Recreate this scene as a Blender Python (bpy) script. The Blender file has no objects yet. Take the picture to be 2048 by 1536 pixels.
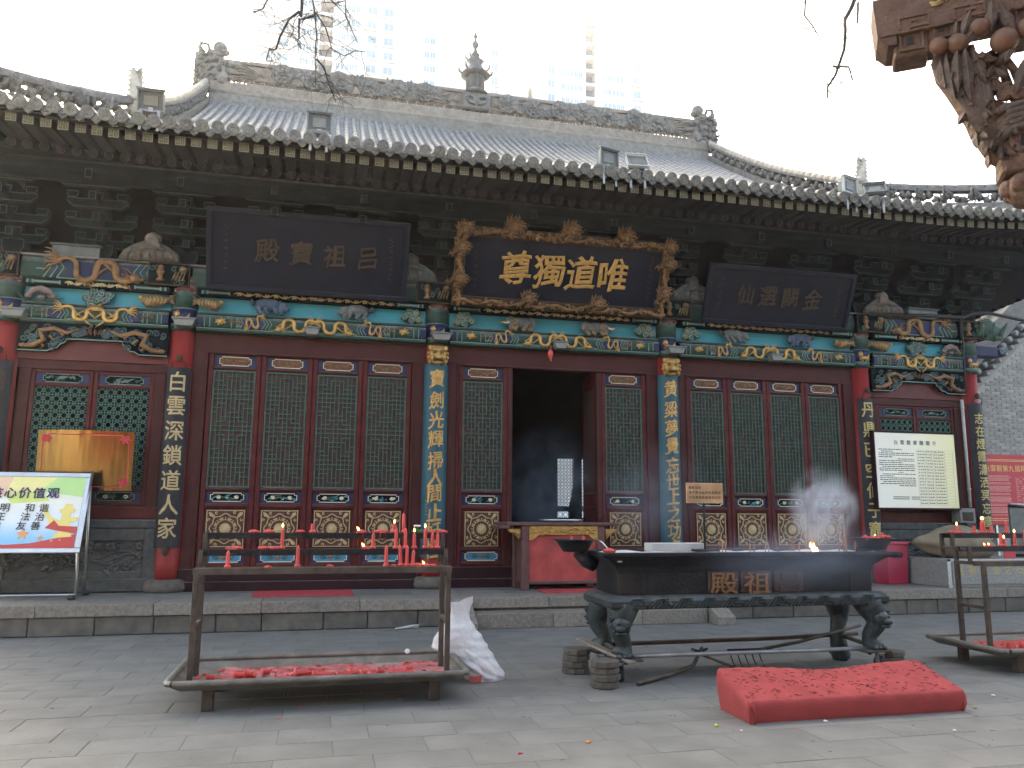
import bpy, bmesh, math, random
from math import sin, cos, pi, radians, atan2, sqrt
from mathutils import Vector, Matrix

random.seed(7)
S = bpy.context.scene
COL = S.collection

# ------------------------------------------------------------------ camera
CAM = (-3.845, -12.993, 1.55)
YAW, PITCH, ROLL = .2334, .1614, .0063
fw = Vector((sin(YAW)*cos(PITCH), cos(YAW)*cos(PITCH), sin(PITCH)))
rt = Vector((cos(YAW), -sin(YAW), 0)); up = rt.cross(fw)
r2 = rt*cos(ROLL) + up*sin(ROLL); u2 = up*cos(ROLL) - rt*sin(ROLL)
cd = bpy.data.cameras.new('camera'); cam = bpy.data.objects.new('camera', cd); COL.objects.link(cam)
cam.matrix_world = Matrix(((r2.x, u2.x, -fw.x, CAM[0]), (r2.y, u2.y, -fw.y, CAM[1]), (r2.z, u2.z, -fw.z, CAM[2]), (0, 0, 0, 1)))
cd.sensor_width = 36; cd.lens = 36*1592.5/2048; cd.clip_start = .05; cd.clip_end = 1200
S.camera = cam

# ------------------------------------------------------------------ world, sun, exposure
SUN_AZ, SUN_EL = radians(-5), radians(34.5)      # behind the hall, a little left of its axis
W = bpy.data.worlds.new('World'); S.world = W; W.use_nodes = True
nt = W.node_tree; bg = nt.nodes['Background']
sky = nt.nodes.new('ShaderNodeTexSky'); sky.sky_type = 'NISHITA'; sky.sun_disc = False
sky.sun_elevation = SUN_EL; sky.sun_rotation = SUN_AZ
sky.air_density = .7; sky.dust_density = 10.0; sky.ozone_density = 0.; sky.altitude = 1500
nt.links.new(sky.outputs[0], bg.inputs[0]); bg.inputs[1].default_value = .11
sd = bpy.data.lights.new('sun', 'SUN'); sun = bpy.data.objects.new('sun', sd); COL.objects.link(sun)
sd.energy = 2.6; sd.angle = radians(2.0); sd.color = (1, .95, .86)
sv = Vector((sin(SUN_AZ)*cos(SUN_EL), cos(SUN_AZ)*cos(SUN_EL), sin(SUN_EL)))
sun.rotation_euler = sv.to_track_quat('Z', 'Y').to_euler(); sun.location = (0, 0, 60)
S.view_settings.view_transform = 'Standard'; S.view_settings.look = 'None'
S.view_settings.exposure = 3.45; S.view_settings.use_white_balance = True; S.view_settings.white_balance_temperature = 8300; S.view_settings.white_balance_tint = 4; S.view_settings.gamma = 1; S.view_settings.use_curve_mapping = False
S.render.engine = 'CYCLES'
cy = S.cycles
cy.max_bounces = 6; cy.diffuse_bounces = 3; cy.glossy_bounces = 3; cy.transmission_bounces = 4; cy.volume_bounces = 1
cy.use_denoising = True; cy.volume_step_rate = 2; cy.sample_clamp_indirect = 8
cy.caustics_reflective = False; cy.caustics_refractive = False

# ------------------------------------------------------------------ materials
MAT = {}
def mat(name, c, rough=.7, metal=0., var=.18, scale=6., bump=0., bscale=30., rnd=.0, dust=0., dustc=(.30, .29, .27), spec=.4, emit=0., stain=0., sscale=1.2, stc=None, c2=None, coat=0.):
    """procedural surface: colour mottled by noise, per-piece tint, dust settled on upward faces, stains, fine relief"""
    m = bpy.data.materials.new(name); m.use_nodes = True; MAT[name] = m
    t = m.node_tree; N = t.nodes; L = t.links; b = N['Principled BSDF']
    b.inputs['Roughness'].default_value = rough; b.inputs['Metallic'].default_value = metal
    b.inputs['Specular IOR Level'].default_value = spec
    if coat: b.inputs['Coat Weight'].default_value = coat; b.inputs['Coat Roughness'].default_value = .25
    tc = N.new('ShaderNodeTexCoord'); co = tc.outputs['Object']
    def mix(a, bb, f):
        x = N.new('ShaderNodeMix'); x.data_type = 'RGBA'
        for s, v in ((6, a), (7, bb)):
            if isinstance(v, tuple): x.inputs[s].default_value = (*v[:3], 1)
            else: L.new(v, x.inputs[s])
        if isinstance(f, float): x.inputs[0].default_value = f
        else: L.new(f, x.inputs[0])
        return x.outputs[2]
    def noise(sc, det=4., vec=co):
        n = N.new('ShaderNodeTexNoise'); n.inputs['Scale'].default_value = sc; n.inputs['Detail'].default_value = det; L.new(vec, n.inputs['Vector']); return n.outputs[0]
    def ramp(v, a, bb):
        r = N.new('ShaderNodeMapRange'); r.inputs[1].default_value = a; r.inputs[2].default_value = bb; L.new(v, r.inputs[0]); return r.outputs[0]
    if rnd:                                    # shift the noise per object so copies differ
        oi = N.new('ShaderNodeObjectInfo'); ad = N.new('ShaderNodeVectorMath'); ad.operation = 'ADD'
        ml = N.new('ShaderNodeMath'); ml.operation = 'MULTIPLY'; ml.inputs[1].default_value = 37.; L.new(oi.outputs['Random'], ml.inputs[0])
        L.new(co, ad.inputs[0]); L.new(ml.outputs[0], ad.inputs[1]); co = ad.outputs[0]
    lo = tuple(x*(1-var) for x in c); hi = tuple(min(1, x*(1+var)) for x in (c2 or c))
    col = mix(lo, hi, ramp(noise(scale, 5., co), .3, .7))
    if rnd:
        hs = N.new('ShaderNodeHueSaturation'); mr = N.new('ShaderNodeMapRange')
        mr.inputs[3].default_value = 1-rnd; mr.inputs[4].default_value = 1+rnd
        L.new(oi.outputs['Random'], mr.inputs[0]); L.new(mr.outputs[0], hs.inputs['Value']); L.new(col, hs.inputs['Color']); col = hs.outputs[0]
    if stain:
        f = ramp(noise(sscale, 6., co), .52, .72); mm = N.new('ShaderNodeMath'); mm.operation = 'MULTIPLY'; mm.inputs[1].default_value = stain; L.new(f, mm.inputs[0])
        col = mix(col, stc or tuple(x*.45 for x in c), mm.outputs[0])
    if dust:
        ge = N.new('ShaderNodeNewGeometry'); sp = N.new('ShaderNodeSeparateXYZ'); L.new(ge.outputs['Normal'], sp.inputs[0])
        f = ramp(sp.outputs[2], .15, .8); mm = N.new('ShaderNodeMath'); mm.operation = 'MULTIPLY'; L.new(f, mm.inputs[0])
        L.new(ramp(noise(9., 3., co), .2, .6), mm.inputs[1])
        m2 = N.new('ShaderNodeMath'); m2.operation = 'MULTIPLY'; m2.inputs[1].default_value = dust; L.new(mm.outputs[0], m2.inputs[0])
        col = mix(col, dustc, m2.outputs[0])
    L.new(col, b.inputs['Base Color'])
    if bump:
        bp = N.new('ShaderNodeBump'); bp.inputs['Strength'].default_value = bump; bp.inputs['Distance'].default_value = .02
        L.new(noise(bscale, 6., co), bp.inputs['Height']); L.new(bp.outputs[0], b.inputs['Normal'])
    if emit:
        L.new(col, b.inputs['Emission Color']); b.inputs['Emission Strength'].default_value = emit
    return m

mat('paving', (.176, .172, .155), .75, var=.17, scale=2.6, bump=.3, bscale=24, rnd=.03, stain=.4, sscale=1.1, stc=(.15, .15, .14))
mat('paving_joint', (.15, .147, .135), .9, var=.2)
mat('earth', (.2, .2, .19), .9, var=.2, scale=.5)
mat('granite', (.235, .205, .17), .8, var=.25, scale=26, bump=.45, bscale=60, rnd=.09, stain=.3, sscale=3.)
mat('stone_block', (.128, .116, .098), .85, var=.2, scale=7, bump=.5, bscale=30, rnd=.14, stain=.5, sscale=4.)
mat('platform_floor', (.19, .18, .16), .8, var=.15, scale=3, bump=.2, rnd=.08, stain=.3, sscale=2)
mat('carved_stone', (.075, .078, .074), .85, var=.3, scale=10, bump=.6, bscale=40, dust=.3)
mat('base_stone', (.12, .105, .085), .85, var=.25, scale=12, bump=.5, bscale=30, stain=.5)
mat('tile', (.23, .235, .235), .55, var=.25, scale=10, bump=.3, bscale=40, rnd=.16, stain=.35, sscale=5, spec=.5)
mat('tile_edge', (.175, .175, .165), .6, var=.3, scale=16, bump=.4, bscale=40, rnd=.15, stain=.4, sscale=8, stc=(.16, .19, .08))
mat('drip_dark', (.13, .135, .115), .75, var=.35, scale=16, bump=.4, rnd=.15, stain=.5, sscale=8, stc=(.10, .125, .05))
mat('ridge_clay', (.24, .205, .17), .8, var=.22, scale=8, bump=.5, bscale=30, rnd=.08, stain=.35, sscale=3)
mat('ridge_grey', (.195, .185, .17), .8, var=.25, scale=9, bump=.5, bscale=30, rnd=.1, stain=.3, sscale=3)
mat('ridge_pale', (.42, .38, .31), .8, var=.2, scale=8, bump=.4, bscale=30)
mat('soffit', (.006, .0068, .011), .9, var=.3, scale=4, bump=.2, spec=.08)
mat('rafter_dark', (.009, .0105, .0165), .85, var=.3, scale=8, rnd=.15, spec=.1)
mat('rafter_disc', (.05, .045, .047), .8, var=.25, scale=14, rnd=.12)
mat('rafter_end', (.085, .08, .062), .75, var=.2, scale=10, rnd=.1)
mat('fret_yellow', (.2, .195, .12), .7, var=.2, scale=10)
mat('door_red', (.088, .015, .015), .55, var=.25, scale=5, bump=.15, bscale=20, stain=.4, sscale=3, dust=.3, spec=.2)
mat('frame_red', (.068, .019, .018), .6, var=.2, scale=4, bump=.12, stain=.35, sscale=2, dust=.25, spec=.2)
mat('header_red', (.115, .024, .023), .6, var=.2, scale=3, stain=.35, sscale=2)
mat('panel_dark', (.06, .03, .027), .6, var=.2, scale=5)
mat('threshold', (.034, .013, .015), .65, var=.3, scale=4, bump=.2, stain=.5, sscale=4, dust=.3, spec=.15)
mat('column_red', (.29, .03, .029), .45, var=.15, scale=3, bump=.1, stain=.35, sscale=2.5, stc=(.25, .06, .05))
mat('lattice_green', (.05, .125, .095), .6, var=.2, scale=8, dust=.35)
mat('beam_green', (.014, .05, .037), .6, var=.25, scale=5, dust=.85, stain=.2)
mat('beam_blue', (.011, .018, .062), .6, var=.25, scale=5, dust=.8, stain=.2)
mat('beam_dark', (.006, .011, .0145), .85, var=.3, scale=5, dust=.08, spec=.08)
mat('line_pale', (.15, .235, .2), .6, var=.2, scale=6)
mat('line_shaded', (.026, .056, .056), .7, var=.3, scale=6)  # pale line colour darkened to paint in the shade under the eaves
mat('line_white', (.62, .64, .58), .6, var=.15, scale=6)
mat('teal_board', (.03, .27, .34), .6, var=.12, scale=4, stain=.3, sscale=2)
mat('panel_blue', (.015, .02, .07), .55, var=.2, scale=6)
mat('bright_blue', (.035, .2, .33), .55, var=.15, scale=6)
mat('gold', (.5, .29, .09), .42, .45, var=.25, scale=14, bump=.3, bscale=40, dust=.25, spec=.5)
mat('gold_dull', (.22, .115, .048), .5, .35, var=.35, scale=12, bump=.4, bscale=40, dust=.5)
mat('gold_shadow', (.06, .036, .02), .7, .1, var=.3, scale=10)  # dark gold with the shade of the carving put into its colour
mat('robe', (.11, .095, .08), .75, var=.35, scale=14, bump=.4, dust=.3)
mat('tile_pan', (.3, .3, .295), .38, var=.3, scale=9, spec=.6, stain=.3, sscale=4)  # tile made paler so sky glints in the gaps are partly painted
mat('gold_dark', (.048, .031, .019), .6, .2, var=.3, scale=10, dust=.2)
mat('cream_gold', (.46, .35, .18), .55, .1, var=.18, scale=10)
mat('cream', (.68, .6, .42), .6, var=.12, scale=8)
mat('cloth_pink', (.21, .17, .15), .7, var=.2, scale=9, dust=.3)
mat('drum_red', (.2, .07, .065), .7, var=.3, scale=9, dust=.4)
mat('cloud_green', (.04, .095, .07), .65, var=.3, scale=10, dust=.5)
mat('cloud_blue', (.045, .075, .12), .65, var=.3, scale=10, dust=.5)
mat('animal_grey', (.11, .12, .115), .65, var=.4, scale=12, dust=.4)
mat('animal_bronze', (.2, .13, .065), .5, .25, var=.45, scale=14, dust=.25)
mat('orange_brown', (.15, .06, .03), .6, var=.4, scale=20)
mat('plaque_black', (.009, .011, .02), .65, var=.2, scale=3, stain=.2, spec=.15)
mat('plaque_navy', (.012, .015, .026), .65, var=.2, scale=3, dust=.15, spec=.15)
mat('board_black', (.013, .014, .019), .6, var=.25, scale=4, bump=.15, stain=.4, sscale=3, stc=(.05, .05, .055))
mat('board_teal', (.012, .085, .115), .5, var=.15, scale=3, stain=.3, sscale=3)
mat('iron_black', (.02, .022, .026), .5, .5, var=.35, scale=5, bump=.35, bscale=40, stain=.45, sscale=4, stc=(.055, .045, .035))
mat('iron_patina', (.045, .056, .056), .55, .35, var=.4, scale=8, bump=.5, bscale=30, stain=.5, sscale=5, stc=(.04, .09, .10), dust=.35)
mat('rust_steel', (.09, .07, .055), .7, .3, var=.35, scale=8, bump=.4, bscale=50, stain=.5, sscale=7, stc=(.06, .045, .035), dust=.25)
mat('tray_steel', (.19, .175, .15), .6, .3, var=.3, scale=6, bump=.4, bscale=40, stain=.5, sscale=5, stc=(.13, .10, .08))
mat('steel', (.5, .5, .5), .28, .9, var=.1)
mat('galvanised', (.33, .33, .33), .5, .6, var=.2, scale=8)
mat('wax', (.66, .075, .065), .42, var=.15, scale=14, rnd=.12, spec=.5)
mat('wax_melt', (.58, .06, .055), .4, var=.35, scale=18, bump=.5, bscale=40)
mat('wax_pink', (.5, .13, .13), .55, var=.6, scale=11, bump=.5, bscale=30, stain=.95, sscale=3.2, stc=(.36, .33, .31))
mat('ash', (.55, .53, .5), .95, var=.15, scale=12, bump=.6, bscale=30)
mat('felt_red', (.41, .078, .075), .95, var=.1, scale=5, bump=.35, bscale=120, spec=.1, stain=.12, sscale=3)
mat('mat_red', (.5, .075, .08), .95, var=.12, scale=10, bump=.3, bscale=120, spec=.1)
mat('incense_bit', (.13, .03, .03), .8, var=.3)
mat('table_red', (.38, .055, .05), .6, var=.3, scale=4, bump=.2, stain=.5, sscale=3, stc=(.22, .06, .05))
mat('table_wood', (.12, .055, .05), .55, var=.25, scale=6, bump=.15, dust=.25)
mat('bin_red', (.46, .03, .07), .5, var=.2, scale=3, stain=.3, sscale=3)
mat('sack_white', (.72, .72, .72), .55, var=.06, scale=8, bump=.25, bscale=40, stain=.25, sscale=3, stc=(.55, .38, .35))
mat('granite_plinth', (.27, .265, .245), .7, var=.22, scale=40, bump=.2, bscale=60)
mat('plinth_edge', (.52, .51, .48), .7, var=.15, scale=20)
mat('boulder', (.23, .185, .125), .85, var=.3, scale=3.5, bump=.6, bscale=16, stain=.4, sscale=2)
mat('brick_grey', (.31, .30, .275), .85, var=.18, scale=5, bump=.4, bscale=30, rnd=.15, stain=.3, sscale=3)
mat('mortar', (.36, .35, .32), .9, var=.15)
mat('lamp_grey', (.2, .215, .21), .5, .4, var=.15, scale=8, stain=.3, sscale=4)
mat('lamp_dark', (.10, .11, .105), .5, .3, var=.2, scale=8, dust=.4)
mat('lamp_glass', (.13, .13, .105), .15, var=.2, scale=5, spec=.6)
mat('plastic_grey', (.19, .19, .178), .5, var=.1)
mat('cable', (.02, .02, .022), .5, var=.2)
mat('pipe_white', (.45, .45, .43), .5, var=.1, stain=.2)
mat('tower_white', (.8, .78, .74), .7, var=.04, scale=.2)
mat('tower_cream', (.8, .77, .71), .7, var=.05, scale=.2)
mat('tower_glass', (.30, .42, .50), .25, var=.2, scale=.3, spec=.5)
mat('tower_dark', (.10, .13, .17), .6, var=.2, scale=.2)
mat('bark', (.055, .048, .042), .9, var=.3, scale=12, bump=.5)
mat('carved_wood', (.115, .064, .042), .7, var=.35, scale=9, bump=.8, bscale=34, stain=.4, sscale=4, stc=(.12, .07, .055), dust=.15)
mat('carved_wood_grey', (.1, .068, .053), .7, var=.35, scale=9, bump=.8, bscale=34, stain=.35, sscale=4)
mat('peach', (.12, .058, .034), .55, var=.35, scale=9, stain=.4, sscale=5, stc=(.14, .075, .05))
mat('gilt_flake', (.42, .28, .10), .55, .2, var=.4, scale=16)
mat('medallion_ground', (.075, .025, .02), .65, var=.3, scale=10)
mat('paper_white', (.8, .78, .72), .8, var=.06)
mat('peel_yellow', (.62, .5, .08), .6, var=.2)
mat('ember', (.75, .22, .05), .6, var=.3)
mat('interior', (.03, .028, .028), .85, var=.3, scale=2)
mat('leaf_green', (.06, .2, .05), .6, var=.3)
mat('incense_stick', (.33, .13, .07), .8, var=.3, rnd=.3)
mat('flower_white', (.75, .75, .72), .6, var=.1)
mat('sack_red', (.5, .1, .1), .6, var=.2)
mat('plank_grey', (.25, .22, .175), .8, var=.3, scale=7, bump=.4)
mat('rubber', (.03, .03, .032), .7, var=.2)
mat('brass_edge', (.4, .26, .08), .35, .8, var=.2)
mat('text_dark', (.03, .03, .035), .6, var=.1)
mat('text_navy', (.05, .04, .13), .5, var=.1)
mat('text_yellow', (.7, .5, .16), .6, var=.1)
mat('text_pink', (.75, .45, .38), .7, var=.1)
mat('text_gilt', (.5, .4, .16), .6, .2, var=.15)
mat('poster_red', (.52, .045, .06), .6, var=.06, scale=2)
mat('fabric_white', (.78, .78, .78), .6, var=.05)
def flame_mat():
    m = bpy.data.materials.new('flame'); m.use_nodes = True; MAT['flame'] = m
    t = m.node_tree; b = t.nodes['Principled BSDF']
    b.inputs['Base Color'].default_value = (.8, .3, .05, 1); b.inputs['Emission Color'].default_value = (1, .42, .07, 1); b.inputs['Emission Strength'].default_value = 1.6
    ge = t.nodes.new('ShaderNodeTexCoord'); sp = t.nodes.new('ShaderNodeSeparateXYZ'); t.links.new(ge.outputs['Generated'], sp.inputs[0])
    cr = t.nodes.new('ShaderNodeValToRGB'); cr.color_ramp.elements[0].color = (1, .72, .25, 1); cr.color_ramp.elements[1].color = (1, .25, .03, 1)
    t.links.new(sp.outputs[2], cr.inputs[0]); t.links.new(cr.outputs[0], b.inputs['Emission Color'])
flame_mat()

# ------------------------------------------------------------------ mesh helpers
class MB:
    def __init__(s): s.v = []; s.f = []; s.m = []; s.sm = []
    def add(s, v, f, m=0, smooth=False):
        o = len(s.v); s.v += [tuple(p) for p in v]
        for q in f: s.f.append([i+o for i in q]); s.m.append(m); s.sm.append(smooth)
        return s
    def box(s, x0, x1, y0, y1, z0, z1, m=0):
        v = [(x, y, z) for z in (z0, z1) for y in (y0, y1) for x in (x0, x1)]
        return s.add(v, [(0, 2, 3, 1), (4, 5, 7, 6), (0, 1, 5, 4), (2, 6, 7, 3), (0, 4, 6, 2), (1, 3, 7, 5)], m)
    def cbox(s, x0, x1, y0, y1, z0, z1, b=.01, m=0):
        """box with chamfered edges"""
        v = []; idx = {}
        X = (x0, x1); Y = (y0, y1); Z = (z0, z1); B = (b, -b)
        for i in (0, 1):
            for j in (0, 1):
                for k in (0, 1):
                    for a in range(3):
                        p = [X[i]+B[i], Y[j]+B[j], Z[k]+B[k]]; p[a] = (X[i], Y[j], Z[k])[a]
                        idx[i, j, k, a] = len(v); v.append(tuple(p))
        f = []
        g = lambda *q: f.append(tuple(idx[w] for w in q))
        g((0,0,0,0),(0,0,1,0),(0,1,1,0),(0,1,0,0)); g((1,0,0,0),(1,1,0,0),(1,1,1,0),(1,0,1,0))
        g((0,0,0,1),(1,0,0,1),(1,0,1,1),(0,0,1,1)); g((0,1,0,1),(0,1,1,1),(1,1,1,1),(1,1,0,1))
        g((0,0,0,2),(0,1,0,2),(1,1,0,2),(1,0,0,2)); g((0,0,1,2),(1,0,1,2),(1,1,1,2),(0,1,1,2))
        for i in (0, 1):
            for j in (0, 1):
                e = [(i,j,0,0),(i,j,1,0),(i,j,1,1),(i,j,0,1)]; g(*(e if (i+j) % 2 else e[::-1]))
                e = [(i,0,j,0),(i,1,j,0),(i,1,j,2),(i,0,j,2)]; g(*(e[::-1] if (i+j) % 2 else e))
                e = [(0,i,j,1),(1,i,j,1),(1,i,j,2),(0,i,j,2)]; g(*(e if (i+j) % 2 else e[::-1]))
        for i in (0, 1):
            for j in (0, 1):
                for k in (0, 1):
                    e = [(i,j,k,0),(i,j,k,1),(i,j,k,2)]; g(*(e if (i+j+k) % 2 else e[::-1]))
        return s.add(v, f, m)
    def tube(s, pts, r, n=6, m=0, cap=True, smooth=True, flat=1.):
        """swept round section; r a number or list; flat squashes it along the sweep's binormal"""
        pts = [Vector(p) for p in pts]; k = len(pts)
        rs = r if isinstance(r, (list, tuple)) else [r]*k
        v = []; prev = None
        for i, p in enumerate(pts):
            d = (pts[min(i+1, k-1)] - pts[max(i-1, 0)])
            if d.length < 1e-9: d = Vector((0, 0, 1))
            d.normalize()
            if prev is None: a = d.orthogonal().normalized()
            else:
                a = prev - d*prev.dot(d)
                a = a.normalized() if a.length > 1e-6 else d.orthogonal().normalized()
            prev = a; b = d.cross(a)
            for q in range(n):
                t = 2*pi*q/n; v.append(p + (a*cos(t) + b*sin(t)*flat)*rs[i])
        f = [(i*n+q, i*n+(q+1) % n, (i+1)*n+(q+1) % n, (i+1)*n+q) for i in range(k-1) for q in range(n)]
        if cap: f += [tuple(range(n))[::-1], tuple(range((k-1)*n, k*n))]
        return s.add(v, f, m, smooth)
    def rtube(s, pts, r, n=6, m=0, y=1., smooth=True):
        """relief stroke in the xz plane, squashed in y"""
        o = len(s.v); s.tube(pts, r, n, m, True, smooth)
        yc = sum(Vector(p).y for p in pts)/len(pts)
        for i in range(o, len(s.v)): x = s.v[i]; s.v[i] = (x[0], yc+(x[1]-yc)*y, x[2])
        return s
    def lathe(s, prof, n=16, c=(0, 0, 0), m=0, smooth=True, a0=0.):
        v = [(c[0]+r*cos(a0+2*pi*q/n), c[1]+r*sin(a0+2*pi*q/n), c[2]+z) for r, z in prof for q in range(n)]
        f = [(i*n+q, i*n+(q+1) % n, (i+1)*n+(q+1) % n, (i+1)*n+q) for i in range(len(prof)-1) for q in range(n)]
        f += [tuple(range(n))[::-1], tuple(range((len(prof)-1)*n, len(prof)*n))]
        return s.add(v, f, m, smooth)
    def prism(s, poly, y0, y1, m=0, ms=None):
        """polygon in xz (counter-clockwise seen from -y) pulled from y0 (front) to y1"""
        n = len(poly); v = [(x, y0, z) for x, z in poly] + [(x, y1, z) for x, z in poly]
        s.add(v, [tuple(range(n)), tuple(range(n, 2*n))[::-1]], m)
        return s.add(v, [(i, i+n, (i+1) % n+n, (i+1) % n) for i in range(n)], m if ms is None else ms)
    def ball(s, c, r, nu=10, nv=7, m=0, jit=0., smooth=True, rot=None):
        if not isinstance(r, (tuple, list)): r = (r, r, r)
        v = []
        for j in range(nv+1):
            ph = pi*j/nv
            for i in range(nu):
                t = 2*pi*i/nu; k = 1+random.uniform(-jit, jit)
                p = Vector((r[0]*sin(ph)*cos(t)*k, r[1]*sin(ph)*sin(t)*k, r[2]*cos(ph)*k))
                if rot: p = rot @ p
                v.append((c[0]+p.x, c[1]+p.y, c[2]+p.z))
        f = [(j*nu+i, (j+1)*nu+i, (j+1)*nu+(i+1) % nu, j*nu+(i+1) % nu) for j in range(nv) for i in range(nu)]
        return s.add(v, f, m, smooth)
    def strip(s, pts, w, y0, y1, m=0, closed=False):
        """flat band of width w following points in xz, from y0 (front) to y1"""
        k = len(pts); L = []; R = []
        for i in range(k):
            a = pts[(i-1) % k] if (i or closed) else pts[i]; b = pts[(i+1) % k] if (i < k-1 or closed) else pts[i]
            dx, dz = b[0]-a[0], b[1]-a[1]; l = sqrt(dx*dx+dz*dz) or 1
            nx, nz = -dz/l*w/2, dx/l*w/2
            L.append((pts[i][0]+nx, pts[i][1]+nz)); R.append((pts[i][0]-nx, pts[i][1]-nz))
        v = [(x, y, z) for A, y in ((L, y0), (R, y0), (L, y1), (R, y1)) for x, z in A]
        f = []
        for i in range(k if closed else k-1):
            j = (i+1) % k
            f += [(i, k+i, k+j, j), (2*k+i, i, j, 2*k+j), (k+i, 3*k+i, 3*k+j, k+j)]
        if not closed: f += [(0, 2*k, 3*k, k), (k-1, 2*k-1, 4*k-1, 3*k-1)]
        return s.add(v, f, m)
    def leaf(s, base, tip, w, y=.0, thick=.01, bend=.02, m=0):
        """pointed leaf in xz with a raised mid rib"""
        b = Vector(base); t = Vector(tip); d = t-b; n = Vector((-d.z, 0, d.x)).normalized()
        pts = []
        for k, ww in ((.0, .15), (.3, .8), (.55, 1.), (.8, .6), (1., .02)):
            c = b+d*k; pts.append((c+n*w*ww/2, c+Vector((0, -bend, 0)), c-n*w*ww/2))
        v = [p for q in pts for p in q]; nn = len(v)
        v += [p+Vector((0, thick, 0)) for p in v]
        f = []
        for i in range(4):
            for j in (0, 1):
                f.append((i*3+j, i*3+j+1, i*3+j+4, i*3+j+3)); f.append((nn+i*3+j, nn+i*3+j+3, nn+i*3+j+4, nn+i*3+j+1))
        for i in range(4): f += [(i*3, i*3+3, nn+i*3+3, nn+i*3), (i*3+2, nn+i*3+2, nn+i*3+5, i*3+5)]
        return s.add(v, f, m, False)
    def merge(s, o, M=None, mm=None):
        off = len(s.v); s.v += [tuple(M @ Vector(p)) if M else p for p in o.v]
        s.f += [[i+off for i in q] for q in o.f]; s.m += [(mm[x] if mm else x) for x in o.m]; s.sm += o.sm
        return s
    def mesh(s, name, mats):
        me = bpy.data.meshes.new(name); me.from_pydata(s.v, [], s.f)
        for x in mats: me.materials.append(MAT[x])
        me.polygons.foreach_set('material_index', s.m); me.polygons.foreach_set('use_smooth', s.sm)
        me.update(); return me
def T(x=0, y=0, z=0, rx=0, ry=0, rz=0, s=1.):
    sc = Matrix.Diagonal((s[0], s[1], s[2], 1)) if isinstance(s, (tuple, list)) else Matrix.Scale(s, 4)
    return Matrix.Translation((x, y, z)) @ Matrix.Rotation(rz, 4, 'Z') @ Matrix.Rotation(ry, 4, 'Y') @ Matrix.Rotation(rx, 4, 'X') @ sc
def obj(name, me, mats=None, parent=None, loc=None, rot=None, scale=None):
    if isinstance(me, MB): me = me.mesh(name, mats if isinstance(mats, (list, tuple)) else [mats])
    o = bpy.data.objects.new(name, me); COL.objects.link(o)
    if parent: o.parent = parent
    if loc: o.location = loc
    if rot: o.rotation_euler = rot
    if scale: o.scale = scale if isinstance(scale, (tuple, list)) else (scale,)*3
    return o
def thing(name, label, cat, loc=(0, 0, 0), rz=0., group=None):
    o = bpy.data.objects.new(name, None); COL.objects.link(o); o.empty_display_size = .2
    o.location = loc; o.rotation_euler = (0, 0, rz); return tag(o, label, cat, group)
def tag(o, label=None, cat=None, group=None, kind=None):
    if label: o['label'] = label
    if cat: o['category'] = cat
    if group: o['group'] = group
    if kind: o['kind'] = kind
    return o
def bevel(o, w=.01, seg=2):
    b = o.modifiers.new('bevel', 'BEVEL'); b.width = w; b.segments = seg; b.limit_method = 'ANGLE'; return o
def spiral(cx, cz, r, turns, a0=0., n=18, y=0., rev=1):
    return [(cx+r*(1-.82*t/n)*cos(a0+rev*turns*2*pi*t/n), y, cz+r*(1-.82*t/n)*sin(a0+rev*turns*2*pi*t/n)) for t in range(n+1)]

# ------------------------------------------------------------------ written characters (glyph outlines of Blender's own font)
GL = {}
def glyphs(chars, key, off=0., ext=.03, shear=0., bev=0.):
    tmp = []
    for ch in dict.fromkeys(chars):
        c = bpy.data.curves.new('g', 'FONT'); c.body = ch; c.align_x = 'CENTER'; c.align_y = 'CENTER'; c.size = 1
        c.resolution_u = 2; c.extrude = ext; c.offset = off; c.shear = shear; c.bevel_depth = bev; c.bevel_resolution = 0
        o = bpy.data.objects.new('g', c); COL.objects.link(o); tmp.append((ch, o, c))
    bpy.context.view_layer.update(); dg = bpy.context.evaluated_depsgraph_get()
    for ch, o, c in tmp:
        me = bpy.data.meshes.new_from_object(o.evaluated_get(dg)); me.name = 'character'
        xs = [v.co.x for v in me.vertices] or [0]; ys = [v.co.y for v in me.vertices] or [0]
        cx, cy2 = (min(xs)+max(xs))/2, (min(ys)+max(ys))/2
        for v in me.vertices:                      # stand the glyph up facing -y
            x, y, z = v.co.x-cx, v.co.y-cy2, v.co.z
            if key == 'brush':
                x, y = x+.05*sin(5*y+1.3)*.6+.02*sin(11*x), y+.06*x+.035*sin(6*x+.5)
            v.co = (x, -z, y)
        for p in me.polygons: p.use_smooth = False
        GL[key, ch] = me; bpy.data.objects.remove(o)
def char(ch, key, material, parent, loc, size, rot=(0, 0, 0), sy=1., sx=1.):
    me = GL[key, ch]
    if (key, ch, material) not in GL:
        m2 = me.copy(); m2.materials.clear(); m2.materials.append(MAT[material]); GL[key, ch, material] = m2
    o = obj('character', GL[key, ch, material], None, parent, loc, rot, (size*sx, size*sy, size)); return o
def line_text(name, text, material, parent, loc, size, spacing=1., rot=(0, 0, 0), key='plain', align='L'):
    """one printed line joined into one flat mesh"""
    mb = MB(); n = len(text)*spacing
    for i, ch in enumerate(text):
        if ch == ' ' or (key, ch) not in GL: continue
        me = GL[key, ch]; ox = (i+.5)*spacing-(n/2 if align == 'C' else 0)
        mb.add([(v.co.x+ox, v.co.y*.3, v.co.z) for v in me.vertices], [tuple(p.vertices) for p in me.polygons], 0)
    return obj(name, mb, material, parent, loc, rot, size)
glyphs('殿寶祖吕尊獨道唯仙選闕金寶劍光輝掃人間止妖怪黄粱夢覺忘世上之功名', 'brush', 0, .012, bev=.017)
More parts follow.
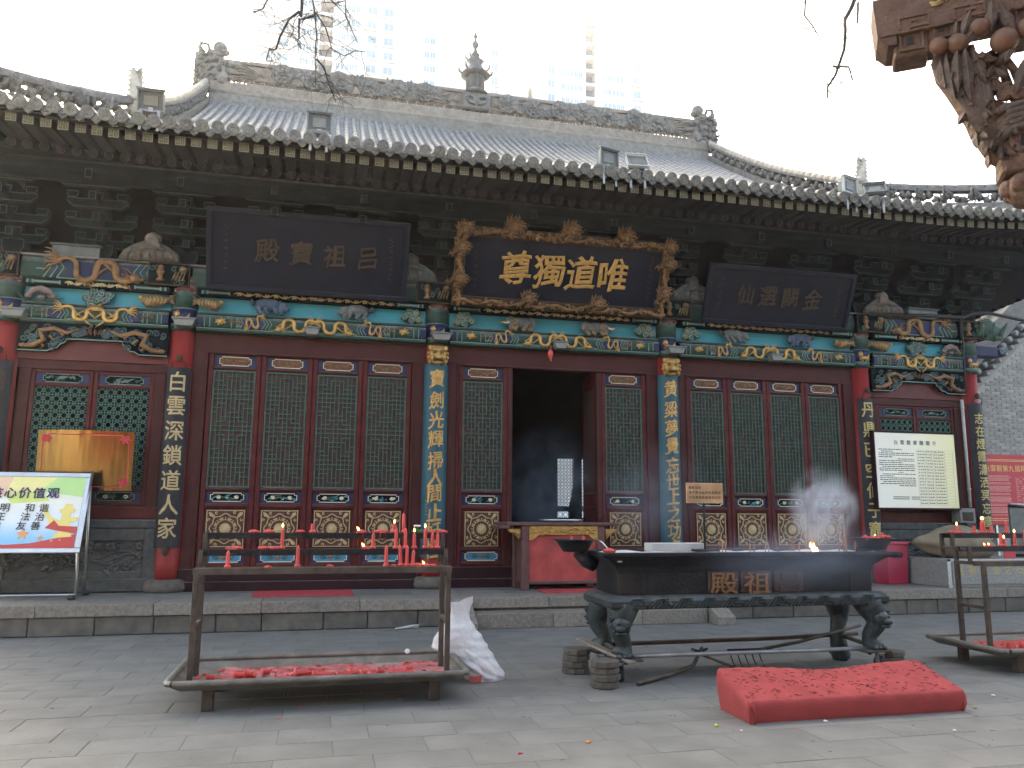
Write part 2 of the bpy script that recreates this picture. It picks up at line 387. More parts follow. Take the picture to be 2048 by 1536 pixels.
glyphs('白雲深鎖道人家丹鼎已空仙子竈志在煙霞瀟洒冥忘塵俗居殿祖吕情', 'bold', 0, .012, bev=.012)
glyphs('心价值观核', 'title', 0, .003, bev=.02)
glyphs('明和谐正法治信友善文公诚香客您好：请不要在此炉化表烧纸凡者到后院白雲觀齋醮簡介兰州第九屆拜太吕祖显圣之石一二三四五六七八十月日初', 'plain', 0, .006, bev=.006)
# ------------------------------------------------------------------ courtyard ground
PZ = .382                                          # platform height
PF = -1.658                                        # platform front
CX = [-8.473, -6.025, -2.065, 2.065, 6.025, 8.473] # column lines
g = MB(); g.add([(-120, -60, -.03), (120, -60, -.03), (120, 170, -.03), (-120, 170, -.03)], [(0, 1, 2, 3)])
ground = tag(obj('ground', g, 'earth'), kind='structure')
pv = bpy.data.objects.new('courtyard_paving', MB().box(-14, 14, -16, PF+.3, -.028, -.004).mesh('courtyard_paving', ['paving_joint'])); COL.objects.link(pv); tag(pv, kind='structure')
SLW, SLD = .62, .36
slab_me = MB().cbox(-SLW/2+.002, SLW/2-.002, -SLD/2+.002, SLD/2-.002, -.03, 0, .004).mesh('paving_slab', ['paving'])
cells = []
for r in range(int(14/SLD)):
    y = PF-.02-SLD*(r+.5)
    for c in range(-22, 23):
        cells.append((c*SLW+(SLW/2 if r % 2 else 0)+.05*sin(r*3.1), y))
def seen(x, y):
    d = Vector((x-CAM[0], y-CAM[1], -CAM[2])); z = d.dot(fw)
    if z < 2: return False
    px, py = 1024+1592.5*d.dot(r2)/z, 768-1592.5*d.dot(u2)/z
    return -120 < px < 2170 and py < 1610
near = sorted([c for c in cells if seen(*c)], key=lambda c: (c[0]-CAM[0])**2+(c[1]-CAM[1])**2)[:300]
ns = set(near); rest = MB()
for x, y in cells:
    dz = random.uniform(-.003, .001); tx, ty = random.uniform(-.0035, .0035), random.uniform(-.0035, .0035)
    if (x, y) in ns: obj('paving_slab', slab_me, None, pv, (x, y, dz), (tx, ty, random.uniform(-.003, .003)))
    else: rest.cbox(x-SLW/2+.002, x+SLW/2-.002, y-SLD/2+.002, y+SLD/2-.002, -.02, dz, .004)
tag(obj('paving_slabs_beyond', rest, 'paving', pv), kind='stuff')

# ------------------------------------------------------------------ platform, its curb stones, wall blocks, steps
pl = bpy.data.objects.new('platform', MB().box(-11, 11, PF+.12, 12, 0, PZ-.012).mesh('platform', ['stone_block'])); COL.objects.link(pl); tag(pl, kind='structure')
def stones(x0, x1, y0, y1, z0, z1, w, name, m, gap=.006, b=.008, jit=.25):
    x = x0
    while x < x1-.05:
        ww = min(w*random.uniform(1-jit, 1+jit), x1-x)
        if x1-(x+ww) < .3: ww = x1-x
        mb = MB().cbox(-ww/2+gap/2, ww/2-gap/2, (y0-y1)/2, (y1-y0)/2, (z0-z1)/2, (z1-z0)/2, b)
        obj(name, mb, m, pl, (x+ww/2, (y0+y1)/2+random.uniform(-.006, .006), (z0+z1)/2+random.uniform(-.002, .002)), (0, 0, random.uniform(-.003, .003)))
        x += ww
ST0, ST1 = -2.02, 2.02                             # the steps lie between the cheek stones
stones(-10, ST0-.02, PF-.03, PF+.5, PZ-.15, PZ, 1.25, 'curb_stone', 'granite')
stones(ST0+.0, ST1, PF-.02, PF+.5, PZ-.15, PZ, 1.35, 'curb_stone', 'granite')
stones(ST1+.02, 10, PF-.03, PF+.5, PZ-.15, PZ, 1.25, 'curb_stone', 'granite')
stones(-10, ST0, PF, PF+.3, .0, PZ-.153, .68, 'wall_block', 'stone_block', .01, .012)
stones(ST1, 10, PF, PF+.3, .0, PZ-.153, .68, 'wall_block', 'stone_block', .01, .012)
obj('step_riser', MB().box(ST0, ST1, PF+.03, PF+.3, 0, PZ-.153), 'stone_block', pl)
stones(ST0+.3, ST1-.3, PF-.36, PF+.05, 0, .2, 1.3, 'step_stone', 'granite')
for sx in (ST0, ST1-.28):                          # sloping cheek stones
    poly = [(PF+.02, PZ-.003), (PF+.02, 0), (PF-.62, 0), (PF-.62, .11), (PF-.04, PZ-.003)]
    v = [(x, y, z) for x in (sx, sx+.28) for y, z in poly]
    mb = MB().add(v, [(0, 1, 2, 3, 4), (9, 8, 7, 6, 5)] + [(i, i+5, (i+1) % 5+5, (i+1) % 5) for i in range(5)])
    bevel(obj('cheek_stone', mb, 'granite', pl), .008)
# floor slabs of the platform
fl = MB().cbox(-.35, .35, -.3, .3, -.02, 0, .004).mesh('floor_slab', ['platform_floor'])
for i in range(-14, 15):
    for j in range(2):
        obj('floor_slab', fl, None, pl, (i*.704+(.35 if j else 0), PF+.5+.302+j*.604, PZ+random.uniform(-.004, -.001)))
obj('floor_bed', MB().box(-10, 10, PF+.45, 12, PZ-.02, PZ-.008), 'platform_floor', pl)
# ------------------------------------------------------------------ the hall
hall = thing('temple_hall', 'long painted temple hall with red lattice doors under a grey tiled roof', 'temple', (0, 0, 0))
Z1 = 4.32                                          # underside of the lower beam
# --- columns
def column(x, end):
    mb = MB().lathe([(.172, PZ+.17), (.18, PZ+.4), (.18, 2.5), (.172, Z1-.01)], 24)
    c = obj('column', mb, 'column_red', hall, (x, 0, 0))
    st = MB(); st.lathe([(.30, 0), (.32, .05), (.31, .12), (.25, .175), (.2, .18)], 20, (0, 0, PZ))
    obj('base_stone', st, 'base_stone', c)
    hd = MB(); hd.lathe([(.2, Z1-.012), (.205, Z1+.09)], 24, m=0); hd.lathe([(.2, Z1+.092), (.2, Z1+.33)], 24, m=1)
    hd.lathe([(.206, Z1+.332), (.206, Z1+.5), (.2, Z1+.62)], 24, m=0)
    for z in (Z1+.092, Z1+.331): hd.lathe([(.207, z-.006), (.207, z+.006)], 24, m=2)
    pts = [(.209*sin(a), -.209*cos(a), Z1+.03+(.05 if k % 2 else 0)) for k, a in enumerate([radians(q) for q in range(-70, 71, 28)])]
    hd.tube(pts, .007, 5, 2)
    obj('column_head', hd, ['beam_green', 'panel_blue', 'line_pale'], c)
    # painted lion, raised in gold
    li = MB(); y = -.2
    li.rtube([(-.09, y, Z1+.15), (-.03, y-.01, Z1+.17), (.04, y-.01, Z1+.165), (.085, y, Z1+.2), (.1, y, Z1+.25)], [.022, .035, .03, .02, .008], 7, 0, .6)
    li.ball((-.075, y-.005, Z1+.235), (.042, .02, .045), 8, 6, 0, .15)
    for q in range(7):
        a = 1.2+q*.55; li.rtube([(-.075+.03*cos(a), y, Z1+.235+.03*sin(a)), (-.075+.065*cos(a+.2), y, Z1+.235+.065*sin(a+.2))], [.012, .004], 5, 0, .6)
    for dx in (-.08, -.03, .04, .09): li.rtube([(dx, y, Z1+.16), (dx-.02, y, Z1+.125), (dx+.005, y, Z1+.11)], [.016, .012, .009], 6, 0, .6)
    obj('gold_lion', li, 'gold', c)
    # pleated drum carved above the column head
    dr = MB()
    for k in range(5):
        r = .17+.012*(2-abs(k-2)); dr.tube([(.01+r*sin(a)*.95, -.05-r*cos(a), Z1+.64+k*.043+.012*cos(3*a)) for a in [radians(q) for q in range(-90, 91, 18)]], .026, 7, k % 2)
    dr.box(-.15, .15, -.16, .1, Z1+.6, Z1+.645, 2)
    dr.cbox(-.16, .16, -.14, .1, Z1+.64, Z1+.85, .02, 0)
    obj('carved_drum', dr, ['drum_red', 'cloth_pink', 'line_white'], c)
    return c
for i, x in enumerate(CX): column(x, i in (0, 5))

# --- gold dragon relief, body waving along x, head at x>0
def dragon(L=1., H=.2, waves=1.5, r=.03, y=0., seed=1, legs=True):
    rd = random.Random(seed); mb = MB(); n = 44; pts = []; rs = []
    for i in range(n+1):
        t = i/n; ph = 2*pi*waves*t+.6; pts.append((-L/2+L*t*.93-L/(waves*2*pi)*.46*sin(2*ph), y, H*.42*sin(ph)*(1-.2*t))); rs.append(r*(.3+.9*sin(pi*min(1, t*.62+.12))))
    mb.rtube(pts, rs, 7, 0, .55)
    hx, hz = pts[-1][0], pts[-1][2]
    mb.ball((hx+.02*L, y-.01, hz), (r*2., r*1., r*1.4), 8, 6, 0, .12)
    mb.ball((hx+.02*L+r*2.1, y-.01, hz-r*.4), (r*1.2, r*.7, r*.6), 7, 5, 0, .1)
    for k in (-1, 1): mb.rtube([(hx, y, hz+r), (hx-r*2.2, y, hz+r*2.4*k*.8+r), (hx-r*4, y, hz+r*(2.2+k))], [r*.4, r*.3, r*.1], 5, 0, .6)
    for k in range(5):
        a = 2.2+k*.45; mb.rtube([(hx-r, y, hz), (hx-r+3.2*r*cos(a), y, hz+3.2*r*sin(a))], [r*.4, r*.08], 5, 0, .6)
    x0, z0 = pts[0][0], pts[0][2]
    for k in range(5):
        a = 2.0+k*.5; mb.rtube([(x0+r, y, z0), (x0-2.6*r*1*abs(cos(a))-r, y, z0+3.4*r*sin(a*1.0)+r), (x0-4.5*r, y, z0+5*r*sin(a))], [r*.5, r*.4, r*.08], 5, 0, .6)
    if legs:
        for t, sg in ((.28, -1), (.45, 1), (.63, -1), (.82, -1)):
            p = pts[int(t*n)]; q = (p[0]+r*2.2, y, p[2]+sg*r*2.2); e = (q[0]+r*1.6, y, q[2]+sg*r*1.2)
            mb.rtube([p, q, e], [r*.7, r*.5, r*.4], 6, 0, .6)
            for k in (-1, 0, 1): mb.rtube([e, (e[0]+r*1.3, y, e[2]+sg*r*.4+k*r*.9)], [r*.28, r*.08], 4, 0, .6)
    return mb
def scroll_band(L, n, y=0., r=.012, amp=.02):
    mb = MB(); k = n*10
    mb.rtube([(-L/2+L*i/k, y, amp*sin(2*pi*n*i/k)) for i in range(k+1)], r*.8, 6, 0, .6)
    for j in range(2*n):
        x = -L/2+L*(j+.5)/(2*n); sg = 1 if j % 2 else -1
        mb.rtube(spiral(x, sg*amp*.1, amp*.95, .8, sg*pi/2, 8, y, 1 if j % 2 else -1), [r*(.9-.07*q) for q in range(9)], 5, 0, .6)
        mb.leaf((x-.01, y, -sg*amp*.6), (x+.05, y, sg*amp*.9), .03, y, .006, .008)
    mb.ball((0, y, 0), (.035, .014, .03), 8, 6, 0)
    return mb
def chevrons(mb, x, zc, h, y, dirx, n=3, m=0, step=.05, w=.011):
    for k in range(n):
        xx = x+k*step*dirx
        mb.strip([(xx+dirx*h*.18, zc+h/2), (xx-dirx*h*.12, zc+h*.05), (xx+dirx*h*.18, zc-h/2)][::1], w, y-.004, y+.002, m)
def beam_round(x0, x1, z0, z1, y0, bulge, n=8):
    """beam with a rounded front face"""
    mb = MB(); zc, h = (z0+z1)/2, (z1-z0)/2; pr = []
    for k in range(n+1):
        a = -pi/2+pi*k/n; pr.append((y0-bulge*cos(a)**.7 if abs(cos(a)) > 1e-6 else y0, zc+h*sin(a)))
    v = [(x, y, z) for x in (x0, x1) for y, z in pr] + [(x, .12, z) for x in (x0, x1) for z in (z0, z1)]; q = n+1
    mb.add(v, [(k, k+1, q+k+1, q+k) for k in range(n)], 0, True)
    mb.add(v, [(q-1, 2*q+1, 2*q+3, 2*q-1), (0, q, 2*q+2, 2*q)], 0)
    return mb
bays = [(CX[i]+.2, CX[i+1]-.2) for i in range(5)]
rng = random.Random(3)
for bi, (x0, x1) in enumerate(bays):
    xc, Lb = (x0+x1)/2, x1-x0; endbay = bi in (0, 4)
    # lower beam with painted and gilded fields
    b = obj('lower_beam', beam_round(-Lb/2, Lb/2, Z1+.045, Z1+.26, -.13, .07), 'beam_green', hall, (xc, 0, 0))
    obj('lower_beam_strip', MB().cbox(-Lb/2, Lb/2, -.185, .1, Z1-.002, Z1+.044, .008), 'beam_green', b)
    obj('upper_strip', MB().cbox(-Lb/2, Lb/2, -.175, .1, Z1+.262, Z1+.3, .008), 'beam_green', b)
    ln = MB(); zc = Z1+.15; yf = -.2
    xs = [Lb/2-.1, Lb/2-.16, Lb/2-.3, Lb/2-.36] if endbay else [Lb/2-.06, Lb/2-.12, Lb/2-.2, Lb/2-.52, Lb/2-.6]
    for sx in (-1, 1):
        for x in xs: ln.strip([(sx*x, zc-.09), (sx*x, zc+.06)], .012, yf-.002, yf+.02)
        chevrons(ln, sx*Lb*.19, zc-.01, .17, yf, sx)
        if not endbay: chevrons(ln, sx*Lb*.31, zc-.01, .17, yf, sx, 2)
        ln.strip([(sx*Lb*.22+sx*.1, zc-.06), (sx*xs[-1], zc-.06)], .01, yf-.002, yf+.01)
    ln.strip([(-Lb*.19, zc-.09), (Lb*.19, zc-.09)], .012, yf-.002, yf+.02)
    ln.strip([(-Lb/2, Z1+.042), (Lb/2, Z1+.042)], .012, -.19, -.18)
    obj('painted_lines', ln, 'line_pale', b)
    for sx in (-1, 1):
        obj('painted_field', MB().cbox(min(sx*Lb/2, sx*(Lb/2-.09)), max(sx*Lb/2, sx*(Lb/2-.09)), yf-.0035, yf+.05, zc-.085, zc+.06, .004), 'beam_blue', b)
        obj('painted_field', MB().cbox(sx*Lb*.265-Lb*.045, sx*Lb*.265+Lb*.045, yf-.0025, yf+.05, zc-.085, zc+.05, .004), 'beam_blue', b)
    if endbay:
        d = dragon(.46, .25, 1.2, .027, yf-.012, 4); o = obj('gold_dragon', d, 'gold', b, (-.21, 0, zc))
        o = obj('gold_dragon', o.data, None, b, (.21, 0, zc), (0, 0, 0), (-1, 1, 1))
    else:
        d = dragon(.58, .24, 1.6, .024, yf-.012, 5); o = obj('gold_dragon', d, 'gold', b, (-.3, 0, zc), (0, 0, 0), (-1, 1, 1))
        obj('gold_dragon', o.data, None, b, (.3, 0, zc))
        for sx in (-1, 1):
            obj('gold_dragon', o.data, None, b, (sx*Lb*.265, .004, zc), (0, .3*sx, 0), (.5*sx, 1, .9))
            bt = MB()
            for k in range(9):
                a = k/9*2*pi; bt.rtube([(0, yf-.015, 0), (.085*cos(a), yf-.012, .055*sin(a)-.01*cos(3*a))], [.03, .01], 6, 0, .6)
            bt.ball((0, yf-.02, 0), (.04, .02, .035), 8, 6)
            obj('gold_flower', bt, 'gold', b, (sx*(Lb/2-.36), 0, zc))
    kn = MB()
    for k in (-2, -1, 0, 1, 2): kn.ball((k*.036, yf-.008, 0), (.016, .01, .026 if k == 0 else .018), 6, 5); kn.rtube([(k*.036-.02, yf-.006, .02), (k*.036+.02, yf-.006, -.02)], .005, 4, 0, .6)
    for sx in (-1, 1): obj('gold_knot', kn, 'gold_dull', b, (sx*(Lb*.355 if endbay else Lb*.335), 0, zc+.005))
    # frieze board with carved animals in front
    obj('frieze_board', MB().box(-Lb/2, Lb/2, -.06, .08, Z1+.3, Z1+.555), 'teal_board', hall, (xc, 0, 0))
    # gilt scroll beam
    sb = obj('scroll_beam', MB().cbox(-Lb/2, Lb/2, -.22, .1, Z1+.555, Z1+.645, .012), 'beam_dark', hall, (xc, 0, 0))
    Ls = .9 if endbay else Lb*.7
    obj('gold_scroll', scroll_band(Ls, 4 if endbay else 9, -.228, .012, .024), 'cream_gold', sb, (0, 0, Z1+.6))
    for sx in (-1, 1):
        e = MB(); a = Ls/2+.06; e2 = Lb/2-.05
        e.cbox(min(sx*a, sx*e2), max(sx*a, sx*e2), -.226, -.2, Z1+.575, Z1+.625, .004, 0)
        e.strip([(sx*(a+.02), Z1+.6), (sx*(e2-.1), Z1+.6)], .02, -.232, -.22, 1)
        for q in (a+.01, e2-.09, e2-.02): e.cbox(sx*q-.012, sx*q+.012, -.234, -.2, Z1+.572, Z1+.63, .003, 1)
        obj('beam_end_paint', e, ['beam_green', 'line_pale'], sb)
    # big upper beam
    ub = obj('upper_beam', beam_round(-Lb/2-.1, Lb/2+.1, Z1+.646, Z1+1.0, -.15, .1), 'beam_green', hall, (xc, .03, 0))
    obj('beam_cap', MB().cbox(-Lb/2-.2, Lb/2+.2, -.26, .1, Z1+1.0, Z1+1.03, .006), 'ridge_grey', ub)
    if endbay:
        ln = MB(); zc = Z1+.82; yf = -.25
        for sx in (-1, 1):
            chevrons(ln, sx*.52, zc, .3, yf, sx, 3, 0, .09, .014); ln.strip([(sx*.86, zc-.02), (sx*.74, zc-.02)], .014, yf-.003, yf+.02)
        ln.strip([(-.56, zc-.145), (.56, zc-.145)], .014, yf-.003, yf+.03)
        obj('painted_lines', ln, 'line_pale', ub)
        bf = MB(); bf.prism([(-.5, -.13), (.5, -.13), (.44, 0), (.54, .12), (-.54, .12), (-.44, 0)], yf-.001, yf+.06)
        for sx in (-1, 1): bf.strip([(sx*.64, .13), (sx*.56, .01), (sx*.64, -.14)], .06, yf-.0005, yf+.05)
        obj('painted_field', bf, 'beam_blue', ub, (0, 0, zc))
        obj('gold_dragon', dragon(1.05, .42, 1.8, .046, yf-.02, 6), 'gold_dull', ub, (0, 0, zc), (0, 0, 0), (1 if bi == 0 else -1, 1, 1))
    # red header board over doors
    zt = 4.03 if not endbay else 3.78
    obj('header_board', MB().cbox(-Lb/2-.1, Lb/2+.1, -.02, .12, zt, Z1-.003, .006), 'header_red' if endbay else 'frame_red', hall, (xc, 0, 0))

# --- carved pieces set on the frieze
def elephant(sg=1):
    mb = MB(); y = -.16
    mb.ball((-.03, y, 0), (.17, .09, .085), 12, 8, 0, .05); mb.ball((.11*1, y-.02, .015), (.085, .07, .075), 10, 7, 0, .05)
    mb.ball((-.17, y, .01), (.07, .07, .08), 9, 6, 0, .06)
    mb.rtube([(.16, y-.03, .02), (.21, y-.04, -.01), (.25, y-.04, .0), (.28, y-.04, .01)], [.035, .025, .018, .012], 7, 1, .8)
    mb.rtube([(.15, y-.07, .0), (.2, y-.09, -.02), (.235, y-.09, -.005)], [.014, .012, .004], 6, 2)
    mb.ball((.07, y-.075, .01), (.045, .02, .055), 8, 6, 1, .05)
    for x in (-.17, -.08, .04, .1): mb.rtube([(x, y-.04, -.04), (x+.02, y-.07, -.09), (x+.05, y-.08, -.1)], [.04, .032, .025], 7, 1)
    return mb
def lion(sg=1):
    mb = MB(); y = -.15
    mb.rtube([(-.17, y, .03), (-.06, y-.02, .05), (.06, y-.02, .045), (.13, y-.02, .02)], [.07, .085, .08, .06], 9, 0, .8)
    mb.ball((.17, y-.03, .01), (.075, .07, .075), 9, 7, 0, .12); mb.ball((.225, y-.05, -.015), (.04, .04, .035), 8, 6, 0, .1)
    for k in range(9):
        a = k*.7; mb.ball((.13+.05*cos(a), y-.05, .02+.06*sin(a)), .022, 6, 5, 0, .2)
    for x in (-.16, -.06, .06, .13): mb.rtube([(x, y-.03, 0), (x+.02, y-.05, -.06), (x+.045, y-.06, -.1)], [.04, .03, .026], 7, 0)
    mb.rtube([(-.2, y, .04), (-.25, y, .07), (-.24, y, .11)], [.03, .035, .012], 6, 0)
    return mb
def cloud(n=9, seed=2, w=.2, h=.13):
    rd = random.Random(seed); mb = MB(); y = -.12
    mb.ball((0, y+.03, -.01), (w*.85, .06, h*.75), 12, 8, 0)
    for k in range(n):
        a = k*2.4; q = sqrt((k+.5)/n); x, z = w*q*cos(a)*.85, h*q*sin(a)*.8
        mb.ball((x, y-.02, z), (.062, .04, .05), 8, 6, k % 2)
        mb.rtube(spiral(x, z, .055, 1.4, a, 14, y-.055, 1 if k % 2 else -1), [.009]*15, 5, 2, .7)
    return mb
def fish(sg=1):
    mb = MB(); y = -.14
    mb.rtube([(-.2, y, .03), (-.1, y-.03, -.01), (.02, y-.04, .0), (.13, y-.03, .02), (.2, y-.02, .05)], [.05, .1, .085, .06, .03], 10, 0, .8)
    for k in (-1, 0, 1): mb.rtube([(.17, y-.02, .03), (.26, y-.02, .04+k*.07)], [.04, .012], 6, 0, .6)
    for k in range(6): mb.rtube([(-.12+k*.05, y-.1, .05), (-.1+k*.05, y-.105, 0), (-.12+k*.05, y-.1, -.05)], .008, 5, 1)
    mb.ball((-.2, y-.07, .03), (.03, .02, .03), 8, 6, 1)
    return mb
def fungus():
    mb = MB(); y = -.15
    mb.rtube([(-.19, y, -.04), (-.12, y, .05), (-.02, y, .085), (.08, y, .05), (.17, y, -.035)], [.04, .05, .055, .05, .04], 9, 0, .7)
    mb.rtube([(-.15, y-.045, -.045), (-.09, y-.05, .02), (-.02, y-.055, .045), (.06, y-.05, .015), (.14, y-.045, -.04)], .012, 6, 1, .7)
    mb.ball((.15, y-.02, -.03), (.06, .035, .035), 8, 6, 0); mb.ball((-.17, y-.02, -.04), (.05, .035, .03), 8, 6, 0); mb.ball((0, y, -.05), (.06, .04, .035), 8, 6, 0)
    for k in range(7): mb.leaf((-.22+.02*k, y+.06, -.12), (-.34+.11*k, y-.01, .02+.03*sin(k*2)-.02*k*.4), .05, y, .01, .02, 2)
    return mb
meshes = {'elephant': elephant().mesh('carved_elephant', ['animal_grey', 'animal_bronze', 'cream']),
          'lion': lion().mesh('carved_lion', ['animal_grey']), 'liong': lion().mesh('carved_lion', ['cloud_blue']),
          'cloud': cloud(9, 2).mesh('carved_cloud', ['cloud_green', 'cloud_blue', 'line_pale']),
          'fish': fish().mesh('carved_fish', ['animal_bronze', 'gold']),
          'fung': fungus().mesh('carved_fungus', ['cloth_pink', 'drum_red', 'cloud_green']),
          'dcl': cloud(7, 5, .17, .12).mesh('carved_scrollwork', ['cloud_green', 'animal_bronze', 'line_pale'])}
FZ = Z1+.425
for kind, nm, x, sx, sc in [('fung', 'carved_fungus', -8.02, 1, 1), ('cloud', 'carved_cloud', -7.27, 1, 1.15), ('fish', 'carved_fish', -6.43, 1, 1.05),
        ('fish', 'carved_fish', -5.66, -1, .95), ('liong', 'carved_lion', -4.75, 1, 1.15), ('lion', 'carved_lion', -3.42, -1, 1.1), ('dcl', 'carved_scrollwork', -2.5, 1, 1.1),
        ('dcl', 'carved_scrollwork', -1.62, -1, 1.15), ('elephant', 'carved_elephant', -.68, -1, 1.25), ('elephant', 'carved_elephant', .72, 1, 1.25), ('dcl', 'carved_scrollwork', 1.62, 1, 1.15),
        ('dcl', 'carved_scrollwork', 2.5, -1, 1.1), ('lion', 'carved_lion', 3.35, 1, 1.1), ('liong', 'carved_lion', 4.7, -1, 1.15), ('fish', 'carved_fish', 5.62, 1, .95),
        ('fish', 'carved_fish', 6.4, -1, 1.05), ('cloud', 'carved_cloud', 7.22, 1, 1.15), ('fung', 'carved_fungus', 8.0, -1, 1)]:
    obj(nm, meshes[kind], None, hall, (x, 0, FZ), None, (sx*sc, 1, sc))
# carved scenes at the beam ends over the columns
def vignette(seed):
    rd = random.Random(seed); mb = MB(); y = -.3
    mb.cbox(-.3, .3, y+.02, -.05, -.18, .18, .015, 0)
    mb.strip([(-.29, -.17), (.29, -.17), (.29, .17), (-.29, .17)], .02, y, y+.03, 4, True)
    for k in range(7): mb.rtube(spiral(rd.uniform(-.25, .25), rd.uniform(-.13, .13), .05, 1.2, rd.uniform(0, 6), 12, y, 1), .009, 5, 3, .7)
    mb.lathe([(.05, 0), (.065, .02), (.03, .06), (.035, .1), (.065, .15), (.03, .19)], 10, (-.12, y+.01, -.12), 1)
    mb.ball((-.12, y, .09), (.05, .03, .045), 9, 6, 1, .05)
    for k in range(4): mb.tube([(.05+.05*k, y, -.1), (.1+.05*k, y, .03+.02*k)], .014, 6, 2)
    mb.ball((.2, y, .08), (.07, .04, .05), 8, 6, 2, .2)
    return mb
for k, x in enumerate([-8.62, -6.25, -2.15, 2.15, 6.15, 8.45]):
    obj('carved_vignette', vignette(k), ['beam_dark', 'gold_dull', 'animal_bronze', 'cloud_green', 'gold_shadow'], hall, (x, 0, Z1+.83))

# --- hanging bracket boards under the beam in the end bays
def queti(L):
    mb = MB(); h0, h1 = .235, .43; hw = L/2
    pr = [(-hw, 0), (-hw, -h1), (-hw+.4, -h1), (-hw+.46, -h1+.04), (-hw+.53, -h1+.05), (-hw+.57, -h1+.11), (-hw+.63, -h1+.14), (-hw+.65, -h0)]
    full = pr + [(-x, z) for x, z in pr[::-1]]
    mb.prism(full, -.12, -.05, 0)
    mb.strip([(x*.995, z+.008) for x, z in pr[1:]] + [(-x*.995, z+.008) for x, z in pr[1:][::-1]], .016, -.135, -.12, 1)
    rd = random.Random(9)
    for sx in (-1, 1):
        for k in range(30):
            x, z = sx*rd.uniform(.06*hw, hw-.07), 0
            x = sx*(hw-.08-k*.1 if k < 6 else rd.uniform(.1, hw-.1)); deep = abs(x) > hw-.6
            z = rd.uniform(-.36 if deep else -.17, -.05)
            mb.rtube(spiral(x, z, .055, 1.3, rd.uniform(0, 6), 12, -.14, rd.choice((-1, 1))), .012, 5, 2+k % 2, .8)
        mb.rtube([(sx*(hw-.07), -.15, -.37), (sx*(hw-.22), -.17, -.35), (sx*(hw-.36), -.18, -.27), (sx*(hw-.3), -.18, -.13), (sx*(hw-.48), -.17, -.09), (sx*(hw-.66), -.16, -.15), (sx*(hw-.82), -.15, -.08)], [.026, .042, .046, .044, .038, .03, .016], 8, 4, .8)
        mb.ball((sx*(hw-.08), -.17, -.36), (.055, .03, .035), 8, 6, 4, .2)
        for (a, b) in ((.3, -.3), (.42, -.2), (.55, -.13)): mb.rtube([(sx*(hw-a), -.16, b), (sx*(hw-a-.07), -.17, b-.06), (sx*(hw-a-.03), -.17, b-.09)], [.022, .016, .008], 6, 4, .8)
    for k in range(-2, 3): mb.leaf((k*.05, -.135, -.16), (k*.085, -.15, -.06), .045, 0, .01, .02, 5)
    return mb
for i in (0, 4):
    x0, x1 = bays[i]
    obj('bracket_board', queti(x1-x0+.02), ['beam_dark', 'line_pale', 'cloud_green', 'cloud_blue', 'gold_dull', 'orange_brown'], hall, ((x0+x1)/2, 0, Z1-.004))
# ------------------------------------------------------------------ doors and windows of the hall
def lattice_a(w, h):
    c, r = w/9, h/25; mb = MB(); b = .011
    V = [(1, 0, 25), (8, 0, 25), (2, 0, 25), (7, 0, 25), (4, 0, 25), (5, 0, 25), (3, 1, 11), (6, 1, 11), (3, 14, 24), (6, 14, 24)]
    H = {1: [(3, 6)], 2: [(0, 2), (4, 5), (7, 9)], 3: [(1, 3), (6, 8)], 4: [(0, 4), (5, 9)], 5: [(0, 9)], 6: [(0, 4), (5, 9)], 7: [(1, 3), (6, 8)],
         8: [(0, 2), (4, 5), (7, 9)], 9: [(0, 1), (3, 6), (8, 9)], 10: [(2, 7)], 11: [(1, 3), (4, 5), (6, 8)], 12: [(0, 9)]}
    for k in list(H): H[25-k] = H[k]
    for x, a, e in V: mb.box(-w/2+x*c-b/2, -w/2+x*c+b/2, -.012, .006, h/2-e*r, h/2-a*r)
    for y, L in H.items():
        for a, e in L: mb.box(-w/2+a*c, -w/2+e*c, -.0155, .003, h/2-y*r-b/2, h/2-y*r+b/2)
    return mb
def lattice_b(w, h):
    c, n = w/10, 27; r = h/n; mb = MB(); b = .011
    X = lambda q: -w/2+q*c
    Zr = lambda q: h/2-q*r
    def vb(x, a, e):
        a, e = max(a, 0), min(e, n)
        if e > a: mb.box(X(x)-b/2, X(x)+b/2, -.012, .006, Zr(e), Zr(a))
    def hb(y, a, e):
        if 0 < y < n: mb.box(X(a), X(e), -.0155, .003, Zr(y)-b/2, Zr(y)+b/2)
    for x in (2, 5, 8): vb(x, 0, n)
    for y in range(1, n, 4): hb(y, 0, 10)
    for y in range(3, n, 4):
        for a, e in ((0, 1), (3, 4), (6, 7), (9, 10)): hb(y, a, e)
    for cols, st in (((1, 3), -2), ((7, 9), -2), ((4, 6), 2)):
        for k in range(4):
            a = st+8*k
            for q in cols: vb(q, a, a+6)
            for q in (a, a+2, a+4, a+6): hb(q, *cols)
    return mb
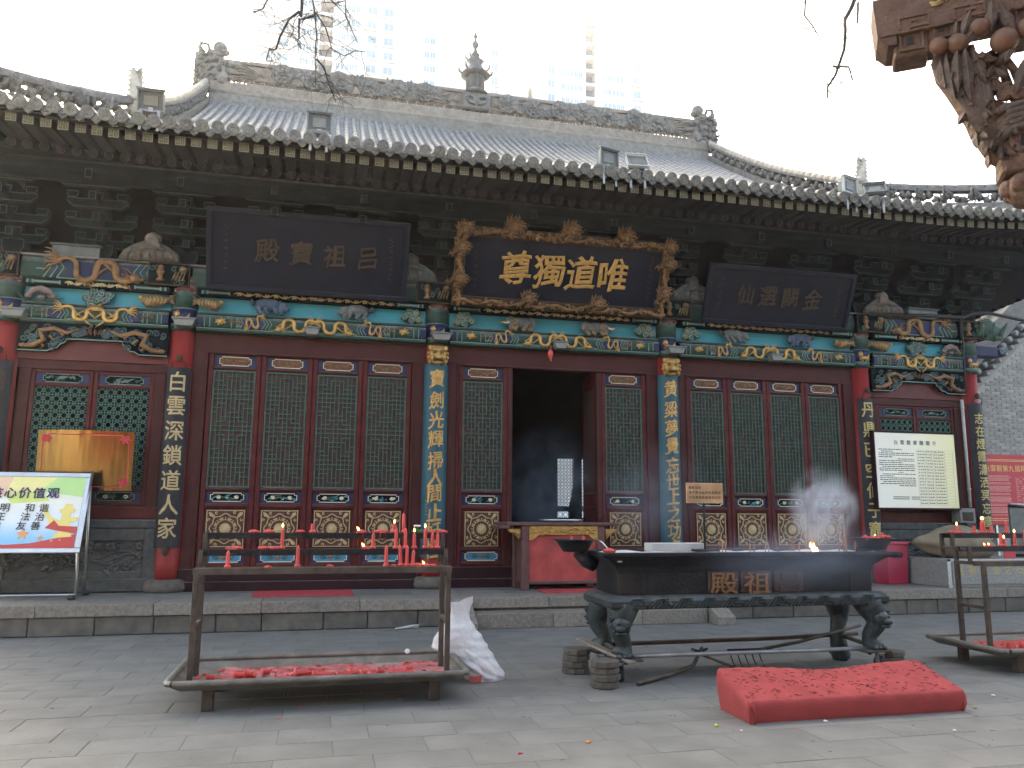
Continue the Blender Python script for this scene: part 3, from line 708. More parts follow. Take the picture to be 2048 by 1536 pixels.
def lattice_c(w, h, p=.125):
    mb = MB(); nx, nz = max(1, round(w/p)), max(1, round(h/p)); px, pz = w/nx, h/nz; b = .011
    for i in range(nx):
        for j in range(nz):
            x, z = -w/2+(i+.5)*px, -h/2+(j+.5)*pz; a, c = px*.33, pz*.33
            mb.strip([(x-a, z-c*.4), (x-a*.4, z-c), (x+a*.4, z-c), (x+a, z-c*.4), (x+a, z+c*.4), (x+a*.4, z+c), (x-a*.4, z+c), (x-a, z+c*.4)], b, -.012, .0, 0, True)
            for s in (-1, 1):
                mb.box(x+s*a*.45-b/2, x+s*a*.45+b/2, -.0115, .0, z+c, z+pz/2); mb.box(x+s*a*.45-b/2, x+s*a*.45+b/2, -.0115, .0, z-pz/2, z-c)
                mb.box(x+a, x+px/2, -.0118, .0, z+s*c*.45-b/2, z+s*c*.45+b/2); mb.box(x-px/2, x-a, -.0118, .0, z+s*c*.45-b/2, z+s*c*.45+b/2)
        mb.box(-w/2+i*px-b/2, -w/2+i*px+b/2, -.01, .0, -h/2, h/2)
    for j in range(1, nz): mb.box(-w/2, w/2, -.0105, .0, -h/2+j*pz-b/2, -h/2+j*pz+b/2)
    return mb
def cartouche(w, h, n=.035):
    a, c = w/2, h/2
    return [(-a, -c+n*.7), (-a+n, -c+n*.7), (-a+n, -c), (a-n, -c), (a-n, -c+n*.7), (a, -c+n*.7), (a, c-n*.7), (a-n, c-n*.7), (a-n, c), (-a+n, c), (-a+n, c-n*.7), (-a, c-n*.7)]
def carved_panel(w, h, pw, ph, seed, cols, flower=False):
    """blue board with a cream-edged carved cartouche; materials: board, edge, ground, relief a, relief b, relief c"""
    rd = random.Random(seed); mb = MB()
    mb.box(-w/2, w/2, -.004, .01, -h/2, h/2, 0)
    mb.prism(cartouche(pw, ph), -.008, 0, 2)
    mb.strip(cartouche(pw, ph), .011, -.022, -.004, 1, True)
    k = 0
    while k < 13:
        x, z = rd.uniform(-pw/2+.05, pw/2-.05), rd.uniform(-ph/2+.035, ph/2-.035)
        q = rd.random()
        if q < .45: mb.rtube([(x-.05, -.012, z-.02+rd.uniform(-.02, .02)), (x, -.016, z+rd.uniform(-.015, .015)), (x+.05, -.012, z+rd.uniform(-.03, .03))], [.008, .012, .005], 5, 3+k % 2, .7)
        elif q < .8: mb.leaf((x, -.012, z), (x+rd.uniform(-.06, .06), -.016, z+rd.uniform(-.035, .035)), .03, 0, .006, .008, 3+k % 3)
        else: mb.ball((x, -.014, z), (.02, .008, .016), 7, 5, 3+k % 3, .1)
        k += 1
    if flower:
        for x in (-pw*.25, pw*.28):
            for q in range(7): a = q*.9; mb.ball((x+.022*cos(a), -.016, .018*sin(a)), (.014, .006, .012), 6, 5, 5)
            mb.ball((x, -.02, 0), (.014, .007, .012), 7, 5, 1)
    return mb
def medallion(s):
    """square gilt tracery: frame, ring of scallops, sun flower, corner and inner scrolls"""
    mb = MB(); mb.box(-s/2, s/2, -.004, .006, -s/2, s/2, 0)
    f = s/2-.012; mb.strip([(-f, -f), (f, -f), (f, f), (-f, f)], .018, -.014, -.004, 1, True)
    R = s*.375; mb.strip([((R+.014*cos(8*a))*cos(a), (R+.014*cos(8*a))*sin(a)) for a in [2*pi*q/64 for q in range(64)]], .015, -.013, -.004, 1, True)
    star = []
    for q in range(32): rr = s*(.165 if q % 2 else .125); a = 2*pi*q/32; star.append((rr*cos(a), rr*sin(a)))
    mb.prism(star, -.014, -.004, 1)
    mb.lathe([(s*.1, 0), (s*.09, .004), (s*.02, .008)], 14, (0, 0, 0), 1); o = len(mb.v)-14*3
    for i in range(o, len(mb.v)): x, y, z = mb.v[i]; mb.v[i] = (x, -.014-z, y)
    for q in range(8):
        a = q*pi/4+pi/8; cx, cz = s*.265*cos(a), s*.265*sin(a)
        for sg in (-1, 1):
            pts = spiral(cx+sg*.03*-sin(a), cz+sg*.03*cos(a), .035, .9, a+sg*1.2, 8, 0, sg)
            mb.strip([(p[0], p[2]) for p in pts], .014, -.012, -.004, 1)
        mb.prism([(cx+.03*cos(a), cz+.03*sin(a)), (cx-.018*sin(a), cz+.018*cos(a)), (cx-.035*cos(a), cz-.035*sin(a)), (cx+.018*sin(a), cz-.018*cos(a))], -.012, -.004, 1)
    for sx in (-1, 1):
        for sz in (-1, 1):
            for (dx, dz, rr, a) in ((.07, .07, .035, 0), (.15, .045, .026, 1.), (.045, .15, .026, 2.2), (.105, .1, .024, 4)):
                pts = spiral(sx*(s/2-dx), sz*(s/2-dz), rr, .95, a*sx, 8, 0, sx*sz)
                mb.strip([(p[0], p[2]) for p in pts], .014, -.012, -.004, 1)
            mb.leaf((sx*(s/2-.11), -.006, sz*(s/2-.11)), (sx*(s/2-.035), -.01, sz*(s/2-.035)), .05, 0, .004, .006, 1)
    return mb
LZ = dict(bot=.70, top=4.025)
DM = {}
def leaf_meshes(w, pat):
    k = (round(w, 3), pat)
    if k in DM: return DM[k]
    st = .075; iw = w-2*st; fr = MB(); z0, z1 = LZ['bot'], LZ['top']
    for s in (-1, 1): fr.cbox(min(s*w/2, s*(w/2-st)), max(s*w/2, s*(w/2-st)), -.035, .03, z0, z1, .008)
    rails = [(z0, z0+.08), (.94, 1.0), (1.60, 1.68), (1.865, 1.915), (3.745, 3.795), (3.985, z1)]
    for a, b in rails:
        fr.cbox(-iw/2, iw/2, -.03, .03, a, b, .008); fr.cbox(-iw/2, iw/2, -.046, -.03, a+.3*(b-a), b-.3*(b-a), .004)
    fr.box(-iw/2, iw/2, .0, .02, .94, 1.68); fr.box(-iw/2, iw/2, .0, .02, z0, .94)
    fr.cbox(-iw/2+.03, iw/2-.03, -.012, .0, 1.02, 1.585, .006)
    fr.box(-iw/2, iw/2, .022, .03, 3.78, 4.0); fr.box(-iw/2, iw/2, .022, .03, 1.68, 1.88)
    zl0, zl1 = 1.918, 3.742; lw, lh = iw-.05, zl1-zl0-.05
    lat = (lattice_a if pat == 'a' else lattice_b)(lw, lh)
    for s in (-1, 1):
        lat.cbox(min(s*lw/2, s*(lw/2+.024)), max(s*lw/2, s*(lw/2+.024)), -.018, .012, -lh/2-.024, lh/2+.024, .004)
        lat.cbox(-lw/2, lw/2, -.0175, .012, min(s*lh/2, s*(lh/2+.024)), max(s*lh/2, s*(lh/2+.024)), .004)
    back = MB().box(-iw/2, iw/2, .018, .028, zl0, zl1)
    DM[k] = (fr.mesh('door_leaf', ['door_red']), lat.mesh('lattice', ['lattice_green']), back.mesh('backing_board', ['panel_dark']),
             medallion(min(.57, iw-.07)).mesh('medallion', ['medallion_ground', 'cream_gold']), iw, (zl0+zl1)/2)
    return DM[k]
def door_leaf(x, w, pat, seed, y=.02):
    fr, lat, back, med, iw, lz = leaf_meshes(w, pat)
    d = obj('door_leaf', fr, None, hall, (x, y, 0))
    obj('lattice', lat, None, d, (0, 0, lz)); obj('backing_board', back, None, d)
    obj('medallion', med, None, d, (0, -.015, 1.3))
    obj('top_panel', carved_panel(iw, .2, iw*.74, .135, seed, 0), ['panel_blue', 'cream', 'orange_brown', 'gold_dull', 'animal_bronze', 'cloud_blue'], d, (0, .016, 3.89))
    obj('middle_panel', carved_panel(iw, .185, iw*.76, .125, seed+50, 0, True), ['panel_blue', 'cream', 'beam_dark', 'cloud_green', 'teal_board', 'cream'], d, (0, .016, 1.772))
    lp = MB(); pw = iw*.78
    lp.box(-iw/2+.01, iw/2-.01, -.004, .01, -.085, .085, 0); lp.prism(cartouche(pw, .13), -.008, 0, 2); lp.strip(cartouche(pw, .13), .013, -.018, -.004, 1, True)
    for s in (-1, 1): lp.strip([(p[0], p[2]) for p in spiral(s*.11, .0, .04, 1., 0 if s > 0 else pi, 10, 0, s)], .018, -.014, -.006, 3); lp.leaf((s*.05, -.01, 0), (s*.15, -.012, -.02), .04, 0, .005, .005, 3)
    lp.ball((0, -.01, 0), (.04, .008, .032), 10, 6, 4)
    obj('bottom_panel', lp, ['panel_blue', 'cream', 'bright_blue', 'cloud_green', 'gold_dull'], d, (0, -.004, .862))
    return d
def bay_frame(x0, x1, zt, zb=.7):
    """fixed red frame round a door bay"""
    f = MB(); f.cbox(x0-.1, x0+.16, -.03, .11, zb-.02, zt, .008); f.cbox(x1-.16, x1+.1, -.03, .11, zb-.02, zt, .008)
    f.cbox(x0+.155, x0+.19, -.05, .05, zb, zt-.03, .006); f.cbox(x1-.19, x1-.155, -.05, .05, zb, zt-.03, .006)
    f.cbox(x0+.16, x1-.16, -.05, .06, zt-.035, zt-.0035, .006)
    obj('door_frame', f, 'frame_red', hall)
    t = MB(); t.cbox(x0-.12, x1+.12, -.06, .12, PZ+.14, .7, .008); t.cbox(x0-.18, x1+.18, -.12, .12, PZ-.004, PZ+.139, .01)
    obj('threshold', t, 'threshold', hall)
sd_ = 10
for bi in (1, 3):
    x0, x1 = bays[bi]; bay_frame(x0, x1, 4.03)
    a, b = x0+.195, x1-.195; w = (b-a)/4
    for k in range(4): door_leaf(a+w*(k+.5), w-.008, 'a', sd_); sd_ += 1
x0, x1 = bays[2]; bay_frame(x0, x1, 4.03)
wl = 0.83
door_leaf(x0+.195+wl/2, wl, 'b', 31); door_leaf(x1-.195-wl/2, wl, 'b', 32)
xo0, xo1 = x0+.195+wl, x1-.195-wl                  # open doorway
f = MB()
for x, s in ((xo0, 1), (xo1, -1)):
    f.cbox(min(x+s*.004, x+s*.09), max(x+s*.004, x+s*.09), -.02, .1, .7, 4.02, .008)
obj('door_post', f, 'frame_red', hall)
for x, s in ((xo0+.03, -1), (xo1-.03, 1)):         # inner leaves swung open into the hall
    d = door_leaf(0, .78, 'b', 40+s); d.location = (x+s*.0, .5, 0); d.rotation_euler = (0, 0, radians(88)*s)
# window bays at both ends
for bi in (0, 4):
    x0, x1 = bays[bi]; xc = (x0+x1)/2; w = x1-x0
    f = MB(); zt, zb = 3.78, 1.43
    f.cbox(x0-.1, x1+.1, .0, .1, 3.64, zt-.0035, .008)
    for sx in (-1, 1): f.cbox(min(xc+sx*w/2, xc+sx*(w/2-.17)), max(xc+sx*w/2, xc+sx*(w/2-.17)), 0, .1, zb, 3.64, .008)
    obj('window_frame', f, 'frame_red', hall)
    obj('window_sill_board', MB().cbox(x0-.1, x1+.1, -.03, .12, zb, 1.62, .01), 'door_red', hall)
    iw = w-.34; a = xc-iw/2
    for k in range(2):
        lw = iw/2-.004; lx = a+lw/2+k*(iw/2+.004)
        s = MB()
        for sx in (-1, 1): s.cbox(min(sx*lw/2, sx*(lw/2-.06)), max(sx*lw/2, sx*(lw/2-.06)), -.01, .06, 1.625, 3.635, .008)
        for p, q in ((1.625, 1.68), (1.85, 1.9), (3.39, 3.44), (3.59, 3.635)): s.cbox(-lw/2+.06, lw/2-.06, -.008, .06, p, q, .008)
        sh = obj('window_sash', s, 'door_red', hall, (lx, .03, 0))
        obj('lattice', lattice_c(lw-.12, 1.49), 'lattice_green', sh, (0, .02, 2.645))
        obj('backing_board', MB().box(-lw/2+.05, lw/2-.05, .045, .055, 1.9, 3.4), 'beam_dark', sh)
        obj('top_panel', carved_panel(lw-.12, .15, (lw-.12)*.72, .12, 70+bi+k, 0), ['panel_blue', 'line_pale', 'beam_dark', 'line_pale', 'cloud_green', 'gold_dull'], sh, (0, .02, 3.515))
        obj('bottom_panel', carved_panel(lw-.12, .17, (lw-.12)*.72, .12, 80+bi+k, 0, True), ['panel_blue', 'line_pale', 'beam_dark', 'cloud_green', 'cloud_green', 'cream'], sh, (0, .02, 1.765))
    # carved stone dado below the window
    dd = MB(); dd.cbox(x0-.12, x1+.12, -.12, .12, 1.3, 1.43, .015); dd.cbox(x0-.1, x1+.1, -.06, .12, PZ, 1.3, .01)
    dd.cbox(x0-.1, x1+.1, -.1, .1, PZ+.01, PZ+.2, .012)
    for (p, q, r, t) in ((x0-.1, x0+.12, PZ+.2, 1.3), (x1-.12, x1+.1, PZ+.2, 1.3)): dd.cbox(p, q, -.1, .1, r, t, .01)
    dd.cbox(x0+.12, x1-.12, -.1, .1, 1.12, 1.3, .01); dd.cbox(x0+.12, x1-.12, -.09, .1, PZ+.2, PZ+.3, .01)
    d = obj('stone_dado', dd, 'carved_stone', hall)
    rv = MB(); rd = random.Random(5+bi); L = w-.3
    for k in range(48):
        x, z = rd.uniform(-L/2, L/2), rd.uniform(-.2, .2)
        if k % 3: rv.leaf((x, -.06, z), (x+rd.uniform(-.14, .14), -.09, z+rd.uniform(-.1, .1)), .1, 0, .02, .03)
        else:
            for q in range(5): a = q*1.26; rv.ball((x+.035*cos(a), -.07, z+.035*sin(a)), (.03, .02, .03), 6, 5)
    for k in range(4): rv.rtube([(-L/2+L*q/10, -.065, -.1+.08*k*.5+.07*sin(q*1.3+k)) for q in range(11)], .014, 5, 0, .8)
    obj('carved_vine', rv, 'carved_stone', d, (xc, 0, .89))

# ------------------------------------------------------------------ inside of the hall, walls
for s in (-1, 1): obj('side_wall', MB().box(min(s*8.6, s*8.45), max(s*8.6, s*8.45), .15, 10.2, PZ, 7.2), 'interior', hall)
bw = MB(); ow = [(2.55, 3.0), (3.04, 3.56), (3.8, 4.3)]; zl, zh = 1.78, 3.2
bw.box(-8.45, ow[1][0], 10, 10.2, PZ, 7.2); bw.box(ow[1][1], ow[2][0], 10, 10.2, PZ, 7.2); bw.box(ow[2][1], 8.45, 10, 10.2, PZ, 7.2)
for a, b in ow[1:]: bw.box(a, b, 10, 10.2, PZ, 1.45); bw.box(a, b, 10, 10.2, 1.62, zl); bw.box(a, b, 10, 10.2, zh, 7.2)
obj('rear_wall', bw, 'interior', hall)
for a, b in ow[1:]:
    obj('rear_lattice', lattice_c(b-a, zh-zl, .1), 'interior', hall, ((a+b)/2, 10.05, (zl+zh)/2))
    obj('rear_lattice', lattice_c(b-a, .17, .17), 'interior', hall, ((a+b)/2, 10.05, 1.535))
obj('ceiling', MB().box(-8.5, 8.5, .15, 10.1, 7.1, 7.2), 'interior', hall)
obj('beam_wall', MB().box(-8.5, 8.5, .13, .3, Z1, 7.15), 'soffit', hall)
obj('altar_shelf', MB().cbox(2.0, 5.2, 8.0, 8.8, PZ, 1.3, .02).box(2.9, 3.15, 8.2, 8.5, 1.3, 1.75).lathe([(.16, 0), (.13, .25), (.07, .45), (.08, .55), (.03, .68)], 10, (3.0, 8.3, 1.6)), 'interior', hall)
# ------------------------------------------------------------------ bracket sets under the eaves
def bbox_b(mb, x0, x1, y0, y1, z0, z1, e=.012):
    """block whose front face has a painted border, darkened for the eave shade"""
    mb.box(x0, x1, y0, y1, z0, z1, 0)
    mb.strip([(x0+e/2, z0+e/2), (x1-e/2, z0+e/2), (x1-e/2, z1-e/2), (x0+e/2, z1-e/2)], e, y0-.004, y0, 1, True)
def dougong():
    mb = MB(); z = 0
    def block(x, y, z, w=.2, h=.16):
        mb.prism([(x-w*.36, z), (x+w*.36, z), (x+w/2, z+h*.45), (x+w/2, z+h), (x-w/2, z+h), (x-w/2, z+h*.45)], y-w/2, y+w/2, 0)
        mb.strip([(x-w*.36, z+.006), (x+w*.36, z+.006), (x+w/2-.006, z+h*.45), (x+w/2-.006, z+h-.006), (x-w/2+.006, z+h-.006), (x-w/2+.006, z+h*.45)], .012, y-w/2-.004, y-w/2, 1, True)
    def arm(x0, x1, y, z, h=.13, d=.1):
        c = .09
        mb.prism([(x0+c, z), (x1-c, z), (x1, z+h*.6), (x1, z+h), (x0, z+h), (x0, z+h*.6)], y-d/2, y+d/2, 0)
        mb.strip([(x0+c, z+.006), (x1-c, z+.006), (x1-.006, z+h*.6), (x1-.006, z+h-.006), (x0+.006, z+h-.006), (x0+.006, z+h*.6)], .012, y-d/2-.004, y-d/2, 1, True)
    block(0, 0, 0, .3, .22)
    for k in range(4):
        y = -.27*k; zz = .2+.225*k; ln = .42+.08*(k % 2)
        if k < 4: arm(-ln, ln, y, zz)
        mb.box(-.05, .05, y-.34, .1, zz+.01, zz+.14, 0)                       # arm reaching out
        bbox_b(mb, -.05, .05, y-.35, y-.34, zz+.01, zz+.14)
        for x in (-ln+.08, 0, ln-.08): block(x, y, zz+.125, .16, .1)
    return mb
dg_me = dougong().mesh('bracket_set', ['beam_dark', 'line_shaded'] if 'line_shaded' in MAT else ['beam_dark', 'line_pale'])
bx = []
for i in range(5):
    n = 2 if i in (0, 4) else 3
    bx += [CX[i]+(CX[i+1]-CX[i])*k/n for k in range(n)]
bx += [CX[5]]
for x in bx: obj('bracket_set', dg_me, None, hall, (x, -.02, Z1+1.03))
cloudfig = MB(); rdc = random.Random(6)
for k in range(15):
    a = -1.25+2.5*k/14; x = .4*sin(a)*1.05
    cloudfig.tube([(x*1.0, -.2-.04*cos(a), 0), (x*.85+.04*sin(k*2.3), -.24-.03*cos(a), .14), (x*.55, -.22, .27+.05*cos(a)), (x*.2, -.2, .36+.08*cos(a))], [.06, .055, .05, .035], 7, 0)
cloudfig.ball((.0, -.2, .2), (.22, .1, .22), 12, 8, 0, .06); cloudfig.ball((.02, -.2, .46), (.13, .1, .13), 12, 9, 1, .06); cloudfig.ball((.02, -.18, .56), (.08, .07, .05), 8, 6, 0)
for k in range(7): cloudfig.tube([(-.03+.02*k*.9, -.29, .46), (-.05+.03*k, -.3, .3), (-.03+.025*k, -.29, .14+.02*sin(k*3))], [.018, .02, .006], 5, 1)
cloudfig.tube([(-.2, -.28, .22), (0, -.31, .26), (.22, -.27, .2)], [.05, .05, .04], 7, 0)
for x in (-6.55, -2.55, 2.55, 6.5): obj('carved_immortal', cloudfig, ['robe', 'cloth_pink'] if abs(x) > 4 else ['animal_grey', 'robe'], hall, (x, 0, Z1+1.03), None, (1. if x < 0 else -1., 1, .78))
for x in (-7.35, 7.35): bevel(obj('lamp_box', MB().box(-.33, .33, -.2, -.02, 0, .16).box(-.36, .36, -.24, 0, .16, .185), 'lamp_dark', hall, (x-.25 if x < 0 else x+.05, 0, Z1+1.03)), .006)

# ------------------------------------------------------------------ roof surface
PR = [(-2.25, 6.66), (-.5, 7.36), (1.5, 8.28), (4.2, 9.75), (6.1, 10.97), (8.0, 12.3)]
def zr(y):
    P = PR
    if y <= P[0][0]: return P[0][1]+(y-P[0][0])*.39
    for k in range(len(P)-1):
        (a, p), (b, q) = P[k], P[k+1]
        if y <= b:
            t = (y-a)/(b-a)
            m0 = (q-P[k-1][1])/(b-P[k-1][0]) if k else (q-p)/(b-a)*.97
            m1 = (P[k+2][1]-p)/(P[k+2][0]-a) if k+2 < len(P) else (q-p)/(b-a)
            h = b-a
            return (2*t**3-3*t*t+1)*p+(t**3-2*t*t+t)*h*m0+(-2*t**3+3*t*t)*q+(t**3-t*t)*h*m1
    return P[-1][1]
GX, CORX, HY = 7.25, 10.5, 1.25                    # gable line, corner, where the hip ridge starts
def rise(x): return .085*max(0, (abs(x)-6)/2)**2
def eave_y(x): return -2.25-.035*max(0, (abs(x)-6)/2)**2
def hip_y(x): return HY-(abs(x)-GX)/(CORX-GX)*(HY+2.5)
def zs(x, y):
    k = max(0, min(1, (2.-y)/4.2)); return zr(y)+rise(x)*k
roof = obj('roof', MB(), 'tile', hall)
# deck under the tiles (front, back, hips)
dk = MB(); ys = [-2.2+.34*i for i in range(31)]; xs = [-CORX+.5*i for i in range(43)]
for i in range(len(xs)-1):
    for j in range(len(ys)-1):
        x0, x1, y0, y1 = xs[i], xs[i+1], ys[j], ys[j+1]; xm, ym = (x0+x1)/2, (y0+y1)/2
        if abs(xm) > GX+.1 and ym > hip_y(xm)+.3: continue
        q = [(x0, y0), (x1, y0), (x1, y1), (x0, y1)]
        dk.add([(x, y, zs(x, y)-.09) for x, y in q] + [(x, y, zs(x, y)-.15) for x, y in q], [(0, 1, 2, 3), (7, 6, 5, 4), (0, 4, 5, 1)])
for j in range(len(ys)-1):                          # rear slope
    y0, y1 = ys[j], ys[j+1]; dk.add([(x, 16-y, zr(y)-.09) for y in (y0, y1) for x in (-8.6, 8.6)], [(0, 2, 3, 1)])
for s in (-1, 1):                                   # hip ends and gable walls
    dk.add([(s*GX, y, zr(y)-.1) for y in ys if y >= HY] + [(s*GX, 16-y, zr(y)-.1) for y in ys[::-1] if y >= HY], [tuple(range(2*len([y for y in ys if y >= HY])))])
    dk.add([(s*GX, HY, 8.1), (s*GX, 14.75, 8.1), (s*CORX, 18.5, 6.8), (s*CORX, -2.5, 6.8)], [(0, 1, 2, 3)])
obj('roof_deck', dk, 'soffit', roof)
# tiles
SP = .2
cover = MB(); R = .075
def half(mb, L, r0, r1, n=7):
    v = [(r*cos(pi*k/n), y, r*sin(pi*k/n)*.95) for y, r in ((0, r0), (L, r1)) for k in range(n+1)]
    mb.add(v, [(k, n+1+k, n+2+k, k+1) for k in range(n)], 0, True)
half(cover, .3, .068, .06); cover.add([(.068*cos(pi*k/7), 0, .0646*sin(pi*k/7)) for k in range(8)], [tuple(range(8))])
cover_me = cover.mesh('roof_tile', ['tile'])
endt = MB(); half(endt, .36, .078, .066)
endt.add([(.085*cos(2*pi*k/14), -.004, .085*sin(2*pi*k/14)-.005) for k in range(14)] + [(.085*cos(2*pi*k/14), .03, .085*sin(2*pi*k/14)-.005) for k in range(14)], [tuple(range(14))] + [(k, k+14, (k+1) % 14+14, (k+1) % 14) for k in range(14)], 1)
endt.strip([(.066*cos(2*pi*k/14), .066*sin(2*pi*k/14)-.005) for k in range(14)], .012, -.012, 0, 1, True)
for k in range(6): endt.ball((.034*cos(k*pi/3), -.006, .034*sin(k*pi/3)-.005), (.015, .008, .015), 6, 4, 1)
endt_me = endt.mesh('eave_tile', ['tile', 'tile_edge'])
drip = MB(); pts = [(-.075, .03), (-.07, -.01), (-.04, -.055), (0, -.085), (.04, -.055), (.07, -.01), (.075, .03), (.03, -.01), (0, -.02), (-.03, -.01)]
drip.prism(pts, -.01, .02); drip.rtube([(-.04, -.012, -.01), (0, -.014, -.045), (.04, -.012, -.01)], .008, 5)
drip_me = drip.mesh('drip_tile', ['drip_dark'])
fld = MB(); n = int(CORX/SP)
for i in range(-n, n+1):
    x = i*SP; ye = eave_y(x); top = 7.75 if abs(x) < GX-.1 else hip_y(x)-.05
    if top < ye+.1: continue
    y = ye; k = 0
    while y < top:
        sl = (zs(x, y+.1)-zs(x, y))/.1; an = atan2(sl, 1); st = .29*cos(an); z = zs(x, y)
        if k == 0: obj('eave_tile', endt_me, None, roof, (x+random.uniform(-.006, .006), y-.07, z+.0+random.uniform(-.006, .006)), (an*.8, 0, random.uniform(-.03, .03)))
        elif k <= 2 and abs(x) < 9: obj('roof_tile', cover_me, None, roof, (x+random.uniform(-.005, .005), y, z+.005), (an, 0, random.uniform(-.02, .02)))
        else:
            M = T(x+random.uniform(-.004, .004), y, z+.005, an, 0, random.uniform(-.015, .015)); fld.merge(cover, M)
        y += st; k += 1
    xp = x+SP/2
    if abs(xp) < CORX-.2:
        obj('drip_tile', drip_me, None, roof, (xp, eave_y(xp)-.02, zs(xp, eave_y(xp))-.05), (0, 0, random.uniform(-.06, .06)))
tag(obj('tile_field', fld, 'tile', roof), kind='stuff')
pan = MB()
for i in range(-n, n):
    x = (i+.5)*SP; top = 7.75 if abs(x) < GX-.1 else hip_y(x)-.05
    y = eave_y(x); st = .125
    while y < top:
        z0, z1 = zs(x, y), zs(x, y+st+.02); w = SP/2; h = .022+random.uniform(0, .012); dx = random.uniform(-.006, .006)
        pan.add([(x-w, y, z0+.01), (x-w*.4+dx, y, z0-.03+h), (x+w*.4+dx, y, z0-.03+h), (x+w, y, z0+.01),
                 (x-w, y+st+.02, z1+.0), (x-w*.4+dx, y+st+.02, z1-.04), (x+w*.4+dx, y+st+.02, z1-.04), (x+w, y+st+.02, z1+.0),
                 (x-w, y, z0-.03), (x-w*.4+dx, y, z0-.055), (x+w*.4+dx, y, z0-.055), (x+w, y, z0-.03)],
                [(0, 4, 5, 1)[::-1], (1, 5, 6, 2)[::-1], (2, 6, 7, 3)[::-1], (0, 1, 9, 8)[::-1], (1, 2, 10, 9)[::-1], (2, 3, 11, 10)[::-1]])
        y += st
tag(obj('pan_tiles', pan, 'tile_pan', roof), kind='stuff')

# ------------------------------------------------------------------ eave boards and rafters
eb = MB()
for i in range(len(xs)-1):
    x0, x1 = xs[i], xs[i+1]
    a = [(x, eave_y(x)+dy, zs(x, eave_y(x))+dz) for x in (x0, x1) for dy, dz in ((.03, -.05), (.03, -.085), (.09, -.085), (.09, -.05))]
    eb.add(a, [(0, 4, 5, 1)[::-1], (1, 5, 6, 2)[::-1]])
    s = [(x, y, z+rise(x)*.8) for x in (x0, x1) for y, z in ((-2.15, 6.62), (-1.4, 6.74), (0.2, 7.42))]
    eb.add(s, [(0, 1, 4, 3)[::-1], (1, 2, 5, 4)[::-1]])
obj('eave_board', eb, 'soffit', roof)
sq = MB(); hw = .066; sq.box(-hw, hw, 0, 1.0, -hw, hw, 0); sq.box(-hw, hw, -.003, 0, -hw, hw, 1)
e = .01; q = hw-.008
sq.strip([(-q, -q), (q, -q), (q, q), (-q, q)], .012, -.008, -.003, 2, True)
sq.box(-.004, .004, -.0075, -.003, -q, q, 2)
for s in (-1, 1):
    sq.box(min(0, s*q), max(0, s*q), -.0079, -.003, s*.018-.004, s*.018+.004, 2)
    sq.box(s*-.03-.004, s*-.03+.004, -.0083, -.003, min(s*-.005, s*.036), max(s*-.005, s*.036), 2)
sq_me = sq.mesh('flying_rafter', ['rafter_dark', 'rafter_end', 'fret_yellow'])
rd_ = MB(); rd_.tube([(0, 0, 0), (0, 1.9, 0)], .075, 14)
rd_.strip([(.055*cos(2*pi*k/14), .055*sin(2*pi*k/14)) for k in range(14)], .008, -.006, 0, 1, True); rd_.strip([(.026*cos(2*pi*k/10), .026*sin(2*pi*k/10)) for k in range(10)], .008, -.006, 0, 1, True)
rd_me = rd_.mesh('round_rafter', ['rafter_dark', 'rafter_disc'])
m = 48
for i in range(-m, m+1):
    x = i*.205+.05
    if abs(x) > 9.9: continue
    z = rise(x)
    obj('flying_rafter', sq_me, None, roof, (x+random.uniform(-.006, .006), eave_y(x)+.13, 6.5+z), (radians(5), 0, random.uniform(-.02, .02)))
    obj('round_rafter', rd_me, None, roof, (x+random.uniform(-.006, .006), -1.5, 6.44+z*.8), (radians(22), 0, 0))
obj('corner_infill', MB().prism([(8.62, 5.42)] + [(8.62+.21*k+d, 5.44+.085*k+e) for k in range(8) for d, e in ((0, .03), (.1, -.02))] + [(10.3, 6.1), (10.3, 7.15), (8.62, 7.15)], .0, .3), 'soffit', roof)
obj('corner_infill', MB().box(-10.3, -8.62, .05, .3, Z1+1.2, 7.15), 'soffit', roof)
lb = MB(); lb.box(-10, 10, -1.46, -1.36, 6.52, 6.57); lb.tube([(-10, -1.05, 6.42), (10, -1.05, 6.42)], .1, 10); lb.tube([(-10, 0, 6.95), (10, 0, 6.95)], .13, 10); lb.box(-10, 10, -1.1, -1., 6.2, 6.34)
obj('eave_purlin', lb, 'beam_dark', roof)

# ------------------------------------------------------------------ ridges and their ornaments
RY = 8.0
def flower(n=8, layers=3, r=.3):
    mb = MB()
    for l in range(layers):
        rr = r*(1-.3*l); k = n-l
        for q in range(k):
            a = 2*pi*q/k+l*.4; c, s = cos(a), sin(a)
            p = []
            for u, w, d in ((.18, .22, .0), (.55, .36, -.04), (.85, .3, -.05), (1., .06, -.015)):
                d = d*r/.3-.04*l*r/.3
                p += [(rr*(u*c-w*s), d+.02, rr*(u*s+w*c)), (rr*u*c, d-.012, rr*u*s), (rr*(u*c+w*s), d+.02, rr*(u*s-w*c))]
            mb.add(p, [(i*3+j, i*3+j+3, i*3+j+4, i*3+j+1) for i in range(3) for j in (0, 1)], 0, False)
    mb.ball((0, -.03-.04*layers*r/.3, 0), (r*.2, r*.14, r*.2), 8, 6, 0, .1)
    mb.lathe([(r*.75, 0), (r*.7, .05*r/.3)], 12, (0, 0, 0)); o = len(mb.v)-24
    for i in range(o, len(mb.v)): x, y, z = mb.v[i]; mb.v[i] = (x, .06*r/.3-z, y)
    return mb
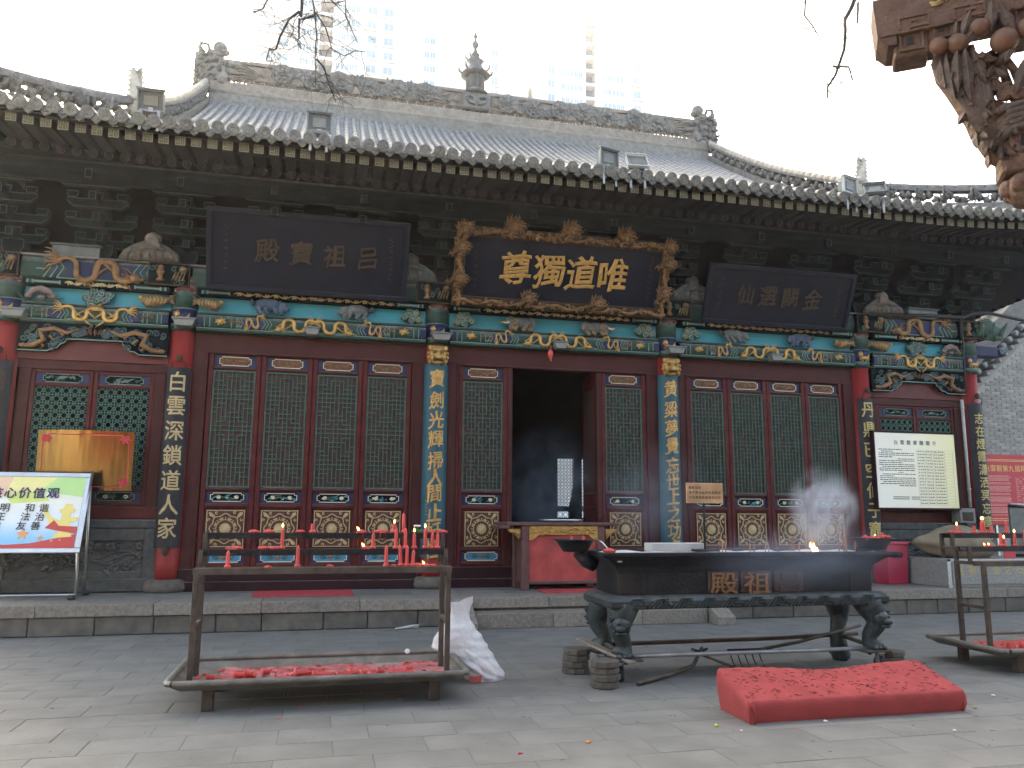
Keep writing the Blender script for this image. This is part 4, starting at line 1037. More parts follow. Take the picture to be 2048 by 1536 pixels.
def leafspray(r=.3, n=5):
    mb = MB()
    for k in range(n):
        a = -.6+k*2*pi/n*.75; t = (r*cos(a), -.05, r*.75*sin(a))
        mb.leaf((0, 0, 0), t, r*.55, 0, .03, .05)
        for s in (-1, 1): mb.leaf((t[0]*.4, -.01, t[2]*.4), (t[0]*.75-s*t[2]*.4, -.04, t[2]*.75+s*t[0]*.4), r*.3, 0, .02, .03)
    return mb
fl_me = flower(9, 3, .31).mesh('carved_flower', ['ridge_grey']); lf_me = leafspray(.37).mesh('carved_leaf', ['ridge_grey'])
fl2_me = flower(6, 2, .29).mesh('carved_flower', ['ridge_grey'])
rg = MB(); RL = 7.15
def bar(y0, y1, z0, z1, m=0): rg.cbox(-RL, RL, RY+y0, RY+y1, z0, z1, .012, m)
bar(-.34, .34, 12.0, 12.4, 1); bar(-.24, .24, 12.4, 12.8, 0); rg.tube([(-RL, RY-.26, 12.44), (RL, RY-.26, 12.44)], .09, 8, 0)
bar(-.1, .1, 12.98, 13.4, 0); bar(-.15, .15, 13.4, 13.5, 0)
k = 0
while k*.26 < 2*RL-.2:                              # row of open rings between base and flower band
    x = -RL+.15+k*.26; rg.tube([(x+.1*cos(a), RY-.1, 12.95-.12*sin(a)*1.) for a in [pi*q/8 for q in range(9)]], .028, 6, 2); rg.ball((x, RY-.04, 12.92), (.03, .03, .04), 6, 5, 2); k += 1
ridge = obj('main_ridge', rg, ['ridge_clay', 'ridge_grey', 'ridge_grey'], hall)
rr = random.Random(12); x = -5.6
for x in [-5.35+.78*k for k in range(15)]:
    if abs(x) < .75: continue
    obj('carved_flower', fl_me if rr.random() < .6 else fl2_me, None, ridge, (x+rr.uniform(-.06, .06), RY-.14, 13.2+rr.uniform(-.03, .09)), (rr.uniform(-.1, .1), rr.uniform(0, 6), rr.uniform(-.2, .2)))
    obj('carved_leaf', lf_me, None, ridge, (x+.39, RY-.11, 13.2+rr.uniform(-.05, .1)), (0, rr.uniform(-.8, .8)+pi*(rr.random() < .5), 0), rr.uniform(.8, 1.05))
for s in (-1, 1):                                   # wing scrolls near both ends and beside the tower
    for x in (s*6.2, s*.95):
        mb = MB()
        for k in range(5): mb.rtube([(-.45+.02*k, 0, .17-.085*k), (-.15, -.02, .18-.085*k), (.15, -.03, .05-.085*k+.03*k), (.4, -.02, -.1+.05*k)] + spiral(.43, -.04+.05*k, .06, .9, pi, 8, -.02), .025, 6, 0, .8)
        obj('carved_wing', mb, 'ridge_clay', ridge, (x, RY-.11, 13.2), None, (-s, 1, 1))
# tower finial in the middle
tw = MB()
tw.cbox(-.42, .42, RY-.24, RY+.24, 12.9, 13.42, .05); tw.lathe([(.36, 13.42), (.4, 13.46), (.33, 13.5), (.3, 13.55)], 8, (0, RY, 0), 0, False)
tw.lathe([(.25, 13.5), (.25, 14.0)], 8, (0, RY, 0), 0, False)
for q in range(8):
    a = 2*pi*q/8; tw.tube([(.25*cos(a), RY+.25*sin(a), 13.52), (.25*cos(a), RY+.25*sin(a), 14.0)], .03, 6); tw.tube([(.36*cos(a), RY+.36*sin(a), 14.06), (.47*cos(a), RY+.47*sin(a), 14.14), (.5*cos(a), RY+.5*sin(a), 14.24)], [.03, .03, .012], 5)
    for kk in (-1, 0, 1): aa = a+pi/8; tw.tube([(.245*cos(aa+kk*.15), RY+.245*sin(aa+kk*.15), 13.6), (.245*cos(aa+kk*.15), RY+.245*sin(aa+kk*.15), 13.95)], .012, 4)
tw.lathe([(.25, 13.98), (.42, 14.05), (.4, 14.09), (.28, 14.2), (.2, 14.34), (.17, 14.42), (.24, 14.5), (.2, 14.53), (.12, 14.62)], 16, (0, RY, 0))
for q in range(8): a = 2*pi*q/8; tw.tube([(.2*cos(a), RY+.2*sin(a), 14.5), (.29*cos(a), RY+.29*sin(a), 14.58), (.3*cos(a), RY+.3*sin(a), 14.66)], [.02, .02, .008], 5)
tw.lathe([(.1, 14.6), (.13, 14.7), (.06, 14.8), (.04, 14.9), (.09, 14.98), (.1, 15.05), (.04, 15.14), (.03, 15.22), (.06, 15.28), (.03, 15.36), (.01, 15.5)], 12, (0, RY, 0))
for s in (-1, 1): tw.rtube([(s*.1, RY-.25, 13.2), (s*.2, RY-.28, 13.28), (s*.3, RY-.26, 13.2), (s*.22, RY-.26, 13.08), (s*.05, RY-.27, 13.02)], .04, 6); tw.ball((s*.12, RY-.26, 13.24), .05, 7, 5)
obj('tower_finial', tw, 'ridge_grey', ridge)
def chiwen():
    """ridge-end beast: blocky mass clasping the ridge, round head toward the middle, pierced mane and small finial outside"""
    mb = MB(); rd = random.Random(4)
    mb.cbox(-.5, .28, -.2, .2, -.45, .32, .07); mb.cbox(-.15, .34, -.17, .17, .3, .62, .08)
    mb.ball((-.24, 0, .82), (.2, .2, .22), 12, 9, 0, .06); mb.ball((-.4, -.06, .7), (.12, .13, .09), 9, 7, 0, .1); mb.ball((-.1, 0, .58), (.25, .19, .2), 10, 7, 0, .1)
    mb.rtube([(-.45, -.12, .3), (-.68, -.12, .34), (-.86, -.12, .3)], [.12, .09, .05], 7); mb.rtube([(-.45, -.12, .12), (-.66, -.12, .1), (-.84, -.12, .06)], [.1, .08, .04], 7)
    mb.tube([(.02, 0, .7), (.1, 0, .92), (.26, 0, .95), (.3, 0, .8), (.2, 0, .7)], [.06, .05, .045, .045, .04], 7)
    mb.lathe([(.07, .55), (.05, .72), (.09, .78), (.05, .84), (.02, 1.0)], 8, (.3, 0, 0))
    for k in range(34):
        x, z = rd.uniform(-.45, .33), rd.uniform(-.4, .6); a = rd.uniform(0, 6); mb.tube([(x, -.2, z), (x+.07*cos(a), -.26, z+.07*sin(a)), (x+.15*cos(a+.5), -.2, z+.15*sin(a+.5))], [.05, .045, .015], 6)
    for k in range(9): z = -.4+.12*k; mb.tube([(.26, 0, z), (.38, 0, z+.04), (.42+.05*rd.random(), 0, z+.14)], [.08, .055, .015], 6)
    return mb
cw_me = chiwen().mesh('ridge_beast', ['ridge_grey'])
for s in (-1, 1): obj('ridge_beast', cw_me, None, ridge, (s*7.2, RY, 13.05), None, (s*.95, 1, .95))
def swept_ridge(path, hgt, wid, seed, name):
    """ridge running down the roof: courses, a carved band with gaps, round cover tiles on top"""
    mb = MB(); rd = random.Random(seed); P = [Vector(p) for p in path]
    for (o0, o1, w, m) in ((-.1, hgt*.36, wid, 0), (hgt*.82, hgt*.92, wid*.9, 0)):
        v = []
        for p in P:
            k = P.index(p); d = (P[min(k+1, len(P)-1)]-P[max(k-1, 0)]); d.z = 0; d.normalize(); nrm = Vector((-d.y, d.x, 0))
            v += [p+nrm*w+Vector((0, 0, o0)), p-nrm*w+Vector((0, 0, o0)), p-nrm*w+Vector((0, 0, o1)), p+nrm*w+Vector((0, 0, o1))]
        f = [(i*4+j, i*4+(j+1) % 4, i*4+4+(j+1) % 4, i*4+4+j) for i in range(len(P)-1) for j in range(4)] + [(3, 2, 1, 0), tuple(len(v)-4+j for j in range(4))]
        mb.add(v, f, m)
    tot = sum((P[i+1]-P[i]).length for i in range(len(P)-1)); s = .0; res = []
    while s < tot:
        acc = 0
        for i in range(len(P)-1):
            l = (P[i+1]-P[i]).length
            if acc+l >= s:
                t = (s-acc)/l; p = P[i].lerp(P[i+1], t); d = (P[i+1]-P[i]).normalized(); res.append((p, d)); break
            acc += l
        s += .13
    for k, (p, d) in enumerate(res):
        nrm = Vector((-d.y, d.x, 0)); nrm = nrm.normalized() if nrm.length > .01 else Vector((1, 0, 0))
        for sg in (-1, 1):
            q = p+nrm*sg*wid*.35+Vector((0, 0, hgt*(.6+.12*sin(k*1.9)))); a = rd.uniform(0, 6)
            mb.ball(q, (.07, .07, .08), 6, 5, 1, .35)
            e = d*cos(a)+Vector((0, 0, 1))*sin(a)
            mb.tube([q-e*.1, q+nrm*sg*.05, q+e*.1+Vector((0, 0, .04))], [.02, .035, .01], 5, 1)
        if k % 2 == 0: mb.tube([p+Vector((0, 0, hgt*.96))-d*.13, p+Vector((0, 0, hgt*.96))+d*.12], [.09, .078], 10, 2)
    return mb
for s in (-1, 1):
    path = [(s*GX, y, zr(y)-.02) for y in [7.7-.35*k for k in range(19)]]
    obj('gable_ridge', swept_ridge(path, .62, .14, 3, ''), ['ridge_grey', 'ridge_grey', 'ridge_pale'], hall)
    path = [(s*(GX+(CORX-GX)*t), HY-(HY+2.5)*t, zs(GX+(CORX-GX)*t, HY-(HY+2.5)*t)-.02+.22*t*t) for t in [k/14 for k in range(15)]]
    hr = obj('hip_ridge', swept_ridge(path, .56, .12, 8, ''), ['ridge_grey', 'ridge_grey', 'ridge_grey'], hall)
    for k in range(9):
        t = .12+.1*k; x, y = GX+(CORX-GX)*t, HY-(HY+2.5)*t
        obj('carved_flower', fl_me, None, hr, (s*(x-.05), y-.14, zs(x, y)+.34+.22*t*t), (0, k, s*.85), .62)
    # beast at the foot of the gable ridge
    b = MB(); b.rtube([(0, 0, -.1), (-.04, 0, .2), (.02, 0, .45), (.06, 0, .72), (.1, 0, .95)], [.17, .15, .12, .09, .04], 9, 0, .8)
    b.ball((-.06, -.08, .3), (.13, .12, .12), 8, 6, 0, .15)
    for k in range(6): b.rtube([(.0, 0, .35+.1*k), (-.15+.02*k, 0, .5+.1*k)], [.06, .012], 5); b.rtube([(.05, 0, .3+.1*k), (.2, 0, .42+.1*k)], [.06, .012], 5)
    obj('roof_beast', b, 'ridge_pale', hall, (s*(GX+.02), HY-.1, zr(HY)+.25), (0, 0, 0), (s, 1, .9))
# ------------------------------------------------------------------ plaques under the eaves
def carved_border(mb, w, h, fw_, m, seed, y=-.04):
    """gilt frame of writhing dragons: rails plus dense carved scrolls"""
    rd = random.Random(seed)
    for a, b, c, d in ((-w/2, w/2, 0, fw_), (-w/2, w/2, h-fw_, h), (-w/2, -w/2+fw_, fw_, h-fw_), (w/2-fw_, w/2, fw_, h-fw_)): mb.cbox(a, b, y, .05, c, d, .012, m+1)
    P = []
    for s in range(int(w/.075)): P += [(-w/2+.04+s*.075, fw_*.5), (-w/2+.04+s*.075, h-fw_*.5)]
    for s in range(int((h-2*fw_)/.075)): P += [(-w/2+fw_*.5, fw_+s*.075), (w/2-fw_*.5, fw_+s*.075)]
    for x, z in P:
        a = rd.uniform(0, 6.3); r = rd.uniform(.035, .06)
        mb.rtube(spiral(x+rd.uniform(-.02, .02), z+rd.uniform(-.04, .04), r, rd.uniform(.6, 1.1), a, 7, y-.03-rd.uniform(0, .03), rd.choice((-1, 1))), [.022-.002*q for q in range(8)], 5, m, .9)
        if rd.random() < .4: mb.ball((x, y-.04, z+rd.uniform(-.04, .04)), (rd.uniform(.02, .04), .03, rd.uniform(.02, .035)), 6, 5, m, .25)
    mb.rtube([(-w/2+w*q/40, y-.05, fw_*.5+.035*sin(q*1.1)) for q in range(41)], [.024+.008*sin(q) for q in range(41)], 6, m)
    mb.rtube([(-w/2+w*q/40, y-.04, h-fw_*.5+.03*sin(q*1.1)) for q in range(41)], .022, 6, m)
    for s in (-1, 1): mb.rtube([(s*(w/2-fw_*.5)+.035*sin(q*1.2), y-.05, h*q/16) for q in range(17)], .028, 6, m)
def dragon_head(seed=1, big=1.):
    rd = random.Random(seed); mb = MB()
    mb.ball((0, -.05, 0), (.075, .07, .07), 9, 7, 0, .12); mb.ball((0, -.11, -.03), (.055, .06, .035), 8, 6, 0, .1); mb.ball((0, -.09, -.075), (.045, .045, .02), 8, 5, 0, .1)
    for s in (-1, 1):
        mb.ball((s*.04, -.11, .03), .02, 7, 5); mb.tube([(s*.03, -.04, .05), (s*.06, -.03, .11), (s*.05, -.02, .17)], [.016, .012, .004], 5)
        mb.tube([(s*.03, -.14, -.03), (s*.13, -.15, .0), (s*.18, -.14, .06)], [.008, .006, .002], 4)
    for k in range(11):
        a = -.35+k*.385; q = .1+rd.uniform(0, .045); mb.tube([(.06*cos(a), -.02, .06*sin(a)), (q*cos(a+.2), -.04, q*sin(a+.2)), (q*1.35*cos(a-.1), -.02, q*1.35*sin(a-.1))], [.024, .018, .004], 5)
    for k in range(9): a = k*.7; mb.tube([(x_ := rd.uniform(-.16, .16), -.01, -.09+rd.uniform(-.05, .05)), (x_+.06*cos(a), -.05, -.08+.05*sin(a)), (x_+.1*cos(a+.8), -.02, -.09+.08*sin(a+.8))], [.02, .024, .008], 5)
    mb.ball((0, -.02, -.08), (.15, .035, .05), 9, 6, 1, .3)
    return mb
dh_me = dragon_head().mesh('dragon_head', ['gold_dull', 'gold_shadow'])
def small_strokes(parent, x, z0, z1, n, s, m, y=-.02):
    """tiny brush inscription too small to read: rows of short strokes"""
    mb = MB(); rd = random.Random(int(x*100))
    for k in range(n):
        z = z1+(z0-z1)*k/(n-1)
        for q in range(5): a = rd.uniform(-.6, .6); xx, zz = x+rd.uniform(-s/2, s/2), z+rd.uniform(-s/2, s/2); mb.strip([(xx-s*.3*cos(a), zz-s*.3*sin(a)), (xx+s*.3*cos(a), zz+s*.3*sin(a))], s*.12, y-.003, y)
    return tag(obj('inscription', mb, m, parent), kind='stuff')
def plaque(label, loc, w, h, lean, text, size, gap, cm, frame, bm, xoff=0., zc=.52):
    p = thing('name_plaque', label, 'plaque', loc); p.rotation_euler = (lean, 0, 0)
    obj('board', MB().cbox(-w/2, w/2, -.015, .04, 0, h, .006), bm, p)
    if frame:
        f = MB(); carved_border(f, w, h, frame, 0, 5); obj('frame', f, ['gold_dull', 'gold_shadow'], p)
    else:
        f = MB()
        for a, b, c, d in ((-w/2-.03, w/2+.03, -.03, .05), (-w/2-.03, w/2+.03, h-.05, h+.03), (-w/2-.03, -w/2+.05, .05, h-.05), (w/2-.05, w/2+.03, .05, h-.05)): f.cbox(a, b, -.05, .03, c, d, .01)
        obj('frame', f, 'plaque_navy', p)
    n = len(text)
    for k, c in enumerate(text): char(c, 'brush', cm, p, (xoff+(k-(n-1)/2)*gap, -.03, h*zc), size, sy=.6)
    small_strokes(p, -w/2+(.34 if frame else .25), h*.25, h*.78, 7, .06, 'gold_dark'); small_strokes(p, w/2-(.34 if frame else .25), h*.25, h*.78, 8, .06, 'gold_dark')
    return p
plaque('faded black plaque with four dull gold characters, hung above the left lattice doors', (-4.16, -.36, 4.97), 3.0, 1.2, radians(24), '殿寶祖吕', .38, .51, 'gold_dark', 0, 'plaque_black', .12)
pc = plaque('black plaque in a carved gilt dragon frame, hung above the open doorway', (-.03, -.42, 4.93), 3.72, 1.3, radians(24), '尊獨道唯', .58, .565, 'gold', .17, 'plaque_black')
for x, z in ((-.95, 1.34), (0, 1.36), (.95, 1.34)): obj('dragon_head', dh_me, None, pc, (x, -.08, z), None, 1.15)
for x, z in ((-.6, .2), (.6, .2), (-1.78, .95), (1.78, .95), (-1.78, .45), (1.78, .45), (-1.76, 1.24), (1.76, 1.24)): obj('dragon_head', dh_me, None, pc, (x, -.1, z), (0, rng.uniform(-.5, .5), 0), .95)
plaque('plain dark plaque with four bronze characters, hung above the right lattice doors', (4.06, -.36, 4.96), 2.86, 1.0, radians(24), '仙選闕金', .38, .45, 'gold_dark', 0, 'plaque_black', -.03)

# ------------------------------------------------------------------ couplet boards hung on the columns
def couplet(x, z0, z1, text, zs_, size, bm, cm, label, key='bold', mask=False, half=54, small=None):
    R_ = .216; b = thing('couplet_board', label, 'couplet board', (x, 0, z0))
    H = z1-z0; n = 14; mb = MB()
    A = [radians(-half+2*half*k/n) for k in range(n+1)]
    v = [(r*sin(a), -r*cos(a), z) for r in (R_, R_-.02) for z in (0, H) for a in A]; q = n+1
    mb.add(v, [(k, k+1, q+k+1, q+k) for k in range(n)] + [(2*q+k+1, 2*q+k, 3*q+k, 3*q+k+1) for k in range(n)], 0, True)
    mb.add(v, [(k+1, k, 2*q+k, 2*q+k+1) for k in range(n)] + [(q+k, q+k+1, 3*q+k+1, 3*q+k) for k in range(n)] + [(0, q, 3*q, 2*q), (q-1, 3*q-1, 4*q-1, 2*q-1)], 0)
    obj('board', mb, bm, b)
    for c, z in zip(text, zs_):
        bmx = bmesh.new(); bmx.from_mesh(GL[key, c]); mb = MB(); vv = []
        for q_ in range(-5, 6): bmesh.ops.bisect_plane(bmx, geom=bmx.verts[:]+bmx.edges[:]+bmx.faces[:], plane_co=(q_*.085+.003, 0, 0), plane_no=(1, 0, 0))
        me = bpy.data.meshes.new('character'); bmx.to_mesh(me); bmx.free()
        for p in me.vertices:
            X, Y_, Z_ = p.co.x*size*.92, p.co.y*size*.25, p.co.z*size; a = X/R_
            vv.append(((R_+.004-Y_)*sin(a), -(R_+.004-Y_)*cos(a), Z_))
        mb.add(vv, [tuple(p.vertices) for p in me.polygons]); obj('character', mb, cm, b, (0, 0, z-z0))
    hk = MB()
    if not mask:
        hk.tube([(-.1, -R_+.02, H-.01), (-.1, -R_-.01, H+.07), (-.04, -R_-.01, H+.1), (0, -R_-.01, H+.12), (.04, -R_-.01, H+.1), (.1, -R_-.01, H+.07), (.1, -R_+.02, H-.01)], .008, 5); hk.ball((0, -R_-.0, H+.14), (.045, .04, .06), 8, 6)
        obj('hanging_hook', hk, 'gold_dark', b); obj('bottom_peg', MB().leaf((0, -R_-.005, .02), (0, -R_-.02, -.12), .1, 0, .02, .02), 'gold_dark', b)
    else:
        f = MB(); y = -.23
        f.ball((0, y, .0), (.15, .07, .165), 14, 10); f.ball((0, y-.075, -.015), (.04, .045, .075), 9, 7); f.ball((0, y-.1, -.05), (.06, .035, .032), 9, 6)
        f.tube([(-.075, y-.075, -.1), (-.03, y-.105, -.085), (.03, y-.105, -.085), (.075, y-.075, -.1)], [.016, .02, .02, .016], 6, 1); f.ball((0, y-.07, -.13), (.06, .03, .025), 8, 6)
        for s in (-1, 1):
            f.ball((s*.062, y-.062, .03), (.032, .022, .02), 8, 6, 1); f.ball((s*.062, y-.075, .03), (.014, .014, .012), 7, 5); f.tube([(s*.02, y-.075, .055), (s*.065, y-.08, .078), (s*.11, y-.05, .06)], [.014, .02, .01], 6)
            f.ball((s*.085, y-.045, -.045), (.045, .04, .05), 8, 6); f.ball((s*.125, y-.01, .12), (.04, .03, .045), 8, 6)
            for k in range(5): a = s*(.5+.42*k); f.tube([(.13*sin(a), y, .14*cos(a)), (.165*sin(a), y-.02, .175*cos(a)-.01), (.17*sin(a+.15*s), y-.01, .2*cos(a+.15*s)-.02)], [.04, .028, .008], 6)
        obj('lion_mask', f, ['gold', 'gold_dark'], b, (0, 0, H+.13))  # dark gold deepens the eye and mouth recesses by colour
    if small:
        mb = MB(); rd = random.Random(4)
        for k in range(5):
            for q in range(4): xx, zz = -.12+rd.uniform(-.015, .015), small-k*.055+rd.uniform(-.015, .015); mb.strip([(xx-.012, zz), (xx+.012, zz+rd.uniform(-.01, .01))], .004, -.184, -.178)
        tag(obj('inscription', mb, cm, b, (0, 0, -z0)), kind='stuff')
    return b
zz7 = [3.5, 3.13, 2.755, 2.385, 2.01, 1.65, 1.31]
couplet(CX[0], .95, 3.72, '情', [3.42], .3, 'board_black', 'gold_dark', 'worn black couplet board on the leftmost column, cut by the picture edge')
couplet(CX[1], 1.02, 3.72, '白雲深鎖道人家', zz7, .32, 'board_black', 'cream_gold', 'black couplet board with seven gold characters ending in 家, left of the doors')
couplet(CX[4], 1.02, 3.72, '丹鼎已空仙子竈', zz7, .31, 'board_black', 'text_gilt', 'black couplet board with seven gilt characters beginning 丹鼎, beside the notice board')
couplet(CX[5], .95, 3.72, '志在煙霞瀟洒冥忘塵俗居', [3.42-.245*k for k in range(11)], .22, 'board_black', 'text_gilt', 'narrow black couplet board with eleven faded characters on the rightmost column')
zb = [3.73, 3.37, 3.04, 2.73, 2.39, 2.11, 1.86, 1.56, 1.27, .99]
couplet(CX[2], .86, 3.98, '寶劍光輝掃人間止妖怪', zb, .3, 'board_teal', 'gold', 'teal blue couplet board with lion mask on the column left of the doorway', 'brush', True, half=68, small=1.75)
couplet(CX[3], .86, 3.98, '黄粱夢覺忘世上之功名', zb, .3, 'board_teal', 'gold', 'teal blue couplet board with lion mask on the column right of the doorway', 'brush', True, half=68)

# ------------------------------------------------------------------ floodlights and small fittings
def floodlight(x, y, z, tilt, rz, label, light=False, closed=False):
    t = thing('floodlight', label, 'floodlight', (x, y, z), rz, 'floodlights along the eave')
    h = MB(); w, hh, d = .16, .13, .14
    h.prism([(-w, -hh), (w, -hh), (w, hh), (-w, hh)], 0, .02); h.cbox(-w*.8, w*.8, .02, d, -hh*.8, hh*.8, .02)
    h.strip([(-w, -hh), (w, -hh), (w, hh), (-w, hh)], .03, -.03, .02, 1, True); h.box(-w-.02, w+.02, -.05, .02, hh+.005, hh+.025, 1)
    b = obj('housing', h, ['lamp_dark', 'lamp_grey'] if not light else ['lamp_grey', 'pipe_white'], t, (0, 0, .17), (tilt, 0, 0))
    obj('reflector', MB().cbox(-w*.6, w*.6, -.012, 0, -hh*.6, hh*.5, .006), 'lamp_glass', t, (0, 0, .17), (tilt, 0, 0))
    br = MB()
    for s in (-1, 1): br.cbox(s*.11-.018, s*.11+.018, -.03, -.024, -.27, .02, .002)
    br.cbox(-.13, .13, -.03, .12, .0, .012, .003); br.cbox(-.03, .03, 0, .06, .01, .08, .004)
    obj('bracket', br, 'galvanised', t)
for a in ((-6.27, -2.24, 6.8, .25, 0, 'floodlight on the eave at the left, against the bright sky'), (-4.08, -2.24, 6.76, .1, 0, 'square dark floodlight on the eave above the left doors'),
          (.2, -2.24, 6.72, .05, .25, 'dark floodlight, left one of the pair above the doorway'), (.66, -2.24, 6.72, -.55, -.1, 'pale floodlight, right one of the pair above the doorway', True),
          (4.38, -2.24, 6.72, .0, .3, 'pale green floodlight on the eave left of the roof beast', True), (4.86, -2.24, 6.72, -.7, -.5, 'dark floodlight tilted down on the eave right of the roof beast')):
    floodlight(*a)
for x, lb in ((-4.08, 'small grey lamp under the beam above the left doors'), (.02, 'small grey lamp under the beam above the doorway'), (4.1, 'small grey lamp under the beam above the right doors'),
              (-2.02, 'grey wedge lamp on the head of the column left of the doorway'), (2.14, 'grey wedge lamp on the head of the column right of the doorway'), (-8.32, 'grey wedge lamp on the head of the leftmost column'), (-5.98, 'grey wedge lamp on the head of the column left of the doors')):
    w = .11 if abs(x) in (4.08, .02, 4.1) else .16; t = thing('spot_lamp', lb, 'lamp', (x, -.24, Z1+(.0 if w < .12 else .03)), 0, 'small lamps on the beams')
    bevel(obj('lamp_body', MB().add([(sx*w*k, yy, zz) for zz, k in ((0, .75), (.1, 1)) for yy in (-.1, .06) for sx in (-1, 1)], [(0, 2, 3, 1), (4, 5, 7, 6), (0, 1, 5, 4), (2, 6, 7, 3), (0, 4, 6, 2), (1, 3, 7, 5)]), 'plastic_grey', t), .006)
    obj('lamp_cap', MB().cbox(-w*1.12, w*1.12, -.12, .07, .1, .125, .006), 'lamp_grey', t)
k = MB(); k.ball((0, 0, 0), (.05, .04, .075), 9, 7); k.tube([(0, 0, .06), (0, 0, .14)], .01, 5); k.tube([(0, 0, -.06), (.01, 0, -.13)], .018, 5)
tag(obj('red_lantern', k, 'wax', None, (-.14, -.22, Z1-.08)), 'little red hanging ornament under the beam above the doorway', 'ornament')
c = MB(); c.tube([(6.1, -.3, 5.3), (7.5, -.36, 5.36), (8.2, -.33, 5.38), (8.45, -.34, 5.47), (8.8, -.35, 5.5), (9.3, -.4, 5.42), (9.9, -.4, 5.36), (12, 1.5, 5.5)], .035, 7); c.tube([(8.17, -.3, 5.38), (8.2, -.28, 5.0), (8.18, -.27, 4.4), (8.2, -.24, 3.9)], .022, 6)
tag(obj('power_cable', c, 'cable'), 'thick black cable running from the right beam end to the side', 'cable')
k = MB(); k.tube([(8.16, -.16, 3.78), (8.14, -.17, 1.72)], .03, 10); k.lathe([(.036, 0), (.036, .03)], 10, (8.145, -.17, 2.05)); k.lathe([(.036, 0), (.036, .03)], 10, (8.16, -.16, 3.6))
tag(obj('conduit_pipe', k, 'pipe_white'), 'white conduit pipe running down beside the rightmost column', 'pipe')
t = thing('meter_box', 'small grey meter box on the stone sill below the white pipe', 'box', (7.93, -.2, 1.432))
bevel(obj('case', MB().box(-.17, .17, -.12, .1, 0, .27), 'plastic_grey', t), .012); obj('window', MB().cbox(-.12, .12, -.13, -.11, .04, .2, .006), 'gold_dark', t)
cm_ = MB(); cm_.cbox(-.35, .35, -.1, .1, -.12, .12, .03); cm_.tube([(.35, 0, .0), (.5, 0, .02), (.62, 0, .08)], [.1, .09, .06], 8); cm_.strip([(p[0], p[2]) for p in spiral(.42, .0, .06, 1.2, 0, 10)], .015, -.115, -.1, 1)
obj('beam_tail', cm_, ['beam_blue', 'line_pale'], hall, (8.8, -.05, Z1+.46)); 
bd = MB(); bd.rtube([(-.3, -.05, .05), (0, -.1, .1), (.25, -.08, .0)], [.18, .22, .16], 10, 0, .7)
for q in range(8): bd.leaf((-.3+.07*q, -.22, -.12), (-.35+.1*q, -.24, .2*sin(q*2)), .1, 0, .02, .03)
obj('carved_pine', bd, 'cloud_green', hall, (8.85, -.1, Z1+.8)); obj('carved_pine', bd, 'cloud_green', hall, (-8.85, -.1, Z1+.8), None, (-1, 1, 1))
# ------------------------------------------------------------------ side building on the right
sb_ = thing('side_building', 'grey brick side hall with sloping tiled gable beyond the right end', 'building', (0, 0, 0))
YS = 3.0; ZE, XE, SLp = 4.72, 11.3, .85
wb = MB(); XR = 20.
poly = [(XE+.1, 0), (XR, 0), (XR, ZE+(XR-XE)*SLp-.1), (XE+.1, ZE-.02)]
wb.prism(poly, YS, YS+.3); obj('wall', wb, 'mortar', sb_)
bk = MB().cbox(-.135, .135, -.012, .05, -.032, .032, .004).mesh('brick', ['brick_grey'])
cnt = 0; br_rest = MB()
for r in range(130):
    z = .05+r*.07
    for c in range(60):
        x = XE+.25+c*.28+(.14 if r % 2 else 0)
        if x > XR-.2 or z > ZE+(x-.14-XE)*SLp-.42: continue
        if x < 13.6 and z > 2.95 and cnt < 300: obj('brick', bk, None, sb_, (x, YS+random.uniform(-.003, .004), z)); cnt += 1
        elif x < 15.5 and z < 7.5: br_rest.box(x-.135, x+.135, YS-.012, YS+.02, z-.031, z+.031)
tag(obj('brick_courses', br_rest, 'brick_grey', sb_), kind='stuff')
vg = MB()
def along(x0, x1, z_off0, z_off1, y0, y1, m): vg.prism([(x0, ZE+(x0-XE)*SLp+z_off0), (x1, ZE+(x1-XE)*SLp+z_off0), (x1, ZE+(x1-XE)*SLp+z_off1), (x0, ZE+(x0-XE)*SLp+z_off1)], y0, y1, m)
along(XE-.3, XR, .3, .95, YS-.25, YS+.1, 1); along(XE-.3, XR, .95, 1.0, YS-.32, YS+.1, 2); along(XE-.2, XR, -.32, -.1, YS-.1, YS+.1, 0)
for k in range(26):
    x = XE-.1+k*.2; z = ZE+(x-XE)*SLp
    vg.tube([(x, YS-.3, z+.18), (x, YS+.1, z+.2)], .075, 10, 3); vg.tube([(x+.08, YS-.26, z-.02), (x+.08, YS+.1, z)], .06, 8, 3)
obj('verge', vg, ['brick_grey', 'ridge_grey', 'ridge_pale', 'tile'], sb_)
rs = MB()
v = [(XE-.6, YS-.2, ZE+.45), (XE-.6, YS+9, ZE+.45), (XR, YS+9, ZE+(XR-XE)*SLp+1.0), (XR, YS-.2, ZE+(XR-XE)*SLp+1.0)]
rs.add(v, [(0, 1, 2, 3)[::-1]]); obj('roof_slope', rs, 'tile', sb_)
rt_ = MB()
for k in range(34):
    y = YS+.15+k*.22; rt_.tube([(XE-.6, y, ZE+.5), (XR, y, ZE+(XR-XE)*SLp+1.06)], .07, 8)
tag(obj('roof_tiles', rt_, 'tile', sb_), kind='stuff')
fr_ = MB(); rd = random.Random(2)
for k in range(30):
    x = XE-.2+k*.13; z = ZE+(x-XE)*SLp+1.12; fr_.rtube(spiral(x, z, .11, 1.1, rd.uniform(0, 6), 10, YS-.1, rd.choice((-1, 1))), .03, 6)
    fr_.ball((x, YS-.05, z+.05), (.07, .06, .07), 6, 5, 0, .2)
for k in range(7): x = XE+.1+k*.62; z = ZE+(x-XE)*SLp+1.4; fr_.cbox(x-.1, x+.1, YS+.1, YS+.4, z-.3, z+.12, .03); fr_.tube([(x, YS+.2, z+.1), (x+.1, YS+.2, z+.25), (x+.3, YS+.2, z+.2)], [.06, .05, .02], 6)
